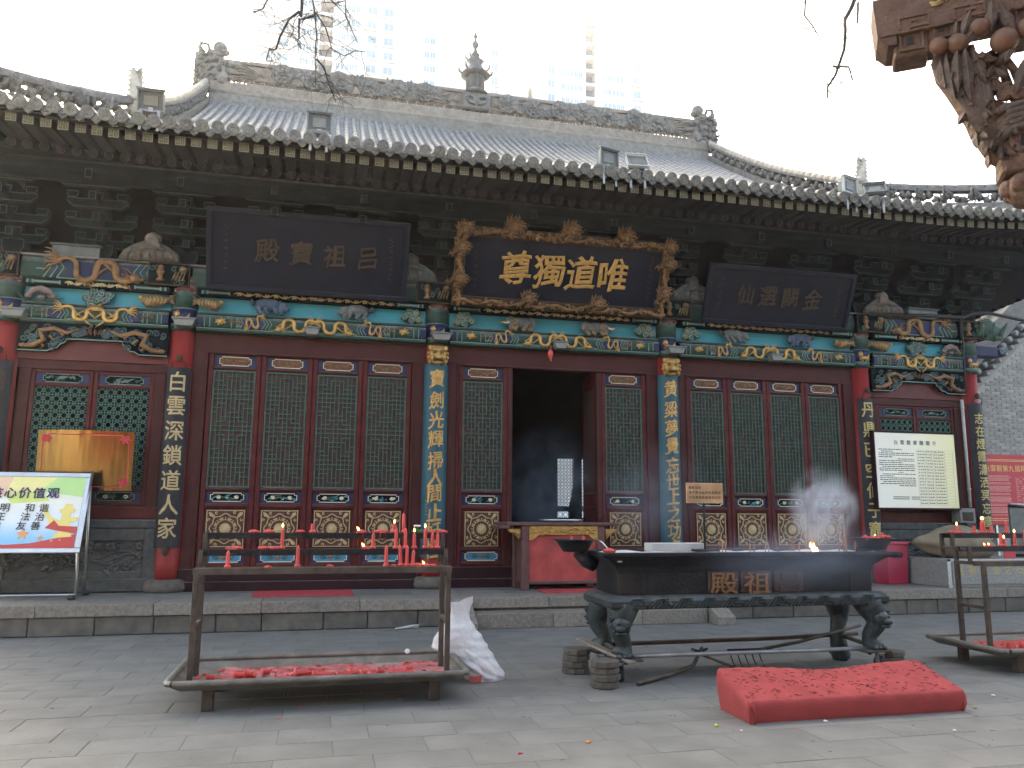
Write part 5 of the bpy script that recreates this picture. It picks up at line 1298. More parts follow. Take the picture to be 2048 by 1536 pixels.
obj('carved_ridge', fr_, 'ridge_pale', sb_)
tag(obj('side_yard_wall', MB().cbox(9.0, 20, 3.4, 3.6, 0, 2.6, .02), 'mortar'), 'low grey wall beside the side hall behind the red poster', 'wall')

# red poster board in front of it
t = thing('red_poster', 'large red poster with yellow title and faint print on the brick wall at right', 'poster', (11.4, 2.9, 1.36))
obj('panel', MB().cbox(0, 3.2, -.02, .02, 0, 1.66, .004), 'poster_red', t)
bs = MB()
for z in (1.5, 1.53, .1, .14): bs.box(.02, 3.18, -.024, -.02, z, z+.014)
obj('border_lines', bs, 'text_yellow', t)
line_text('title', '兰州白雲觀第九屆拜太', 'text_yellow', t, (-.28, -.024, 1.33), .165, 1.05)
pr = MB(); rd = random.Random(6)
for k in range(34):
    z = 1.15-k*.028
    if k % 9 in (5, 8): continue
    x = .06
    while x < .75: w = rd.uniform(.02, .09); pr.box(x, x+w, -.023, -.02, z, z+.011); x += w+.012
for k in range(16):
    z = 1.12-k*.045; x = .95
    while x < 3.0: w = rd.uniform(.02, .1); pr.box(x, x+w, -.023, -.02, z, z+.01); x += w+rd.uniform(.02, .12)
    pr.box(.9, 3.05, -.0225, -.02, z-.018, z-.0165)
tag(obj('small_print', pr, 'text_pink', t), kind='stuff')
for x in (.3, 2.8): obj('leg', MB().cbox(x-.03, x+.03, -.015, .04, -1.36, .0, .006), 'steel', t)
# dark board stand seen from behind
t = thing('board_stand', 'dark tilted board stand seen from its back beside the rightmost column', 'stand', (8.75, -1.05, PZ), radians(4))
bb = MB(); bb.add([(0, 0, .2), (.75, -.35, .2), (.75, .35, 1.6), (0, .5, 1.6)], [(0, 1, 2, 3)])
st = MB(); st.prism([(-.12, 0), (.0, 0), (-.32, 1.28), (-.78, 1.3), (-.78, .5)][:0] or [(-.5, .45), (-.02, .45), (-.38, 1.3), (-.82, 1.33), (-.82, .45)], -.02, .02)
obj('panel', st, 'lamp_dark', t, (.15, 0, 0)); fr = MB()
fr.tube([(.3, -.03, 0), (-.24, -.03, 1.34)], .04, 6); fr.tube([(-.24, -.03, 1.34), (-.7, -.03, 1.36)], .03, 6); fr.tube([(.1, -.03, .5), (-.68, -.03, .5)], .025, 6); fr.tube([(.05, .1, 0), (-.5, .1, .45)], .02, 6)
obj('frame', fr, 'iron_black', t)
obj('edge_trim', MB().tube([(-.25, -.05, 1.375), (-.66, -.05, 1.395)], .018, 6), 'pipe_white', t)
obj('prop', MB().tube([(.25, -.4, 0), (.42, -.3, .75)], .018, 6), 'steel', t)

# ------------------------------------------------------------------ tower blocks beyond
TY = 130.
def tower(name_label, x0, x1, ztop, cols, balc, dark, z_ref, nfl=14, depth=18, cap=None, wallm='tower_white'):
    t = thing('tower_block', name_label, 'tower block', ((x0+x1)/2, TY, 0)); xc = (x0+x1)/2
    w = MB(); edges = sorted([x0, x1] + [q for d in dark for q in d])
    for i in range(0, len(edges), 2): w.box(edges[i]-xc, edges[i+1]-xc, 0, depth, 0, ztop)
    for a, b in dark: w.box(a-xc, b-xc, 2.2, depth, 0, ztop)
    obj('wall', w, wallm, t)
    FH = 3.05
    for i, (a, b) in enumerate(cols):
        for k in range(nfl):
            z = z_ref-k*FH
            if z+1.7 > ztop: continue
            f = MB(); ww = b-a; f.box(-ww/2, ww/2, -.05, .02, 0, 1.6)
            wo = obj('window', WF.setdefault(('f', round(ww, 2)), window_me(ww)), None, t, ((a+b)/2-xc, -.02, z))
        st = MB()
        for k in range(nfl):
            z = z_ref-k*FH-.55
            if z < ztop: st.box(a-.4-xc, b+.4-xc, -.35, 0, z, z+.18)
        tag(obj('ledge', st, 'tower_cream', t), kind='stuff')
    for a, b in balc:
        n = max(2, int((b-a)/.85)); ww = (b-a)/n-.18
        for k in range(nfl):
            z = z_ref-k*FH
            if z+1.7 > ztop: continue
            for q in range(n): obj('window', WF.setdefault(('b', round(ww, 2)), window_me(ww, 1.3)), None, t, (a+(q+.5)*(b-a)/n-xc, -.02, z-.1))
    for a, b in dark:
        for k in range(nfl):
            z = z_ref-k*FH-.9
            if z > ztop: continue
            obj('stair_recess', WF.setdefault(('d', round(b-a, 2)), MB().box(-(b-a)/2, (b-a)/2, 1.9, 2.15, .0, 2.35).box(-(b-a)/2, (b-a)/2, 1.2, 1.9, 0, .9).mesh('stair_recess', ['tower_dark'])), None, t, ((a+b)/2-xc, 0, z))
            obj('landing', WF.setdefault(('l', round(b-a, 2)), MB().box(-(b-a)/2, (b-a)/2, .0, 2.1, 0, .62).mesh('landing', ['tower_white'])), None, t, ((a+b)/2-xc, 0, z+2.38))
    if cap:
        c = MB()
        for a, b, h in cap: c.box(a-xc, b-xc, -.6, depth, ztop, ztop+.5); c.box(a+.5-xc, b-.5-xc, .4, depth, ztop+.5, ztop+h)
        obj('parapet', c, 'tower_cream', t)
    return t
WF = {}
def window_me(w, h=1.6):
    m = MB(); m.box(-w/2, w/2, -.03, .03, 0, h, 0); m.box(-w/2+.05, -.04, -.05, -.03, .06, h-.06, 1); m.box(.04, w/2-.05, -.05, -.03, .06, h-.06, 1)
    return m.mesh('window', ['tower_white', 'tower_glass'])
tower('cream tower block with a dark stairwell strip behind the ridge, left', -20, 10.3, 128, [(-18.2, -16.4), (-15.2, -13.3), (1.1, 2.9), (4.3, 6.1)], [(-11.2, -8.0), (-4.6, -.3)], [(-7.7, -5.3)], 96.6, 9)
tower('white tower block with a grey stair recess behind the ridge, right', 34.3, 59.5, 101.2, [(37.2, 38.6), (55.6, 57.2)], [(39.9, 44.6), (49.0, 53.6)], [(45.2, 47.3)], 98.6, 8, cap=[(34.3, 39.3, 2.4), (45.0, 47.6, 1.2), (55, 59.9, 1.6)])
TY = 131.5
tower('pale tower block set back right of the cream tower', 10.0, 22.5, 122, [], [(12.2, 14.6)], [], 93.2, 4)
tower('pale slim tower block behind the roof finial', 25.2, 33.5, 95, [(25.8, 27.2)], [], [], 92.3, 5)

# ------------------------------------------------------------------ bare trees, limbs reaching over the court
def bare_tree(label, base, mains, Y0, seed, top, thick=1.):
    rd = random.Random(seed); t = thing('bare_tree', label, 'tree', base); B = Vector(base)
    tr = MB(); P = [B+(Vector(top)-B)*k/6+Vector((.15*sin(k*1.7), .1*cos(k), 0)) for k in range(7)]
    tr.tube([p-B for p in P], [.24, .21, .19, .16, .13, .1, .08], 10); obj('trunk', tr, 'bark', t)
    lm = MB(); tw_ = MB(); st = Vector((mains[0][0][0], Y0, mains[0][0][1]))
    lm.tube([Vector(top)-B, (Vector(top)*.6+st*.4)+Vector((0, 0, .7))-B, (Vector(top)*.25+st*.75)+Vector((0, 0, .5))-B, st-B], [.08, .05, .03, .016], 8)
    def twig(p, d, L, r, lev):
        n = 6; pts = [p]; dd = Vector(d)
        for i in range(n):
            dd = (dd+Vector((rd.uniform(-.35, .35), rd.uniform(-.25, .25), rd.uniform(-.35, .22)))).normalized(); pts.append(pts[-1]+dd*L/n)
        tw_.tube([q-B for q in pts], [r*(1-.8*i/n) for i in range(n+1)], 5)
        if lev:
            for i in range(1, n+1):
                if rd.random() < .75: twig(pts[i], (dd+Vector((rd.uniform(-1, 1), rd.uniform(-.7, .7), rd.uniform(-.9, .5)))).normalized(), L*rd.uniform(.3, .6), r*.55, lev-1)
        if rd.random() < .5: tw_.ball(pts[-1]-B, r*1.1, 5, 4)
    for i, m_ in enumerate(mains):
        pts = []
        for j, (x, z) in enumerate(m_): pts.append(Vector((x, Y0+.12*sin(j*1.3+i*2.1), z)))
        if i and (abs(pts[0].x-st.x)+abs(pts[0].z-st.z)) < 0: pts[0] = st
        r0 = (.014 if i == 0 else .008)*thick
        lm.tube([q-B for q in pts], [r0*(1-.75*j/len(pts)) for j in range(len(pts))], 6)
        if i and pts[0].z > mains[0][0][1]-.15: lm.tube([st+Vector((0, 0, .25))-B, pts[0]-B], [.014, r0], 6)
        for j in range(1, len(pts)):
            for q in range(3):
                if rd.random() < .85: twig(pts[j-1].lerp(pts[j], rd.random()), Vector((rd.uniform(-1, 1), rd.uniform(-.6, .6), rd.uniform(-1, .4))).normalized(), rd.uniform(.12, .36), .003*thick, 1)
    obj('limb', lm, 'bark', t); tag(obj('twigs', tw_, 'bark', t), kind='stuff')
bare_tree('bare tree whose thin twigs hang over the ridge at the top left', (-7.2, -15.5, 0), [
    [(-4.16, 5.83), (-4.16, 5.57), (-4.16, 5.47), (-4.17, 5.41), (-4.24, 5.32), (-4.31, 5.24), (-4.34, 5.19), (-4.37, 5.13), (-4.37, 5.06), (-4.39, 4.96)],
    [(-4.16, 5.47), (-4.06, 5.42), (-4.04, 5.4), (-3.96, 5.33), (-3.91, 5.25), (-3.81, 5.19), (-3.73, 5.16), (-3.65, 5.13)],
    [(-4.14, 5.75), (-4.08, 5.58), (-4.05, 5.48), (-4.04, 5.4), (-4.03, 5.27), (-4.03, 5.15), (-4.03, 5.03), (-4.02, 4.9)],
    [(-4.17, 5.41), (-4.17, 5.3), (-4.18, 5.26), (-4.15, 5.16), (-4.14, 5.08)], [(-4.03, 5.77), (-3.9, 5.56), (-3.82, 5.54), (-3.81, 5.46), (-3.74, 5.4), (-3.71, 5.32)],
    [(-4.02, 5.02), (-3.96, 4.97), (-3.92, 4.92), (-3.86, 4.8)], [(-4.33, 5.76), (-4.46, 5.52), (-4.52, 5.44), (-4.62, 5.37)]], -7., 3, (-6.3, -13.2, 7.4))
bare_tree('bare tree whose drooping branch tips hang left of the carved wooden bracket', (4.2, -12.5, 0), [
    [(1.89, 7.64), (1.78, 7.25), (1.63, 7.02), (1.52, 6.8), (1.47, 6.54), (1.44, 6.31), (1.4, 6.21), (1.33, 6.03)], [(1.47, 6.46), (1.57, 6.39), (1.54, 6.17)],
    [(.99, 7.42), (1.05, 7.13), (1.12, 6.99), (1.26, 6.92), (1.29, 6.64)], [(1.77, 7.22), (1.84, 7.05)]], -6., 9, (3.8, -10.5, 8.6), 1.9)

# ------------------------------------------------------------------ carved wooden bracket of a pavilion, near right
aw = thing('carved_bracket', 'carved brown wooden pavilion bracket with peaches and leaves at the upper right', 'wood carving', (-.5, -8.975, 4.493), radians(-35))
D = .2
bm_ = MB(); bm_.prism([(-.005, .0), (2.75, .06), (2.75, .25), (-.02, .258)], -.14, .14); bm_.prism([(.08, .258), (2.75, .25), (2.75, .55), (.12, .55)], -.1, .1)
bevel(obj('beam', bm_, 'carved_wood', aw), .008)
gd = MB(); rd = random.Random(8)
for k in range(46):
    x, z = .28+1.2*rd.random(), .13+.1*rd.random(); gd.rtube([(x, -.145, z), (x+.03, -.15, z+rd.uniform(-.03, .03)), (x+.07, -.146, z+rd.uniform(-.03, .03))], [.007, .01, .004], 5, 0, .6)
for k in range(16): x = .16+k*.08; gd.rtube(spiral(x, .4+.05*sin(k), .05, 1.1, k, 9, -.1, 1), .014, 5)
tag(obj('gilt_carving', gd, 'gilt_flake', aw), kind='stuff')
s1 = MB(); s1.cbox(.0, .16, -.11, .11, -.07, .0, .02)
obj('bracket_nose', MB().prism([(-.003, .14), (.0, .0), (.05, -.055), (.1, -.06), (.1, .14)], -.13, .13), 'carved_wood', aw)
def fret_block(x0, x1, z0, z1, nm):
    m_ = MB(); m_.cbox(x0, x1, -.1, .1, z0, z1, .01)
    cx_, cz_, a, b = (x0+x1)/2, (z0+z1)/2, (x1-x0)*.32, (z1-z0)*.34
    m_.strip([(cx_-a, cz_-b), (cx_+a, cz_-b), (cx_+a, cz_+b), (cx_-a, cz_+b)], .018, -.118, -.1, 0, True)
    m_.box(cx_-a*.45, cx_+a*.2, -.104, -.1, cz_-b*.45, cz_+b*.35, 1)  # dark plate stands for the shade in the fret hole
    obj(nm, m_, ['carved_wood', 'interior'], aw)
fret_block(.085, .28, -.13, .06, 'fret_block'); fret_block(.282, .43, -.09, .12, 'fret_block'); fret_block(.70, .95, -.14, .06, 'fret_block'); fret_block(.6, .9, -.92, -.64, 'fret_block')
# leaves
def wood_leaf(b, t, w, y): return MB().leaf((b[0], y, b[1]), (t[0], y-.03, t[1]), w, 0, .025, .03)
for b, t, w, y in (((.44, .08), (.42, -.08), .05, -.1), ((.52, .1), (.45, -.1), .06, -.12), ((.6, .1), (.47, -.06), .06, -.1), ((.62, .1), (.6, -.1), .07, -.13), ((.66, .1), (.72, -.15), .07, -.12), ((.55, -.02), (.44, -.18), .05, -.13),
                   ((.36, -.18), (.38, -.5), .07, -.11), ((.42, -.16), (.4, -.45), .07, -.13), ((.46, -.15), (.46, -.52), .07, -.13), ((.5, -.16), (.55, -.42), .07, -.11), ((.33, -.2), (.34, -.4), .07, -.09),
                   ((.5, -.2), (.62, -.28), .05, -.1), ((.62, -.2), (.5, -.28), .05, -.1), ((.62, -.3), (.72, -.2), .06, -.1), ((.72, -.12), (.66, -.3), .07, -.11), ((.8, -.25), (.7, -.5), .08, -.1), ((.86, -.3), (.82, -.6), .08, -.1)):
    obj('leaf', wood_leaf(b, t, w, y), 'carved_wood_grey', aw)
pm = MB(); pm.ball((0, 0, 0), (.06, .055, .056), 14, 10); pm.tube([(0, 0, -.045), (0, 0, -.075)], [.02, .003], 7); pm_me = pm.mesh('peach', ['peach'])
for x, z, s in ((.325, -.13, .95), (.425, -.135, 1.05), (.545, -.06, 1), (.665, -.17, 1.3), (.8, -.12, 1.2)): obj('peach', pm_me, None, aw, (x, -.14, z), (.2, rd.uniform(-.6, .6), .3), s)
dr = MB()
poly = [(.3, -.12), (.52, -.12), (.56, -.35), (.6, -.5), (.72, -.56), (.95, -.52), (.95, -.64), (.62, -.64), (.62, -.88), (.56, -.83), (.51, -.72), (.48, -.66), (.46, -.58), (.42, -.48), (.37, -.36), (.32, -.26)]
dr.prism(poly[::-1], -.075, .07); o_ = obj('carved_body', dr, 'carved_wood', aw); bevel(o_, .02, 3)
fo = MB()
for k in range(9): a = k/8; fo.tube([(.34+.2*a, -.085, -.2-.05*a), (.40+.16*a, -.11, -.42), (.47+.1*a, -.11, -.62), (.55+.05*a, -.1, -.8)], [.02, .026, .024, .012], 7)
for k in range(5): fo.tube([(.55, -.09, -.66-.04*k), (.66, -.12, -.58-.035*k), (.8, -.11, -.56-.03*k), (.95, -.1, -.52-.02*k)], [.018, .028, .026, .016], 7)
obj('drapery_folds', fo, 'carved_wood_grey', aw)
sp = MB()
for (x, z, r) in ((.6, -.42, .05), (.66, -.47, .045), (.72, -.49, .05)): sp.rtube(spiral(x, z, r, 1.3, 1, 14, -.1), .018, 6); sp.ball((x, -.07, z), (r, .05, r), 9, 7)
for k in range(4): sp.tube([(.5+.05*k, -.06, -.2), (.56+.05*k, -.07, -.32), (.54+.07*k, -.06, -.44)], [.03, .022, .03], 7)
obj('carved_figure', sp, 'carved_wood', aw)
obj('gilt_patch', MB().prism([(.405, -.4), (.44, -.4), (.47, -.52), (.47, -.62), (.43, -.52)][::-1], -.082, -.075), 'gilt_flake', aw)
rd = random.Random(31)
def inside(x, z): return -.86 < z < -.16 and (.33+(-z-.16)*.33) < x < (.52+(-z-.16)*.2)
for k in range(46):
    z = rd.uniform(-.84, -.16); x = rd.uniform(.31+(-z-.16)*.31, .6+(-z-.16)*.15); a = rd.uniform(-2.2, -.9); L_ = rd.uniform(.06, .13)
    obj('carved_leaf', MB().leaf((x, -.085, z), (x+L_*cos(a), -.12-rd.uniform(0, .04), z+L_*sin(a)), rd.uniform(.035, .06), 0, .018, .025), rd.choice(('carved_wood', 'carved_wood_grey')), aw)
lb2 = MB()
for k in range(16): z = -.17-.042*k; x = .325+(-z-.2)*.345; lb2.ball((x+.035, -.02, z), (rd.uniform(.03, .05), .06, rd.uniform(.025, .04)), 7, 6, 0, .2)
obj('carved_edge', lb2, 'carved_wood_grey', aw)
kf = MB()
for k in range(5):
    x = .12+.3*k; kf.strip([(x, .02), (x, .1), (x+.16, .1), (x+.16, .03), (x+.06, .03), (x+.06, .07), (x+.11, .07)], .016, -.15, -.138)
tag(obj('key_fret', kf, 'carved_wood', aw), kind='stuff')
pd = MB(); pd.lathe([(.02, 0), (.1, .03), (.14, .1), (.13, .18), (.1, .2), (.15, .24), (.16, .3)], 14, (.76, 0, -1.17)); pd.cbox(.6, .95, -.12, .12, -.98, -.9, .015)
for k in range(8): pd.ball((.76+.12*cos(k*.8), .12*sin(k*.8), -1.04), (.05, .05, .06), 7, 6, 0, .1)
obj('pendant', pd, 'carved_wood', aw)
po = MB(); po.cbox(2.3, 2.6, -.15, .15, -4.49, .05, .02); obj('post', po, 'carved_wood', aw)

# ------------------------------------------------------------------ unseen hall added behind the viewer to block low sky
oh = thing('sky_blocking_hall', 'unseen grey roofed hall added behind the viewer to shade the facade', 'hall', (0, -18.5, 0))
obj('wall', MB().box(-15, 15, -9, 0, 0, 6.2), 'brick_grey', oh)
rf_ = MB(); rf_.prism([(-16.5, 0), (16.5, 0), (14.5, 4.6), (-14.5, 4.6)], -6, 1.8); rf2 = MB().add([(-17, 2.0, 6.2), (17, 2.0, 6.2), (15, -4.5, 11.8), (-15, -4.5, 11.8), (-17, -11, 6.2), (17, -11, 6.2)], [(0, 1, 2, 3), (3, 2, 5, 4), (0, 3, 4), (1, 5, 2), (4, 5, 1, 0)])
obj('roof', rf2, 'tile', oh)
for k in range(7): obj('column', MB().lathe([(.2, 0), (.2, 6.2)], 12, (-12+4*k, .9, 0)), 'column_red', oh)
for k in range(6): obj('door_panel', MB().cbox(-11.6+4*k, -8.4+4*k, -.02, .06, .3, 4.2, .02), 'door_red', oh)
# ------------------------------------------------------------------ signs fixed to the hall
def gold_mat():
    m = bpy.data.materials.new('brass_sheet'); m.use_nodes = True; MAT['brass_sheet'] = m
    t = m.node_tree; b = t.nodes['Principled BSDF']; b.inputs['Base Color'].default_value = (.19, .12, .05, 1); b.inputs['Metallic'].default_value = 1; b.inputs['Roughness'].default_value = .16
    tc = t.nodes.new('ShaderNodeTexCoord'); mp = t.nodes.new('ShaderNodeMapping'); mp.inputs['Scale'].default_value = (3, 1, .5); n = t.nodes.new('ShaderNodeTexNoise'); n.inputs['Scale'].default_value = 1.6; bp = t.nodes.new('ShaderNodeBump')
    bp.inputs['Strength'].default_value = .22; bp.inputs['Distance'].default_value = .05
    t.links.new(tc.outputs['Object'], mp.inputs[0]); t.links.new(mp.outputs[0], n.inputs['Vector']); t.links.new(n.outputs[0], bp.inputs['Height']); t.links.new(bp.outputs[0], b.inputs['Normal'])
gold_mat()
t = thing('brass_sign', 'shiny brass sheet sign with red corner ornaments on the left window', 'sign', (-7.16, -.33, 1.84)); t.rotation_euler = (.085, 0, 0)
v = []; f = []
for i in range(13):
    x = -.635+1.27*i/12; b = .03*(1-(x/.635)**2)
    v += [(x, -b, 0), (x, -b, .855+.012*(1-(x/.635)**2))]
f = [(2*i, 2*i+2, 2*i+3, 2*i+1) for i in range(12)]; mb = MB().add(v, f, 0, True); mb.add([(a, c+.006, d) for a, c, d in v], [q[::-1] for q in f], 0, True)
obj('sheet', mb, 'brass_sheet', t)
rl = MB()
for s in (-1, 1): rl.strip([(s*.57, .08), (s*.57, .79)], .012, -.012, -.006)
for z in (.06, .8): rl.strip([(-.5+.1*q, z) for q in range(11)], .012, -.034, -.03)
obj('red_line', rl, 'poster_red', t); 
for sx in (-1, 1):
    for z in (.12, .74):
        k = MB()
        for q in range(6): a = q*1.05; k.leaf((0, 0, 0), (.075*cos(a), -.008, .075*sin(a)), .04, 0, .003, .004)
        k.rtube(spiral(0, 0, .05, 1.2, 0, 10, -.006), .006, 4); obj('corner_knot', k, 'poster_red', t, (sx*.52, -.016, z))
br = MB()
for s in (-1, 1): br.tube([(s*.4, .01, .6), (s*.4, .38, .6)], .015, 6)
obj('standoff', br, 'steel', t)
# pale printed notice
def notice_mat():
    m = bpy.data.materials.new('notice_yellow'); m.use_nodes = True; MAT['notice_yellow'] = m
    t = m.node_tree; b = t.nodes['Principled BSDF']; b.inputs['Roughness'].default_value = .4
    tc = t.nodes.new('ShaderNodeTexCoord'); sp = t.nodes.new('ShaderNodeSeparateXYZ'); cr = t.nodes.new('ShaderNodeValToRGB'); t.links.new(tc.outputs['Generated'], sp.inputs[0]); t.links.new(sp.outputs[0], cr.inputs[0])
    e = cr.color_ramp.elements; e[0].color = (.88, .86, .76, 1); e[1].color = (.84, .77, .42, 1); x = e.new(.45); x.color = (.88, .85, .68, 1); t.links.new(cr.outputs[0], b.inputs['Base Color'])
notice_mat()
t = thing('notice_board', 'pale yellow printed notice board with a table, fixed over the right window', 'notice board', (6.9, -.3, 1.7))
obj('sheet', MB().cbox(-.87, .87, -.012, .012, 0, 1.375, .003), 'notice_yellow', t)
fr = MB()
for a, b, c, d in ((-.9, .9, -.03, 0), (-.9, .9, 1.376, 1.41), (-.9, -.871, 0, 1.375), (.871, .9, 0, 1.375)): fr.cbox(a, b, -.025, .25, c, d, .004)
obj('frame', fr, 'threshold', t)
line_text('title', '白雲觀齋醮簡介', 'text_dark', t, (-.49, -.015, 1.2), .09, 1.55)
rd = random.Random(11); pr = MB()
for k in range(22):
    z = 1.06-k*.035
    if k > 19: continue
    x = -.8+(.06 if k % 4 == 1 else 0); end = rd.choice((-.04, -.04, -.04, -.3, -.5))
    if k % 7 == 5: x = -.4
    while x < end: w = rd.uniform(.02, .1); pr.box(x, min(x+w, end), -.0135, -.012, z, z+.014); x += w+.012
for k in range(2): pr.box(-.55, -.2, -.0135, -.012, .19-k*.035, .204-k*.035); pr.box(-.16, .02, -.0135, -.012, .19-k*.035, .204-k*.035)
for k in range(18):
    z = 1.03-k*.056
    for x0, x1 in ((.04, .19), (.22, .36), (.39, .48), (.5, .6)):
        x = x0
        while x < x1: w = rd.uniform(.012, .04); pr.box(x, min(x+w, x1), -.0135, -.012, z, z+.016); x += w+rd.uniform(.008, .02)
tag(obj('small_print', pr, 'text_dark', t), kind='stuff')
tb = MB()
for k in range(19): tb.box(.02, .8, -.0132, -.012, 1.062-k*.056, 1.0645-k*.056)
for x in (.02, .205, .375, .49, .62, .8): tb.box(x, x+.0025, -.0134, -.012, .054, 1.0645)
obj('table_rules', tb, 'plastic_grey', t)

# ------------------------------------------------------------------ display board on a steel stand, left
def print_mat():
    m = bpy.data.materials.new('print_gradient'); m.use_nodes = True; MAT['print_gradient'] = m
    t = m.node_tree; b = t.nodes['Principled BSDF']; b.inputs['Roughness'].default_value = .35
    tc = t.nodes.new('ShaderNodeTexCoord'); sp = t.nodes.new('ShaderNodeSeparateXYZ'); cr = t.nodes.new('ShaderNodeValToRGB'); t.links.new(tc.outputs['Generated'], sp.inputs[0]); t.links.new(sp.outputs[2], cr.inputs[0])
    e = cr.color_ramp.elements; e[0].color = (.18, .52, .80, 1); e[1].color = (.72, .80, .42, 1)
    for p, c in ((.14, (.28, .60, .83)), (.36, (.72, .82, .88)), (.62, (.83, .84, .78)), (.8, (.80, .82, .62))): x = e.new(p); x.color = (*c, 1)
    t.links.new(cr.outputs[0], b.inputs['Base Color'])
print_mat()
for n_, c in (('print_peach', (.82, .56, .40)), ('print_red', (.78, .30, .22)), ('print_lime', (.66, .78, .22)), ('print_yellow', (.84, .78, .34)), ('print_green', (.50, .76, .30)), ('print_pale', (.84, .72, .62)), ('ribbon_red', (.6, .07, .06)), ('star_orange', (.85, .36, .12)), ('pillar_yellow', (.85, .70, .22))): mat(n_, c, .35, var=.03)
t = thing('display_board', 'bright printed display board on a steel stand at the left edge', 'display board', (-7.9, -.84, PZ))
LEAN = radians(-17); BW = .93; BH = 1.13; Zb = .61
def onb(nm, mb, mats): return obj(nm, mb, mats, t, (0, -.14, Zb), (LEAN, 0, 0))
onb('panel', MB().box(-BW-.5, BW-.07, -.004, 0, .06, BH-.06), 'print_gradient')
fr = MB()
for a, b, c, d in ((-BW-.6, BW, 0, .065), (-BW-.6, BW, BH-.065, BH), (BW-.075, BW, .066, BH-.066)): fr.cbox(a, b, -.012, .02, c, d, .006)
onb('frame', fr, 'steel')
onb('back_panel', MB().box(-BW-.5, BW, .004, .018, .01, BH-.01), 'galvanised')
for i, (p, m_) in enumerate([([(-1.4, .75), (-.9, .72), (-.62, .84), (-.75, 1.06), (-1.4, 1.06)], 'print_red'), ([(-.9, .72), (-.3, .62), (-.12, .8), (-.62, .84)], 'print_pale'), ([(-.75, 1.06), (-.62, .84), (-.12, .8), (-.05, 1.06)], 'print_peach'),
        ([(-.05, 1.06), (-.12, .8), (.3, .86), (.5, 1.06)], 'print_yellow'), ([(.5, 1.06), (.3, .86), (.855, .78), (.855, 1.06)], 'print_green'), ([(-.12, .8), (-.02, .68), (.45, .72), (.3, .86)], 'print_lime')]):
    onb('colour_facet', MB().prism(p, -.0052-.0003*i, -.004), m_)
onb('red_ribbon', MB().prism([(-1.4, .066), (.85, .066), (.85, .26), (.62, .2), (.3, .13), (0, .11), (-.3, .13), (-.6, .17), (-1., .18), (-1.4, .16)], -.0075, -.004), 'ribbon_red')
def star(cx_, cz_, r): return [((r if k % 2 == 0 else r*.42)*cos(pi/2+k*pi/5)+cx_, (r if k % 2 == 0 else r*.42)*sin(pi/2+k*pi/5)+cz_) for k in range(10)]
for x, z, r in ((.2, .255, .085), (.42, .2, .045), (.56, .165, .025), (.66, .175, .02)): onb('star', MB().prism(star(x, z, r), -.0092, -.0075), 'star_orange')
pp = MB(); pp.prism([(.62, .26), (.76, .26), (.745, .56), (.635, .56)], -.0095, -.0075, 0); pp.prism([(.6, .56), (.785, .56), (.8, .6), (.75, .62), (.74, .68), (.66, .68), (.64, .62), (.59, .6)], -.0098, -.0075, 0)
pp.prism([(.635, .44), (.5, .5), (.4, .66), (.385, .66), (.41, .54), (.5, .4), (.635, .38)], -.0096, -.0075, 0); pp.prism([(.75, .42), (.84, .44), (.84, .5), (.75, .48)], -.0097, -.0075, 0)
pp.prism([(.45, .34), (.62, .3), (.85, .26), (.85, .36), (.62, .37), (.55, .45)], -.0101, -.0075, 1); pp.prism([(.56, .2), (.8, .22), (.78, .27), (.6, .27)], -.0099, -.0075, 0)
onb('pillar_print', pp, ['pillar_yellow', 'ribbon_red'])
for i, c in enumerate('核心价值观'):
    o = char(c, 'title', 'text_navy', t, (0, 0, 0), .165); p = Matrix.Translation((0, -.14, Zb)) @ Matrix.Rotation(LEAN, 4, 'X') @ Matrix.Translation((-.224+.175*i, -.016, .83)) @ Matrix.Scale(.16, 4); o.matrix_basis = p
for r, row in enumerate(('文明 和谐', '公正 法治', '诚信 友善')):
    for i, c in enumerate(row):
        if c == ' ': continue
        x = (-.285+.175*i if i < 2 else .19+.175*(i-3))-.03*r
        o = char(c, 'plain', 'text_dark', t, (0, 0, 0), .14); o.matrix_basis = Matrix.Translation((0, -.14, Zb)) @ Matrix.Rotation(LEAN, 4, 'X') @ Matrix.Translation((x+.03, -.014, .62-.125*r)) @ Matrix.Scale(.125, 4)
for s in (1,):
    st = MB(); x = BW-.03; st.tube([(x, -.03, .04), (x, -.02, .3), (x, -.12, .62), (x+.02, .2, 1.72)], .02, 8); obj('stand_post', st, 'steel', t)
    obj('rear_leg', MB().tube([(x-.01, .42, .04), (x+.01, .2, 1.5)], .018, 8), 'steel', t); obj('foot_bar', MB().tube([(x, -.2, .035), (x, .46, .035)], .022, 8), 'steel', t)
    for y in (-.2, .46): obj('rubber_foot', MB().lathe([(.045, 0), (.055, .02), (.045, .06), (.03, .065)], 10, (x, y, 0)), 'rubber', t)
obj('cross_bar', MB().tube([(-1.5, -.03, .05), (BW-.03, -.03, .05)], .02, 8), 'steel', t)

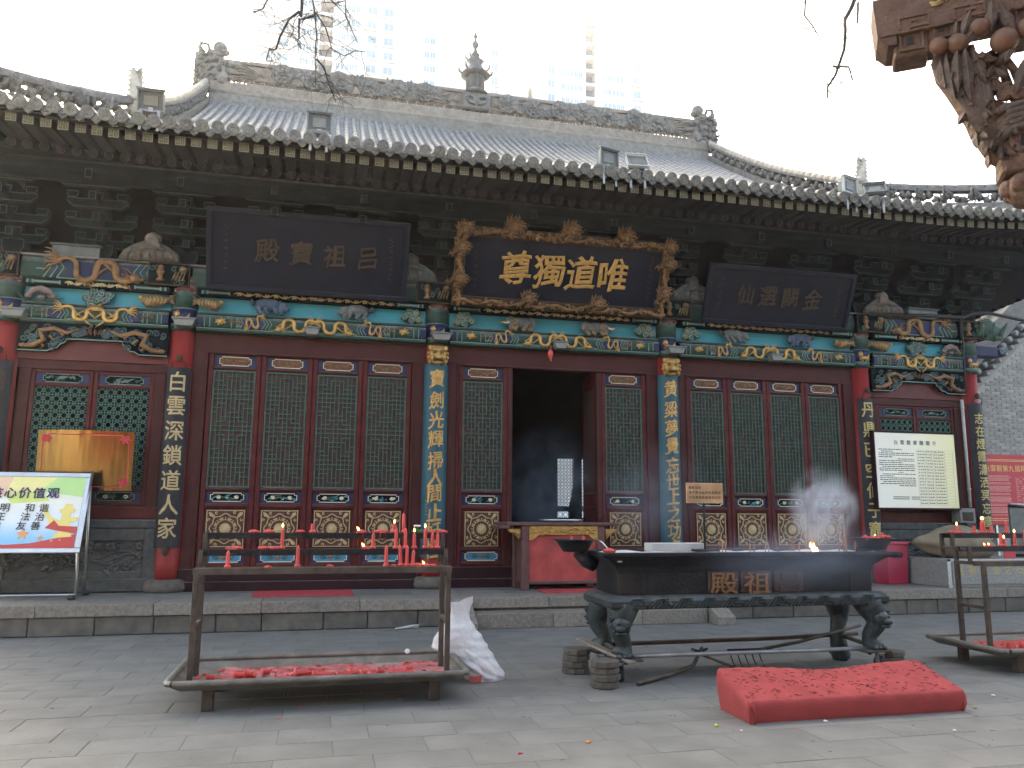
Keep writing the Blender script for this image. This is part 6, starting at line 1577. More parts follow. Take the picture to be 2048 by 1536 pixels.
# ------------------------------------------------------------------ mats, altar table, bin
for x0, x1, y0, y1, lb in ((-4.72, -3.32, -1.12, -.25, 'red door mat lying on the platform before the left doors'), (-.52, .62, -1.28, -.5, 'red mat lying under the altar table')):
    tag(obj('floor_mat', MB().cbox((x0-x1)/2, (x1-x0)/2, (y0-y1)/2, (y1-y0)/2, 0, .012, .004), 'mat_red', None, ((x0+x1)/2, (y0+y1)/2, PZ)), lb, 'mat')
t = thing('altar_table', 'red altar table with a gilt carved apron standing in the doorway', 'table', (-.09, -.45, PZ))
W2, D2, HT = .93, .36, 1.035
bevel(obj('table_top', MB().box(-W2, W2, -D2, D2, HT-.05, HT).box(-W2-.1, -W2+.05, -D2, D2, HT-.1, HT-.05), 'table_wood', t), .012)
for sx in (-1, 1):
    for sy in (-1, 1): bevel(obj('leg', MB().box(sx*.62-.06, sx*.62+.06, sy*(D2-.09)-.06, sy*(D2-.09)+.06, 0, HT-.05), 'table_wood', t), .01)
ap = MB(); ap.prism([(-.56, HT-.06), (-.56, HT-.27), (-.5, HT-.265), (-.4, HT-.19), (.4, HT-.19), (.5, HT-.265), (.56, HT-.27), (.56, HT-.06)], -D2+.02, -D2+.05)
rd = random.Random(3)
for k in range(40): x, z = -.53+1.06*rd.random(), HT-.075-.1*rd.random(); ap.rtube([(x-.03, -D2+.015, z), (x, -D2+.005, z+rd.uniform(-.015, .015)), (x+.03, -D2+.015, z)], [.005, .012, .005], 5)
obj('apron', ap, 'gold', t)
for s in (-1, 1):
    wp = MB(); wp.prism([(s*.7, HT-.1), (s*.9, HT-.1), (s*.88, HT-.14), (s*.78, HT-.19), (s*.72, HT-.26)][::s], -D2+.04, -D2+.07)
    for k in range(7): wp.tube([(s*(.71+.025*k), -D2+.035, HT-.11), (s*(.71+.02*k), -D2+.03, HT-.23+.014*k)], .009, 5)
    obj('apron_wing', wp, 'gold', t)
obj('front_panel', MB().cbox(-.56, .56, -D2+.06, -D2+.09, .13, HT-.06, .004), 'table_red', t)
obj('bottom_rail', MB().cbox(-.56, .56, -D2+.04, -D2+.1, .09, .14, .006), 'table_wood', t)
for s in (-1, 1): obj('side_panel', MB().cbox(s*.62-.01, s*.62+.01, -D2+.16, D2-.16, .1, HT-.06, .004), 'table_wood', t)
t2 = MB(); t2.lathe([(.2, 0), (.3, .02), (.31, .05), (.29, .045), (.19, .012)], 20); tag(obj('offering_tray', t2, 'steel', None, (-.02, -.42, PZ+HT), None, (1.2, .8, 1)), 'round steel tray on the altar table', 'tray')
t = thing('donation_bin', 'battered red sheet metal bin standing beside the stone plinth', 'bin', (6.0, -.55, PZ), radians(6))
bevel(obj('body', MB().add([(sx*(.21+.03*k), sy*(.17+.02*k), .66*k+.03) for k in (0, 1) for sy in (-1, 1) for sx in (-1, 1)], [(0, 2, 3, 1), (4, 5, 7, 6), (0, 1, 5, 4), (2, 6, 7, 3), (0, 4, 6, 2), (1, 3, 7, 5)]), 'bin_red', t), .012)
obj('lid', MB().cbox(-.26, .26, -.22, .22, .67, .72, .015), 'bin_red', t); obj('slot', MB().cbox(-.16, .1, -.205, -.17, .45, .54, .03), 'interior', t); obj('base_rim', MB().cbox(-.22, .22, -.18, .18, 0, .04, .008), 'bin_red', t)

# ------------------------------------------------------------------ boulder on its inscribed plinth
t = thing('stone_plinth', 'pale granite plinth with gold inscription at the right end of the platform', 'plinth', (7.3, -.95, PZ))
obj('core', MB().cbox(-.96, 1.6, -.56, .5, 0, .46, .01), 'granite_plinth', t)
ed = MB(); ed.box(-.965, -.9, -.565, -.56, 0, .462); ed.box(-.965, 1.6, -.565, -.56, .43, .462); obj('front_edge', ed, 'plinth_edge', t)
obj('front_slab', MB().cbox(-.88, 1.58, -.585, -.562, .05, .42, .006), 'granite_plinth', t)
for k, c in enumerate('吕祖显圣之石'): char(c, 'plain', 'text_gilt', t, (-.75+.24*k, -.59, .29), .17, sy=.5)
bo = MB(); nu, nv = 40, 22
for j in range(nv+1):
    for i in range(nu):
        a, p = 2*pi*i/nu, pi*j/nv; x, y, z = sin(p)*cos(a), sin(p)*sin(a), cos(p)
        k = 1+.1*sin(3*x+1)+.07*sin(5*y+2*z)+.06*sin(7*x*z+3)+.03*sin(13*x+5*y)
        zz = z*.27*k*(1-.12*x)+.03*(x > -.2)*max(0, z); bo.v.append((x*.8*k*(.9 if x > 0 else 1.05), y*.4*k, max(zz, -.22)))
bo.add([], [])
for j in range(nv):
    for i in range(nu): bo.f.append([j*nu+i, (j+1)*nu+i, (j+1)*nu+(i+1) % nu, j*nu+(i+1) % nu]); bo.m.append(0); bo.sm.append(True)
tag(obj('boulder', bo, 'boulder', None, (7.1, -.92, PZ+.46+.22)), 'large rounded brown boulder lying on the inscribed granite plinth', 'boulder')
tag(obj('red_slip', MB().cbox(-.12, .12, -.01, .01, 0, .16, .003), 'poster_red', None, (7.75, -1.36, PZ+.462)), 'small red card standing on the granite plinth', 'card')

# ------------------------------------------------------------------ candle racks
def candle_rack(label, ox, oy):
    t = thing('candle_rack', label, 'candle rack', (ox, oy, 0)); m_ = 'rust_steel'
    X0, X1, YF, YB = 0., 2.1, 0., .36
    def part(nm, mb, mm=m_): return obj(nm, mb, mm, t)
    for x in (X0, X1):
        for y in (YF, YB): part('post', MB().cbox(x-.022, x+.022, y-.022, y+.022, .17, 1.08, .004))
        part('side_brace', MB().cbox(x-.018, x+.018, YF+.022, YB-.022, .6, .636, .003)); part('top_side', MB().cbox(x-.02, x+.02, YF+.022, YB-.022, 1.045, 1.08, .003))
        for (y, z0, z1) in ((.17, 1.08, 1.225), (.36, 1.08, 1.225), (.4, 1.225, 1.36), (.55, 1.1, 1.36)): part('riser', MB().cbox(x-.018, x+.018, y-.018, y+.018, z0, z1, .003))
        part('step_side', MB().cbox(x-.016, x+.016, .19, .55, 1.19, 1.222, .003))
    for y, z, mm in ((YF-.02, 1.08, m_), (YF+.1, 1.08, m_), (.17, 1.224, 'iron_black'), (.28, 1.224, 'iron_black'), (.4, 1.36, 'iron_black'), (.5, 1.36, 'iron_black')):
        part('rail', MB().box(X0-.03, X1+.03, y, y+.045, z, z+.006).box(X0-.03, X1+.03, y, y+.006, z-.045, z), mm)
    # shallow tray with a rolled rim
    tr = MB(); a0, a1, b0, b1, zr_, zf = X0-.13, X1+.13, YF-.32, YB+.42, .235, .17
    P = [(a0, b0), (a1, b0), (a1, b1), (a0, b1)]; Q = [(a0+.1, b0+.1), (a1-.1, b0+.1), (a1-.1, b1-.1), (a0+.1, b1-.1)]
    v = [(x, y, zr_) for x, y in P] + [(x, y, zf) for x, y in Q] + [(x, y, zr_-.008) for x, y in P] + [(x, y, zf-.008) for x, y in Q]
    tr.add(v, [(i, (i+1) % 4, 4+(i+1) % 4, 4+i) for i in range(4)] + [(4, 5, 6, 7)] + [(8+i, 12+i, 12+(i+1) % 4, 8+(i+1) % 4) for i in range(4)] + [(15, 14, 13, 12)])
    part('tray', tr, 'tray_steel')
    rm = MB(); c = .05
    loop = [(a0+c, b0), (a1-c, b0), (a1, b0+c), (a1, b1-c), (a1-c, b1), (a0+c, b1), (a0, b1-c), (a0, b0+c), (a0+c, b0)]
    rm.tube([(x, y, zr_) for x, y in loop], .026, 8, 0, False); part('tray_rim', rm, 'tray_steel')
    for x in (X0+.17, X1-.13):
        for y in (YF-.16, YB+.2): part('leg', MB().cbox(x-.045, x+.045, y-.04, y+.04, 0, zf-.006, .006))
    return t
LX, LY = -4.81, -5.83; RX, RY2 = 2.93, -5.85
candle_rack('rusty steel candle rack with a wax filled tray, left of the incense burner', LX, LY)
candle_rack('rusty steel candle rack cut by the right picture edge', RX, RY2)
# wax in the trays: melted sheet and the stubs lying in it
def wax_sheet(ox, oy, label, seed, m_):
    rd = random.Random(seed); mb = MB(); nx, ny = 60, 22; X0, X1, Y0, Y1 = ox+.2, ox+2.12, oy-.19, oy+.62
    hs = [[max(0, .5*sin(i*.37+seed)+.6*sin(j*.7+i*.21)+rd.uniform(-.5, .9)) for j in range(ny+1)] for i in range(nx+1)]
    for i in range(nx+1):
        for j in range(ny+1): mb.v.append((X0+(X1-X0)*i/nx+rd.uniform(-.01, .01), Y0+(Y1-Y0)*j/ny+rd.uniform(-.01, .01), .173+.013*hs[i][j]*(0 if i in (0, nx) or j in (0, ny) else 1)))
    for i in range(nx):
        for j in range(ny): mb.f.append([i*(ny+1)+j, (i+1)*(ny+1)+j, (i+1)*(ny+1)+j+1, i*(ny+1)+j+1]); mb.m.append(0); mb.sm.append(True)
    tag(obj('melted_wax', mb, m_), label, 'wax', kind='stuff')
wax_sheet(LX, LY, 'sheet of melted red and pale wax in the left rack tray', 1, 'wax_pink'); wax_sheet(RX, RY2, 'melted red wax in the right rack tray', 5, 'wax_melt')
for ox, oy, sd_, lb in ((LX, LY, 2, 'wax crumbs scattered in the left rack tray'), (RX, RY2, 3, 'wax crumbs scattered in the right rack tray')):
    rd = random.Random(sd_); mb = MB()
    for k in range(120):
        x, y = ox+rd.uniform(.02, 2.08), oy+rd.uniform(-.18, .6); r = rd.uniform(.004, .014); mb.ball((x, y, .18+r*.3), (r*rd.uniform(.8, 2.4), r*rd.uniform(.8, 1.6), r*.6), 5, 4, 0, .35)
    tag(obj('wax_crumbs', mb, 'wax_melt'), lb, 'wax', kind='stuff')
# candle shapes
def candle_mesh(h, r, bulb=True, tip=True):
    pr = [(r*1.45, 0), (r*1.5, .012), (r*1.2, .022)] if bulb else [(r, 0)]
    n = max(3, int(h/.017)); z0 = pr[-1][1]
    for k in range(n): a = z0+(h-z0)*k/n; d = (h-z0)/n; q = r*(1-.15*k/n); pr += [(q*.82, a+d*.1), (q, a+d*.5), (q*.82, a+d*.92)]
    if tip: pr += [(r*.5, h+.006), (r*.12, h+.02)]
    mb = MB().lathe(pr, 12)
    return mb
CM = {k: candle_mesh(*v).mesh('candle', ['wax']) for k, v in {'t': (.165, .0185), 'm': (.125, .019), 's': (.08, .021, True, False), 'tt': (.145, .015)}.items()}
fl_ = MB(); fl_.lathe([(.002, 0), (.007, .006), (.009, .014), (.006, .024), (.001, .036)], 10); flame_me = fl_.mesh('flame', ['flame'])
lump = MB(); lump.ball((0, 0, .008), (.035, .025, .016), 10, 6, 0, .15); lump.ball((.03, .005, .006), (.02, .018, .012), 8, 5, 0, .2); lump_me = lump.mesh('wax_lump', ['wax_melt'])
ORD = ['first', 'second', 'third', 'fourth', 'fifth', 'sixth', 'seventh', 'eighth', 'ninth', 'tenth', 'eleventh', 'twelfth']
def drips(o, rd, L):
    mb = MB()
    for k in range(5): x = rd.uniform(-.03, .03); mb.tube([(x, -.03, .005), (x+.003, -.035, -.02), (x+rd.uniform(-.004, .004), -.036, -L*rd.uniform(.3, 1))], [.006, .005, .0015], 5)
    obj('wax_drip', mb, 'wax_melt', o)
def rail_candles(rack, rail, y, z, L, grp):
    rd = random.Random(int(100*z)); cnt = {}
    for x, kind, lit, tilt in L:
        nm, base = ('wax_lump', ('lump of burning red wax' if lit else 'red wax lump')) if kind == 'l' else ('candle', 'lit red candle' if lit else 'red candle')
        c = cnt[nm, lit] = cnt.get((nm, lit), 0)+1
        o = obj(nm, lump_me if kind == 'l' else CM[kind], None, None, (x, y+rd.uniform(-.012, .012), z), (rd.uniform(-.05, .05), tilt, rd.uniform(0, 6) if kind != 'l' else rd.uniform(-.5, .5)))
        if kind == 'l': o.scale = (rd.uniform(.7, 1.3),)*3
        tag(o, f'{ORD[c-1]} {base} from the left on {rack} rack {rail} rail', 'candle' if nm == 'candle' else 'wax', grp)
        if kind != 'l': obj('wick', MB().tube([(0, 0, -.004), (.002, 0, .012)], .0018, 4), 'cable', o, (0, 0, {'t': .183, 'm': .143, 's': .083, 'tt': .163}[kind]))
        if lit and kind != 'l': obj('flame', flame_me, None, o, (0, 0, {'t': .19, 'm': .15, 's': .088, 'tt': .17}[kind]))
        if lit and kind == 'l': obj('flame', flame_me, None, o, (-.012, 0, .018), (0, -.6, 0)); drips(o, rd, .13)
        elif kind == 'l' and rd.random() < .3: drips(o, rd, .06)
def pxx(p0, p1, a, b): return lambda p: a+(b-a)*(p-p0)/(p1-p0)
f1 = pxx(388, 905, -4.845, -2.662); f2 = pxx(393, 900, -4.869, -2.648); f3 = pxx(398, 890, -4.884, -2.667)
G = 'candles on the racks'
rail_candles('left', 'lowest', LY+.05, 1.087, [(f1(452), 'm', 0, .05), (f1(528), 'l', 0, 0), (f1(586), 't', 0, 0), (f1(650), 'l', 0, 0), (f1(764), 't', 0, .02), (f1(780), 'l', 0, 0), (f1(795), 't', 0, .06), (f1(807), 't', 0, -.03), (f1(819), 'm', 0, -.06), (f1(829), 'l', 0, 0), (f1(847), 'l', 1, 0), (f1(862), 'l', 0, 0)], G)
rail_candles('left', 'middle', LY+.25, 1.231, [(f2(455), 'l', 0, 0), (f2(470), 'l', 0, 0), (f2(520), 'l', 0, 0), (f2(540), 'l', 0, 0), (f2(557), 't', 1, 0), (f2(722), 'l', 1, 0), (f2(737), 'm', 0, 0), (f2(783), 't', 0, 0), (f2(803), 't', 0, .07), (f2(822), 'm', 1, 0), (f2(845), 't', 1, 0), (f2(860), 'm', 0, 0), (f2(870), 'm', 0, 0)], G)
rail_candles('left', 'highest', LY+.46, 1.367, [(f3(502), 'l', 0, 0), (f3(530), 'l', 0, 0), (f3(592), 'l', 0, 0), (f3(617), 's', 0, 0), (f3(713), 'l', 1, 0), (f3(745), 'l', 0, 0), (f3(757), 'l', 0, 0), (f3(781), 's', 1, 0), (f3(801), 't', 0, .03), (f3(848), 'l', 0, 0), (f3(858), 'l', 0, 0), (f3(880), 'l', 0, 0)], G)
rail_candles('right', 'middle', RY2+.25, 1.231, [(RX+.28, 'l', 1, 0), (RX+.35, 'l', 1, 0), (RX+.5, 'm', 0, 0), (RX+.54, 's', 1, 0), (RX+.68, 'm', 1, 0), (RX+.8, 't', 0, 0), (RX+.86, 't', 0, 0), (RX+1.1, 'm', 0, 0)], G)
rail_candles('right', 'highest', RY2+.46, 1.367, [(RX+.05, 'l', 0, 0), (RX+.12, 's', 1, 0), (RX+.2, 'l', 0, 0), (RX+.36, 's', 0, 0), (RX+.46, 'm', 1, .05), (RX+.49, 'm', 1, -.03), (RX+.57, 's', 0, 0), (RX+.8, 'm', 0, 0)], G)
fw_ = thing('paper_flower', 'small white artificial flower with green leaves on the highest rail', 'flower', (f3(829), LY+.46, 1.37))
q = MB()
for k in range(6): q.ball((.02*cos(k), .02*sin(k), .06), (.016, .016, .01), 7, 5)
obj('blossom', q, 'flower_white', fw_); q = MB()
for k in range(4): q.leaf((0, 0, .0), (.06*cos(k*1.6), -.01, .03+.02*sin(k*2)), .03, 0, .003, .005)
q.tube([(0, 0, 0), (0, 0, .06)], .004, 5); obj('leaf', q, 'leaf_green', fw_)
# burnt stubs lying in the trays
stub = candle_mesh(.19, .025, True, False); stub_me = stub.mesh('candle_stub', ['wax']); rd = random.Random(21)
side = [('left', LX, LY, 1, [(.2, -.04), (.33, .16), (.42, .14), (.66, -.08), (.82, .1), (.97, .03), (1.02, .06), (1.16, -.02), (1.28, .1), (1.36, .0), (1.43, -.1), (1.5, .04), (1.62, -.03), (1.75, .1), (.55, .2), (.12, .08)]),
        ('right', RX, RY2, 2, [(.25, .0), (.34, .12), (.42, -.04), (.5, .1), (.56, -.1), (.64, .05), (.72, .16), (.8, -.02)])]
for nm, ox, oy, sc, L in side:
    L = sorted(L)
    for k, (x, y) in enumerate(L):
        short = rd.random() < .45; o = obj('candle_stub', stub_me, None, None, (ox+x, oy+y, .205), (pi/2+rd.uniform(-.08, .08), rd.uniform(-3, 3), rd.uniform(-.5, .5)+pi/2), (1, 1, .35 if short else rd.uniform(.7, 1.15)))
        tag(o, f'burnt red candle stub number {k+1} from the left lying in the {nm} tray' if 0 else f'{(ORD+["thirteenth","fourteenth","fifteenth","sixteenth"])[k]} burnt candle stub from the left in the {nm} rack tray', 'candle', 'burnt stubs in the trays')
tag(obj('white_button', MB().lathe([(.022, 0), (.024, .004), (.02, .008)], 12), 'fabric_white', None, (-3.02, LY+.32, .32), (pi/2*.8, 0, 0)), 'small round white disc stuck on the back rim of the left tray', 'disc')

# ------------------------------------------------------------------ white woven sack
from mathutils import noise as mn
sk = MB(); nu, nvv = 96, 64; SH = [(0, -.02, .36, .19), (.05, -.06, .37, .21), (.12, -.1, .33, .2), (.2, -.2, .28, .17), (.3, -.33, .21, .15), (.38, -.32, .14, .13), (.46, -.25, .08, .1), (.54, -.19, .03, .06), (.6, -.16, .015, .04), (.65, -.16, .03, .03), (.72, -.17, .06, .022)]
def sh(z):
    for k in range(len(SH)-1):
        if z <= SH[k+1][0]: q = (z-SH[k][0])/(SH[k+1][0]-SH[k][0]); q = q*q*(3-2*q)*.5+q*.5; return [SH[k][i]+(SH[k+1][i]-SH[k][i])*q for i in (1, 2, 3)]
    return SH[-1][1:]
for j in range(nvv+1):
    z = .72*j/nvv; xl, xr, d_ = sh(z); c_, a_ = (xl+xr)/2, (xr-xl)/2
    for i in range(nu):
        an = 2*pi*i/nu; ca, sa = cos(an), sin(an); P_ = Vector((ca*a_*1.6, sa*d_*1.6, z*1.3))
        v1 = mn.voronoi(P_*5.5+Vector((3, 1, 2)))[0]; v2 = mn.voronoi(P_*12+Vector((7, 0, 5)))[0]
        cr_ = .16*(v1[1]-v1[0])+.05*(v2[1]-v2[0])+.05*abs(sin(4*an+3*z*4+2*sin(z*9)))
        k = .93+cr_*.85+.12*mn.noise(P_*2.2)
        e_ = 1.0; cs, sn = abs(ca)**e_*(1 if ca > 0 else -1), abs(sa)**e_*(1 if sa > 0 else -1)
        sk.v.append((c_+a_*cs*k, d_*sn*k, max(0., z+.02*mn.noise(P_*4)*(j > 0)+(.05*ca if j == nvv else 0))))
for j in range(nvv):
    for i in range(nu): sk.f.append([j*nu+i, j*nu+(i+1) % nu, (j+1)*nu+(i+1) % nu, (j+1)*nu+i]); sk.m.append(0); sk.sm.append(True)
t = thing('woven_sack', 'crumpled white woven plastic sack leaning against the left candle rack', 'sack', (-2.42, -5.2, 0), 0)
o = obj('sack_body', sk, 'sack_white', t)
obj('printed_stripe', MB().add([(-.02, -.215, .01), (.09, -.245, .01), (.11, -.24, .07), (.0, -.215, .06)], [(0, 1, 2, 3)]), 'sack_red', t)

# ------------------------------------------------------------------ red kneeling cushion
cu = MB(); nx, ny = 44, 14; X0, X1, Yf, Yb = -.62, 1.27, -7.25, -6.78
def top_z(u, v): return (.165+.155*v)+.018*sin(pi*u)*sin(pi*v)-.045*v*exp_(u-.52, .22)
from math import exp
def exp_(x, s): return exp(-(x/s)**2)
rd = random.Random(5)
rows = []
for j in range(ny+1):
    v_ = j/ny; rows.append([(X0+(X1-X0)*i/nx+.05*(i/nx-.5)*2*(1-v_)*(.5 if i/nx > .5 else 0), Yf+(Yb-Yf)*v_, top_z(i/nx, v_)+.003*sin(i*1.7+j)) for i in range(nx+1)])
prof = [rows[0][i] for i in range(nx+1)]
loop = [rows[0][i] for i in range(nx+1)] + [rows[j][nx] for j in range(1, ny+1)] + [rows[ny][i] for i in range(nx-1, -1, -1)] + [rows[j][0] for j in range(ny-1, 0, -1)]
for r in rows: cu.v += r
for j in range(ny):
    for i in range(nx): cu.f.append([j*(nx+1)+i, j*(nx+1)+i+1, (j+1)*(nx+1)+i+1, (j+1)*(nx+1)+i]); cu.m.append(0); cu.sm.append(True)
cxm, cym = (X0+X1)/2, (Yf+Yb)/2; n = len(loop); base = len(cu.v)
for lev, (fz, out) in enumerate(((.93, .016), (.7, .024), (.4, .014), (.12, .006), (0, .0))):
    for (x, y, z) in loop:
        cu.v.append((x+(out if x > cxm else -out)*min(1, abs(x-cxm)/.9), y+(out if y > cym else -out)*min(1, abs(y-cym)/.2), max(0, z*fz)))
ti = [0*(nx+1)+i for i in range(nx+1)] + [j*(nx+1)+nx for j in range(1, ny+1)] + [ny*(nx+1)+i for i in range(nx-1, -1, -1)] + [j*(nx+1) for j in range(ny-1, 0, -1)]
prev = ti
for lev in range(5):
    cur = [base+lev*n+k for k in range(n)]
    for k in range(n): cu.f.append([prev[(k+1) % n], prev[k], cur[k], cur[(k+1) % n]]); cu.m.append(0); cu.sm.append(True)
    prev = cur
t = thing('kneeling_cushion', 'long red felt covered kneeler in front of the incense burner', 'kneeler', (0, 0, 0))
o = obj('felt_cover', cu, 'felt_red', t); s_ = o.modifiers.new('sub', 'SUBSURF'); s_.levels = 1; s_.render_levels = 1
tk = MB(); tk.add([(X0-.02, Yf-.03, 0), (X0-.005, Yf-.045, .12), (X0+.01, Yf-.035, .17), (X0+.035, Yf-.035, 0)], [(0, 3, 2, 1)]); tk.tube([(X0+.0, Yf-.035, .165), (X0+.025, Yf-.04, .08), (X0+.02, Yf-.035, .0)], [.014, .01, .006], 6)
obj('corner_tuck', tk, 'felt_red', t)
tk = MB(); tk.tube([(X1+.035, Yf+.0, .125), (X1+.03, Yf-.012, .06), (X1+.015, Yf-.005, .0)], [.02, .016, .008], 6); obj('corner_tuck', tk, 'felt_red', t)
cr = MB()
for k in range(230):
    u, v_ = rd.random(), rd.random()*.97; x, y = X0+(X1-X0)*u, Yf+(Yb-Yf)*v_; z = top_z(u, v_)+.006; a = rd.uniform(-.9, .5); L = rd.uniform(.006, .02)*(2 if rd.random() < .1 else 1)
    dz = .33*L*sin(a)
    cr.tube([(x-L*cos(a), y-L*sin(a), z-dz), (x, y+.002, z+.002), (x+L*cos(a), y+L*sin(a), z+dz)], .0022, 4)
tag(obj('incense_debris', cr, 'incense_bit'), 'burnt incense crumbs scattered over the red kneeler', 'crumbs', kind='stuff')
# ------------------------------------------------------------------ incense burner
t = thing('incense_burner', 'long black iron incense burner on four lion legs in front of the doorway', 'incense burner', (.36, -5.3, 0))
OX, OY = -.36, 5.3
def part(nm, mb, m_): return obj(nm, mb, m_, t, (OX, OY, 0))
def ring(x0, x1, y0, y1, z): return [(x0, y0, z), (x1, y0, z), (x1, y1, z), (x0, y1, z)]
B0, B1, C0, C1 = -1.03, 1.75, -5.62, -5.0
body = MB(); lv = [ring(B0, B1, C0, C1, .775), ring(B0-.01, B1+.01, C0-.005, C1+.005, .99), ring(B0-.03, B1+.03, C0-.02, C1+.02, 1.05), ring(B0-.12, B1+.14, C0-.07, C1+.06, 1.12), ring(B0-.2, B1+.26, C0-.11, C1+.1, 1.15), ring(B0-.2, B1+.26, C0-.11, C1+.1, 1.19),
      ring(B0-.14, B1+.2, C0-.06, C1+.05, 1.19), ring(B0-.1, B1+.16, C0-.02, C1+.02, 1.13)]
v = [p for r in lv for p in r]; body.add(v, [(k*4+i, k*4+(i+1) % 4, k*4+4+(i+1) % 4, k*4+4+i) for k in range(len(lv)-1) for i in range(4)] + [(3, 2, 1, 0)])
bevel(part('body', body, 'iron_black'), .012)
for x in (B0+.25, .47, 1.5): part('body_rib', MB().cbox(x-.012, x+.012, C0-.012, C0+.02, .78, .985, .004), 'iron_black')
ash = MB(); nx, ny = 40, 8
for i in range(nx+1):
    for j in range(ny+1): ash.v.append((B0-.1+(B1-B0+.26)*i/nx, C0-.02+(C1-C0+.04)*j/ny, 1.165+.012*sin(i*.9)*cos(j*1.3)+random.uniform(-.004, .012)))
for i in range(nx):
    for j in range(ny): ash.f.append([i*(ny+1)+j, (i+1)*(ny+1)+j, (i+1)*(ny+1)+j+1, i*(ny+1)+j+1]); ash.m.append(0); ash.sm.append(True)
part('ash_bed', ash, 'ash')
mat('bronze_relief', (.26, .13, .06), .5, .4, var=.35, scale=10, bump=.4, dust=.3)
mat('bronze_field', (.07, .05, .045), .55, .3, var=.4, scale=8, bump=.3)
for k, c in enumerate('殿祖吕'):
    x = .06+.36*k; part('character_field', MB().cbox(x-.165, x+.165, C0-.018, C0, .79, .985 if 0 else 1.0, .01), 'bronze_field')
    o = char(c, 'bold', 'bronze_relief' if k < 2 else 'bronze_field', t, (x+OX, C0-.03+OY, .885), .225, sy=1.4, sx=1.35)
# moulding with key fret
ml = MB(); M0, M1, N0, N1 = -1.12, 1.84, -5.7, -4.93; nb = 8; pr = [(0, .655), (.05, .66), (.075, .69), (.075, .735), (.05, .77), (0, .785)]
v = []
for o_, z in pr: v += ring(M0-o_+.05, M1+o_-.05, N0-o_+.05, N1+o_-.05, z)
ml.add(v, [(k*4+i, k*4+(i+1) % 4, k*4+4+(i+1) % 4, k*4+4+i) for k in range(5) for i in range(4)] + [(3, 2, 1, 0), (20, 21, 22, 23)])
part('moulding', ml, 'iron_patina')
fk = MB()
x = M0+.1
while x < M1-.25:
    for q in range(3): fk.strip([(x+.02*q*2, .67), (x+.09+.03*q, .755), (x+.2, .755-.012*q*2) if q < 2 else (x+.18, .72)], .012, N0-.036, N0-.022)
    fk.strip([(x+.12, .68), (x+.22, .68), (x+.22, .71), (x+.15, .71)], .011, N0-.036, N0-.022); x += .25
y = N0+.1
part('key_fret', fk, 'iron_patina')
# lion legs
def leg(sx, sy, lo=.21):
    mb = MB(); P = [(0, 0, .68), (.02*sx, .015*sy, .6), (.05*sx, .04*sy, .52), (.045*sx, .035*sy, .43), (-.005*sx, 0, .34), (-.01*sx, 0, .28), (.03*sx, .02*sy, lo+.02), (.045*sx, .03*sy, lo)]
    mb.tube(P, [.16, .135, .115, .09, .075, .08, .1, .105], 12)
    f = MB(); cx_, cy_ = .06*sx, .05*sy; yy = sy
    f.ball((cx_, cy_+.06*yy, .52), (.095, .075, .075), 10, 8, 0, .06); f.ball((cx_+.03*sx, cy_+.12*yy, .49), (.05, .045, .035), 8, 6); f.ball((cx_+.02*sx, cy_+.1*yy, .445), (.06, .04, .02), 8, 6)
    for s in (-1, 1): f.ball((cx_+s*.045, cy_+.11*yy, .54), .02, 7, 5); f.tube([(cx_+s*.07, cy_+.04*yy, .56), (cx_+s*.11, cy_+.06*yy, .6)], [.03, .012], 6)
    for k in range(8): a = k*.8; f.tube([(cx_+.07*cos(a), cy_+.03*yy, .52+.06*sin(a)), (cx_+.12*cos(a), cy_+.05*yy, .52+.1*sin(a))], [.025, .008], 5)
    for k in range(3): mb.ball((.03*sx+(k-1)*.05, .1*sy, lo+.02), (.03, .04, .025), 7, 5)
    return mb, f
for sx, x in ((-1, -.98), (1, 1.72)):
    for sy, y in ((-1, -5.58), (1, -5.05)):
        a, b = leg(sx, sy, .21 if not (sx > 0 and sy > 0) else .05); o = obj('leg', a, 'iron_patina', t, (x+OX, y+OY, 0)); obj('lion_face', b, 'iron_patina', o)
        if not (sx > 0 and sy > 0):
            obj('foot_plate', MB().cbox(-.15, .15, -.13, .13, .185, .208, .004), 'rust_steel', o)
            w = MB(); w.tube([(.06*sx-.024, -.05, .07), (.06*sx+.024, -.05, .07)], .07, 16); obj('caster_wheel', w, 'rubber', o)
            obj('caster_fork', MB().cbox(.06*sx-.034, .06*sx-.026, -.08, -.02, .05, .185, .003).cbox(.06*sx+.026, .06*sx+.034, -.08, -.02, .05, .185, .003).cbox(.06*sx-.034, .06*sx+.034, -.09, .02, .165, .185, .003), 'steel', o)
part('tie_pipe', MB().tube([(-.9, -5.62, .225), (.4, -5.63, .222), (1.72, -5.6, .215)], .02, 8), 'galvanised'); part('tie_pipe', MB().tube([(-.9, -5.0, .24), (1.0, -5.0, .245), (1.98, -5.02, .27)], .022, 8), 'rust_steel')
part('side_angle', MB().tube([(1.72, -5.6, .235), (1.72, -5.0, .28)], .025, 4), 'rust_steel'); part('side_angle', MB().tube([(-.98, -5.62, .23), (-.98, -5.02, .26)], .03, 4), 'rust_steel')
for x, s in ((-.7, 1), (.18, .8), (.95, .9)):
    mb = MB(); mb.ball((0, 0, 0), (.06*s, .05, .022), 9, 6, 0, .2); mb.tube([(.04, 0, 0), (.09, 0, -.03), (.12, 0, -.01)], [.012, .01, .005], 5); part('dark_lump', mb, 'iron_black').location = (x+OX, -5.3+OY, .645)  # lumps standing for dark shoe-like shapes below the burner
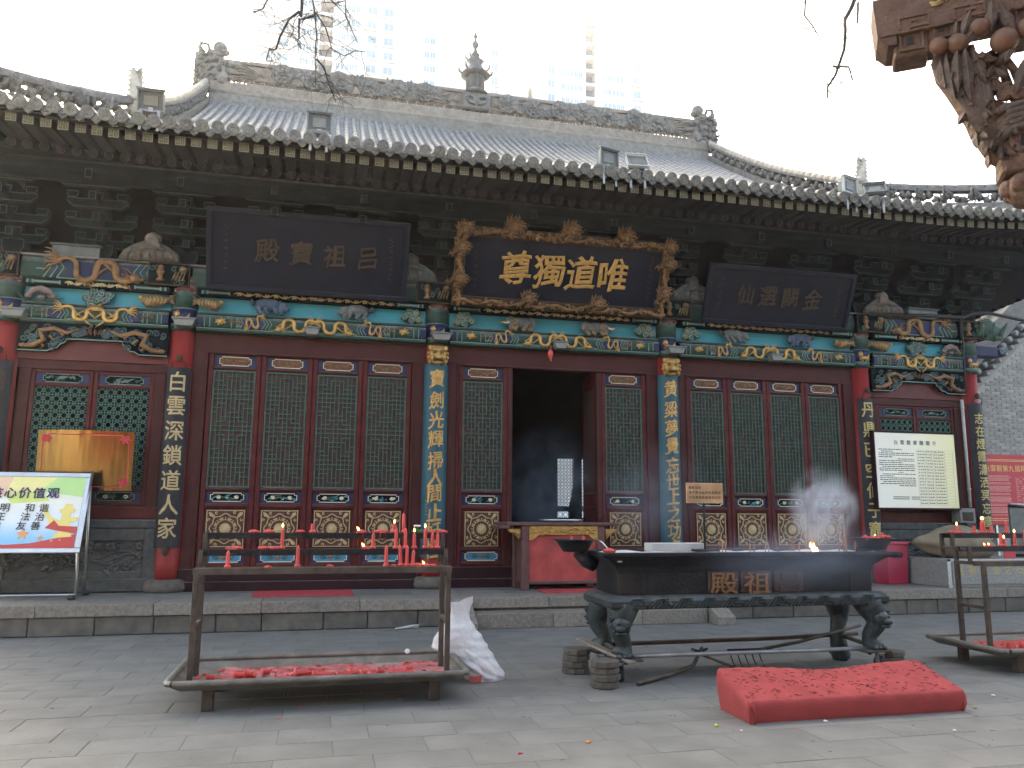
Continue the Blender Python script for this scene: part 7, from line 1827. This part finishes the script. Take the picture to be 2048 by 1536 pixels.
# ears carrying the bowls
for s, x in ((-1, B0-.12), (1, B1+.16)):
    e = MB(); e.tube([(x, -5.3, 1.05), (x+s*.1, -5.3, 1.1), (x+s*.2, -5.3, 1.18)], [.07, .075, .05], 8); part('ear', e, 'iron_black')
def bowl(label, x, y, z, r, h):
    b = thing('wax_bowl', label, 'bowl', (x, y, z)); m_ = MB().lathe([(r*.55, 0), (r*.6, .005), (r*.95, h), (r*1.05, h), (r*1.05, h+.012), (r*.9, h+.008), (r*.55, .02)], 20)
    obj('vessel', m_, 'iron_black', b); obj('wax_surface', MB().lathe([(r*.86, h-.02), (r*.4, h-.012), (.01, h-.01)], 18), 'wax_melt' if x > 0 else 'ash', b); return b
bowl('black bowl perched on the left end of the incense burner', -1.38, -5.35, 1.185, .2, .11); bowl('black bowl heaped with red wax on the right end of the burner', 2.0, -5.35, 1.195, .21, .11)
def small(nm, me, loc, lb, cat, grp=None, rot=None, sc=None, flame=None):
    o = tag(obj(nm, me, None, None, loc, rot, sc), lb, cat, grp)
    if flame: obj('flame', flame_me, None, o, flame)
    return o
small('candle_stub', CM['s'], (-1.43, -5.4, 1.29), 'left of two short red candles in the left burner bowl', 'candle', None, None, .6); small('candle_stub', CM['s'], (-1.3, -5.38, 1.29), 'right of two short red candles in the left burner bowl', 'candle', None, None, .6)
wx = MB(); rd = random.Random(2)
for k in range(20): wx.ball((rd.uniform(-.15, .15), rd.uniform(-.12, .12), rd.uniform(0, .03)), (rd.uniform(.02, .04), .025, .02), 6, 5, 0, .3)
tag(obj('wax_heap', wx, 'wax_melt', None, (2.0, -5.35, 1.3)), 'heap of melted red wax in the right burner bowl', 'wax')
small('candle', CM['s'], (2.1, -5.38, 1.31), 'short red candle standing in the right burner bowl', 'candle', None, None, .8); small('candle', CM['s'], (1.98, -5.42, 1.295), 'lit candle stub in the right burner bowl', 'candle', None, None, .45, (0, 0, .1))
tag(obj('wax_spill', lump_me.copy(), None, None, (-1.13, -5.62, 1.19), None, 1.6), 'spill of red wax on the burner rim beside the left bowl', 'wax')
# incense sticks
IS = [(.2, .13), (.22, .16), (.25, .12), (.54, .1), (.56, .12), (.7, .09), (.76, .11), (.88, .2), (1.03, .12), (1.06, .16), (1.09, .15), (1.12, .1), (1.6, .2), (1.63, .24), (1.66, .22), (1.69, .17), (1.82, .14)]
for k, (x, h) in enumerate(IS):
    m_ = MB().tube([(0, 0, 0), (random.uniform(-.01, .01)+(-.05 if k == 7 else 0), random.uniform(-.01, .01), h)], .0055 if k < 12 else .007, 6); nm_ = (ORD+['thirteenth', 'fourteenth', 'fifteenth', 'sixteenth', 'seventeenth'])[k]
    tag(obj('incense_stick', m_, 'incense_stick', None, (x, -5.32+random.uniform(-.06, .06), 1.165)), f'{nm_} incense stick from the left standing in the burner ash', 'incense stick', 'incense sticks in the burner')
fl3 = MB(); fl3.lathe([(.004, 0), (.03, .02), (.034, .045), (.018, .085), (.003, .13)], 12); fl3.lathe([(.003, 0), (.018, .015), (.02, .035), (.003, .08)], 10, (-.05, 0, .06)); fl3.lathe([(.003, 0), (.02, .012), (.003, .06)], 10, (.05, 0, 0))
tag(obj('paper_fire', fl3, 'flame', None, (1.29, -5.33, 1.17), None, .72), 'small orange flame burning in the ash at the burner', 'fire')
# notice on a rod
t = thing('burner_sign', 'small brass coloured notice on a rod standing in the burner ash', 'sign', (.07, -5.25, 1.17))
obj('rod', MB().tube([(0, 0, 0), (0, 0, .52)], .012, 8), 'iron_black', t); obj('rod_base', MB().cbox(-.13, .13, -.06, .06, .005, .03, .006), 'iron_black', t)
mat('sign_brass', (.55, .38, .22), .38, .55, var=.3, scale=5, stain=.3)
obj('plate', MB().cbox(-.205, .215, -.018, -.012, .5, .71, .003), 'sign_brass', t)
for k, s in enumerate(('香客您好：', '请不要在此炉化表烧纸', '凡化表烧纸者请到后院')): line_text('text_line', s, 'text_dark', t, (-.18, -.02, .66-.05*k), .033, 1.12)
tag(obj('ash_box', MB().cbox(-.3, .3, -.09, .09, 0, .085, .006), 'pipe_white', None, (-.2, -5.08, 1.172), (0, 0, 0)), 'flat white foam box lying on the rear of the burner ash', 'box')
ld = MB(); ld.tube([(0, 0, .0), (.05, -.1, -.03), (.1, -.2, -.12), (.14, -.26, -.2)], .008, 6); ld.ball((.16, -.28, -.205), (.03, .025, .012), 8, 6)
tag(obj('ladle', ld, 'steel', None, (-1.2, -5.4, 1.31)), 'bent steel ladle hooked over the left burner bowl', 'ladle')
# octagonal pavers
oc = MB().lathe([(.125, 0), (.135, .006), (.135, .052), (.125, .058)], 8, (0, 0, 0), 0, False, pi/8).mesh('octagonal_paver', ['base_stone'])
for (x, y, n_, nm_) in ((-1.3, -5.12, 4, 'rear left'), (-1.24, -5.8, 4, 'front left'), (1.98, -5.55, 3, 'right')):
    for k in range(n_): tag(obj('octagonal_paver', oc, None, None, (x+random.uniform(-.012, .012), y+random.uniform(-.012, .012), .06*k), (0, 0, random.uniform(-.3, .3))), f'{["bottom", "second", "third", "top"][k] if k < n_-1 or n_ == 4 else "top"} octagonal paver of the {nm_} stack under the burner', 'paver', 'octagonal pavers under the burner')
tag(obj('wood_plank', MB().cbox(-.33, .33, -.05, .05, -.012, .012, .004), 'plank_grey', None, (-1.13, -5.5, .265), (0, radians(14), radians(-55))), 'pale wooden plank propped on the left paver stacks', 'plank')
tag(obj('steel_pipe', MB().tube([(-.94, -5.84, .02), (-.5, -5.55, .03), (-.12, -5.28, .05), (.05, -5.15, .2)], [.022, .022, .02, .016], 8), 'rust_steel'), 'long rusty pipe lying on the paving under the burner', 'pipe')
r_ = thing('ash_rake', 'iron rake with five tines leaning under the burner', 'rake', (.55, -5.35, 0))
rk = MB(); rk.tube([(0, 0, .19), (.55, .1, .24), (1.45, .3, .36)], .018, 8); obj('handle', rk, 'rust_steel', r_); hd = MB(); hd.tube([(-.32, 0, .2), (.05, 0, .2)], .013, 6); obj('rake_head', hd, 'iron_black', r_)
for k in range(5): obj('tine', MB().tube([(-.3+.08*k, 0, .2), (-.28+.08*k, -.02, .1), (-.25+.08*k, -.04, .02)], [.008, .007, .004], 5), 'iron_black', r_)
r_ = thing('scraper', 'iron angle scraper lying under the burner beside the rake', 'scraper', (.05, -5.2, 0)); obj('handle', MB().tube([(-.12, 0, .17), (.28, -.28, .02)], .018, 4), 'rust_steel', r_); obj('blade', MB().tube([(-.14, 0, .2), (-.02, .05, .16), (.06, .05, .19)], .014, 4), 'iron_black', r_)
# ------------------------------------------------------------------ litter on the paving
def bit(nm, x, y, m_, s, lb, cat, seed):
    rd = random.Random(seed); mb = MB(); mb.ball((0, 0, 0), (s, s*.7, s*.35), 7, 5, 0, .35); tag(obj(nm, mb, m_, None, (x, y, s*.25), (0, 0, rd.uniform(0, 6))), lb, cat)
for a in (('wax_scrap', -2.5, -7.63, 'wax_melt', .02, 'dark red wax scrap on the paving at the bottom centre', 'scrap', 1), ('ember_scrap', -1.98, -7.48, 'ember', .022, 'orange wax scrap on the paving at the bottom centre', 'scrap', 2),
          ('fruit_peel', -.9, -7.26, 'peel_yellow', .022, 'yellow peel on the paving left of the kneeler', 'peel', 3), ('fruit_peel', 1.45, -7.2, 'peel_yellow', .022, 'yellow peel beside the right end of the kneeler', 'peel', 4), ('fruit_peel', 1.53, -6.76, 'peel_yellow', .018, 'pale peel behind the right end of the kneeler', 'peel', 5),
          ('paper_scrap', -.03, -7.33, 'paper_white', .025, 'white paper scrap at the front edge of the kneeler', 'paper', 6), ('paper_scrap', 1.97, -6.85, 'paper_white', .02, 'white paper scrap right of the kneeler', 'paper', 7), ('paper_scrap', -.79, -7.43, 'paper_white', .014, 'tiny white scrap left of the kneeler corner', 'paper', 8), ('paper_scrap', .75, -7.75, 'paper_white', .018, 'white scrap on the paving in front of the kneeler', 'paper', 18),
          ('wax_scrap', -3.92, -6.05, 'wax', .018, 'bright red wax scrap in front of the left rack', 'scrap', 9), ('wax_scrap', -3.77, -5.9, 'wax_melt', .014, 'dark wax crumb under the left rack tray', 'scrap', 10), ('wax_scrap', -4.08, -6.37, 'wax', .013, 'small red wax crumb nearest the camera before the left rack', 'scrap', 11), ('wax_scrap', -3.12, -5.91, 'wax', .015, 'red wax crumb near the right leg of the left rack', 'scrap', 12), ('wax_scrap', -3.72, -6.37, 'wax', .01, 'thin red wax chip before the left rack', 'scrap', 13),
          ('wax_scrap', 2.11, -6.14, 'wax', .016, 'red wax crumb before the right rack', 'scrap', 14), ('wax_scrap', 2.35, -6.3, 'wax', .014, 'red wax crumb near the right rack leg', 'scrap', 15), ('wax_scrap', 2.5, -5.4, 'wax_melt', .016, 'dark red crumb beside the right rack tray', 'scrap', 16)): bit(*a)
bg_ = MB(); bg_.add([(-.17, 0, .01), (.15, 0, .01), (.17, .0, .06), (.05, .02, .05), (-.06, .02, .03)], [(0, 1, 2, 3, 4)]); bg_.tube([(-.17, -.01, .012), (0, -.02, .03), (.15, -.01, .05)], [.01, .02, .012], 6)
mat('plastic_film', (.5, .53, .55), .25, var=.2)
tag(obj('plastic_bag', bg_, 'plastic_film', None, (-2.62, -1.8, 0), (0, 0, .1)), 'crumpled clear plastic bag lying at the foot of the platform', 'bag')
sc = MB(); rd = random.Random(33)
for k in range(140):
    x, y = rd.uniform(-6, 3), rd.uniform(-8.6, -2.6); L = rd.uniform(.004, .016); a = rd.uniform(0, 6); sc.tube([(x-L*cos(a), y-L*sin(a), .002), (x+L*cos(a), y+L*sin(a), .002)], .0018, 4)
tag(obj('ground_litter', sc, 'incense_bit'), 'tiny incense ends scattered over the paving', 'litter', kind='stuff')
# ------------------------------------------------------------------ hazy air, and incense smoke
def vol_mat(name, dens, col, aniso):
    m = bpy.data.materials.new(name); m.use_nodes = True; t = m.node_tree; t.nodes.clear()
    o = t.nodes.new('ShaderNodeOutputMaterial'); v = t.nodes.new('ShaderNodeVolumePrincipled'); v.inputs['Color'].default_value = (*col, 1); v.inputs['Density'].default_value = dens; v.inputs['Anisotropy'].default_value = aniso
    t.links.new(v.outputs[0], o.inputs['Volume']); MAT[name] = m; return m, v
vol_mat('haze_air', .0007, (.97, .97, 1.0), .72)
tag(obj('haze', MB().box(-135, 135, -75, 185, -1.03, 134), 'haze_air'), kind='stuff')
def smoke(label, loc, size, dens, scale, col, thr=.42, rot=(0, 0, 0), stretch=1.):
    """soft cloud of smoke: noise density fading to nothing before its hull"""
    nm = 'smoke_%d' % len(MAT); m, v = vol_mat(nm, 0, col, .2); t = m.node_tree; N, L = t.nodes, t.links
    tc = N.new('ShaderNodeTexCoord'); mp = N.new('ShaderNodeMapping'); mp.inputs['Scale'].default_value = (1, 1, stretch); L.new(tc.outputs['Object'], mp.inputs[0])
    n = N.new('ShaderNodeTexNoise'); n.inputs['Scale'].default_value = scale; n.inputs['Detail'].default_value = 4; n.inputs['Distortion'].default_value = .8; L.new(mp.outputs[0], n.inputs['Vector'])
    r = N.new('ShaderNodeMapRange'); r.inputs[1].default_value = thr; r.inputs[2].default_value = thr+.3; L.new(n.outputs[0], r.inputs[0])
    ln = N.new('ShaderNodeVectorMath'); ln.operation = 'LENGTH'; L.new(tc.outputs['Object'], ln.inputs[0])
    f = N.new('ShaderNodeMapRange'); f.interpolation_type = 'SMOOTHSTEP'; f.inputs[1].default_value = .95; f.inputs[2].default_value = .15; L.new(ln.outputs['Value'], f.inputs[0])
    a = N.new('ShaderNodeMath'); a.operation = 'MULTIPLY'; L.new(r.outputs[0], a.inputs[0]); L.new(f.outputs[0], a.inputs[1])
    b = N.new('ShaderNodeMath'); b.operation = 'MULTIPLY'; L.new(a.outputs[0], b.inputs[0]); b.inputs[1].default_value = dens; L.new(b.outputs[0], v.inputs['Density'])
    o = obj('incense_smoke', MB().ball((0, 0, 0), 1., 16, 10), nm, None, loc, rot, size); tag(o, label, 'smoke', kind='stuff')
smoke('white smoke puff rising from the flame in the burner', (1.45, -5.3, 1.62), (.5, .24, .56), 16., 2.2, (.9, .93, 1.), .42, (0, .25, 0), .8)
smoke('thin bluish smoke drifting along the burner', (.9, -5.75, 1.15), (1.5, .3, .42), 1.4, 1.3, (.7, .82, 1.), .35)
smoke('bluish smoke hanging in the open doorway', (.2, 1.0, 1.9), (1.25, 1.3, 1.5), 1.7, 2.6, (.6, .8, 1.), .42)
smoke('thin smoke drifting right of the doorway', (1.5, -.7, 1.9), (1.2, .5, 1.1), 1.0, 1.3, (.75, .86, 1.), .38)
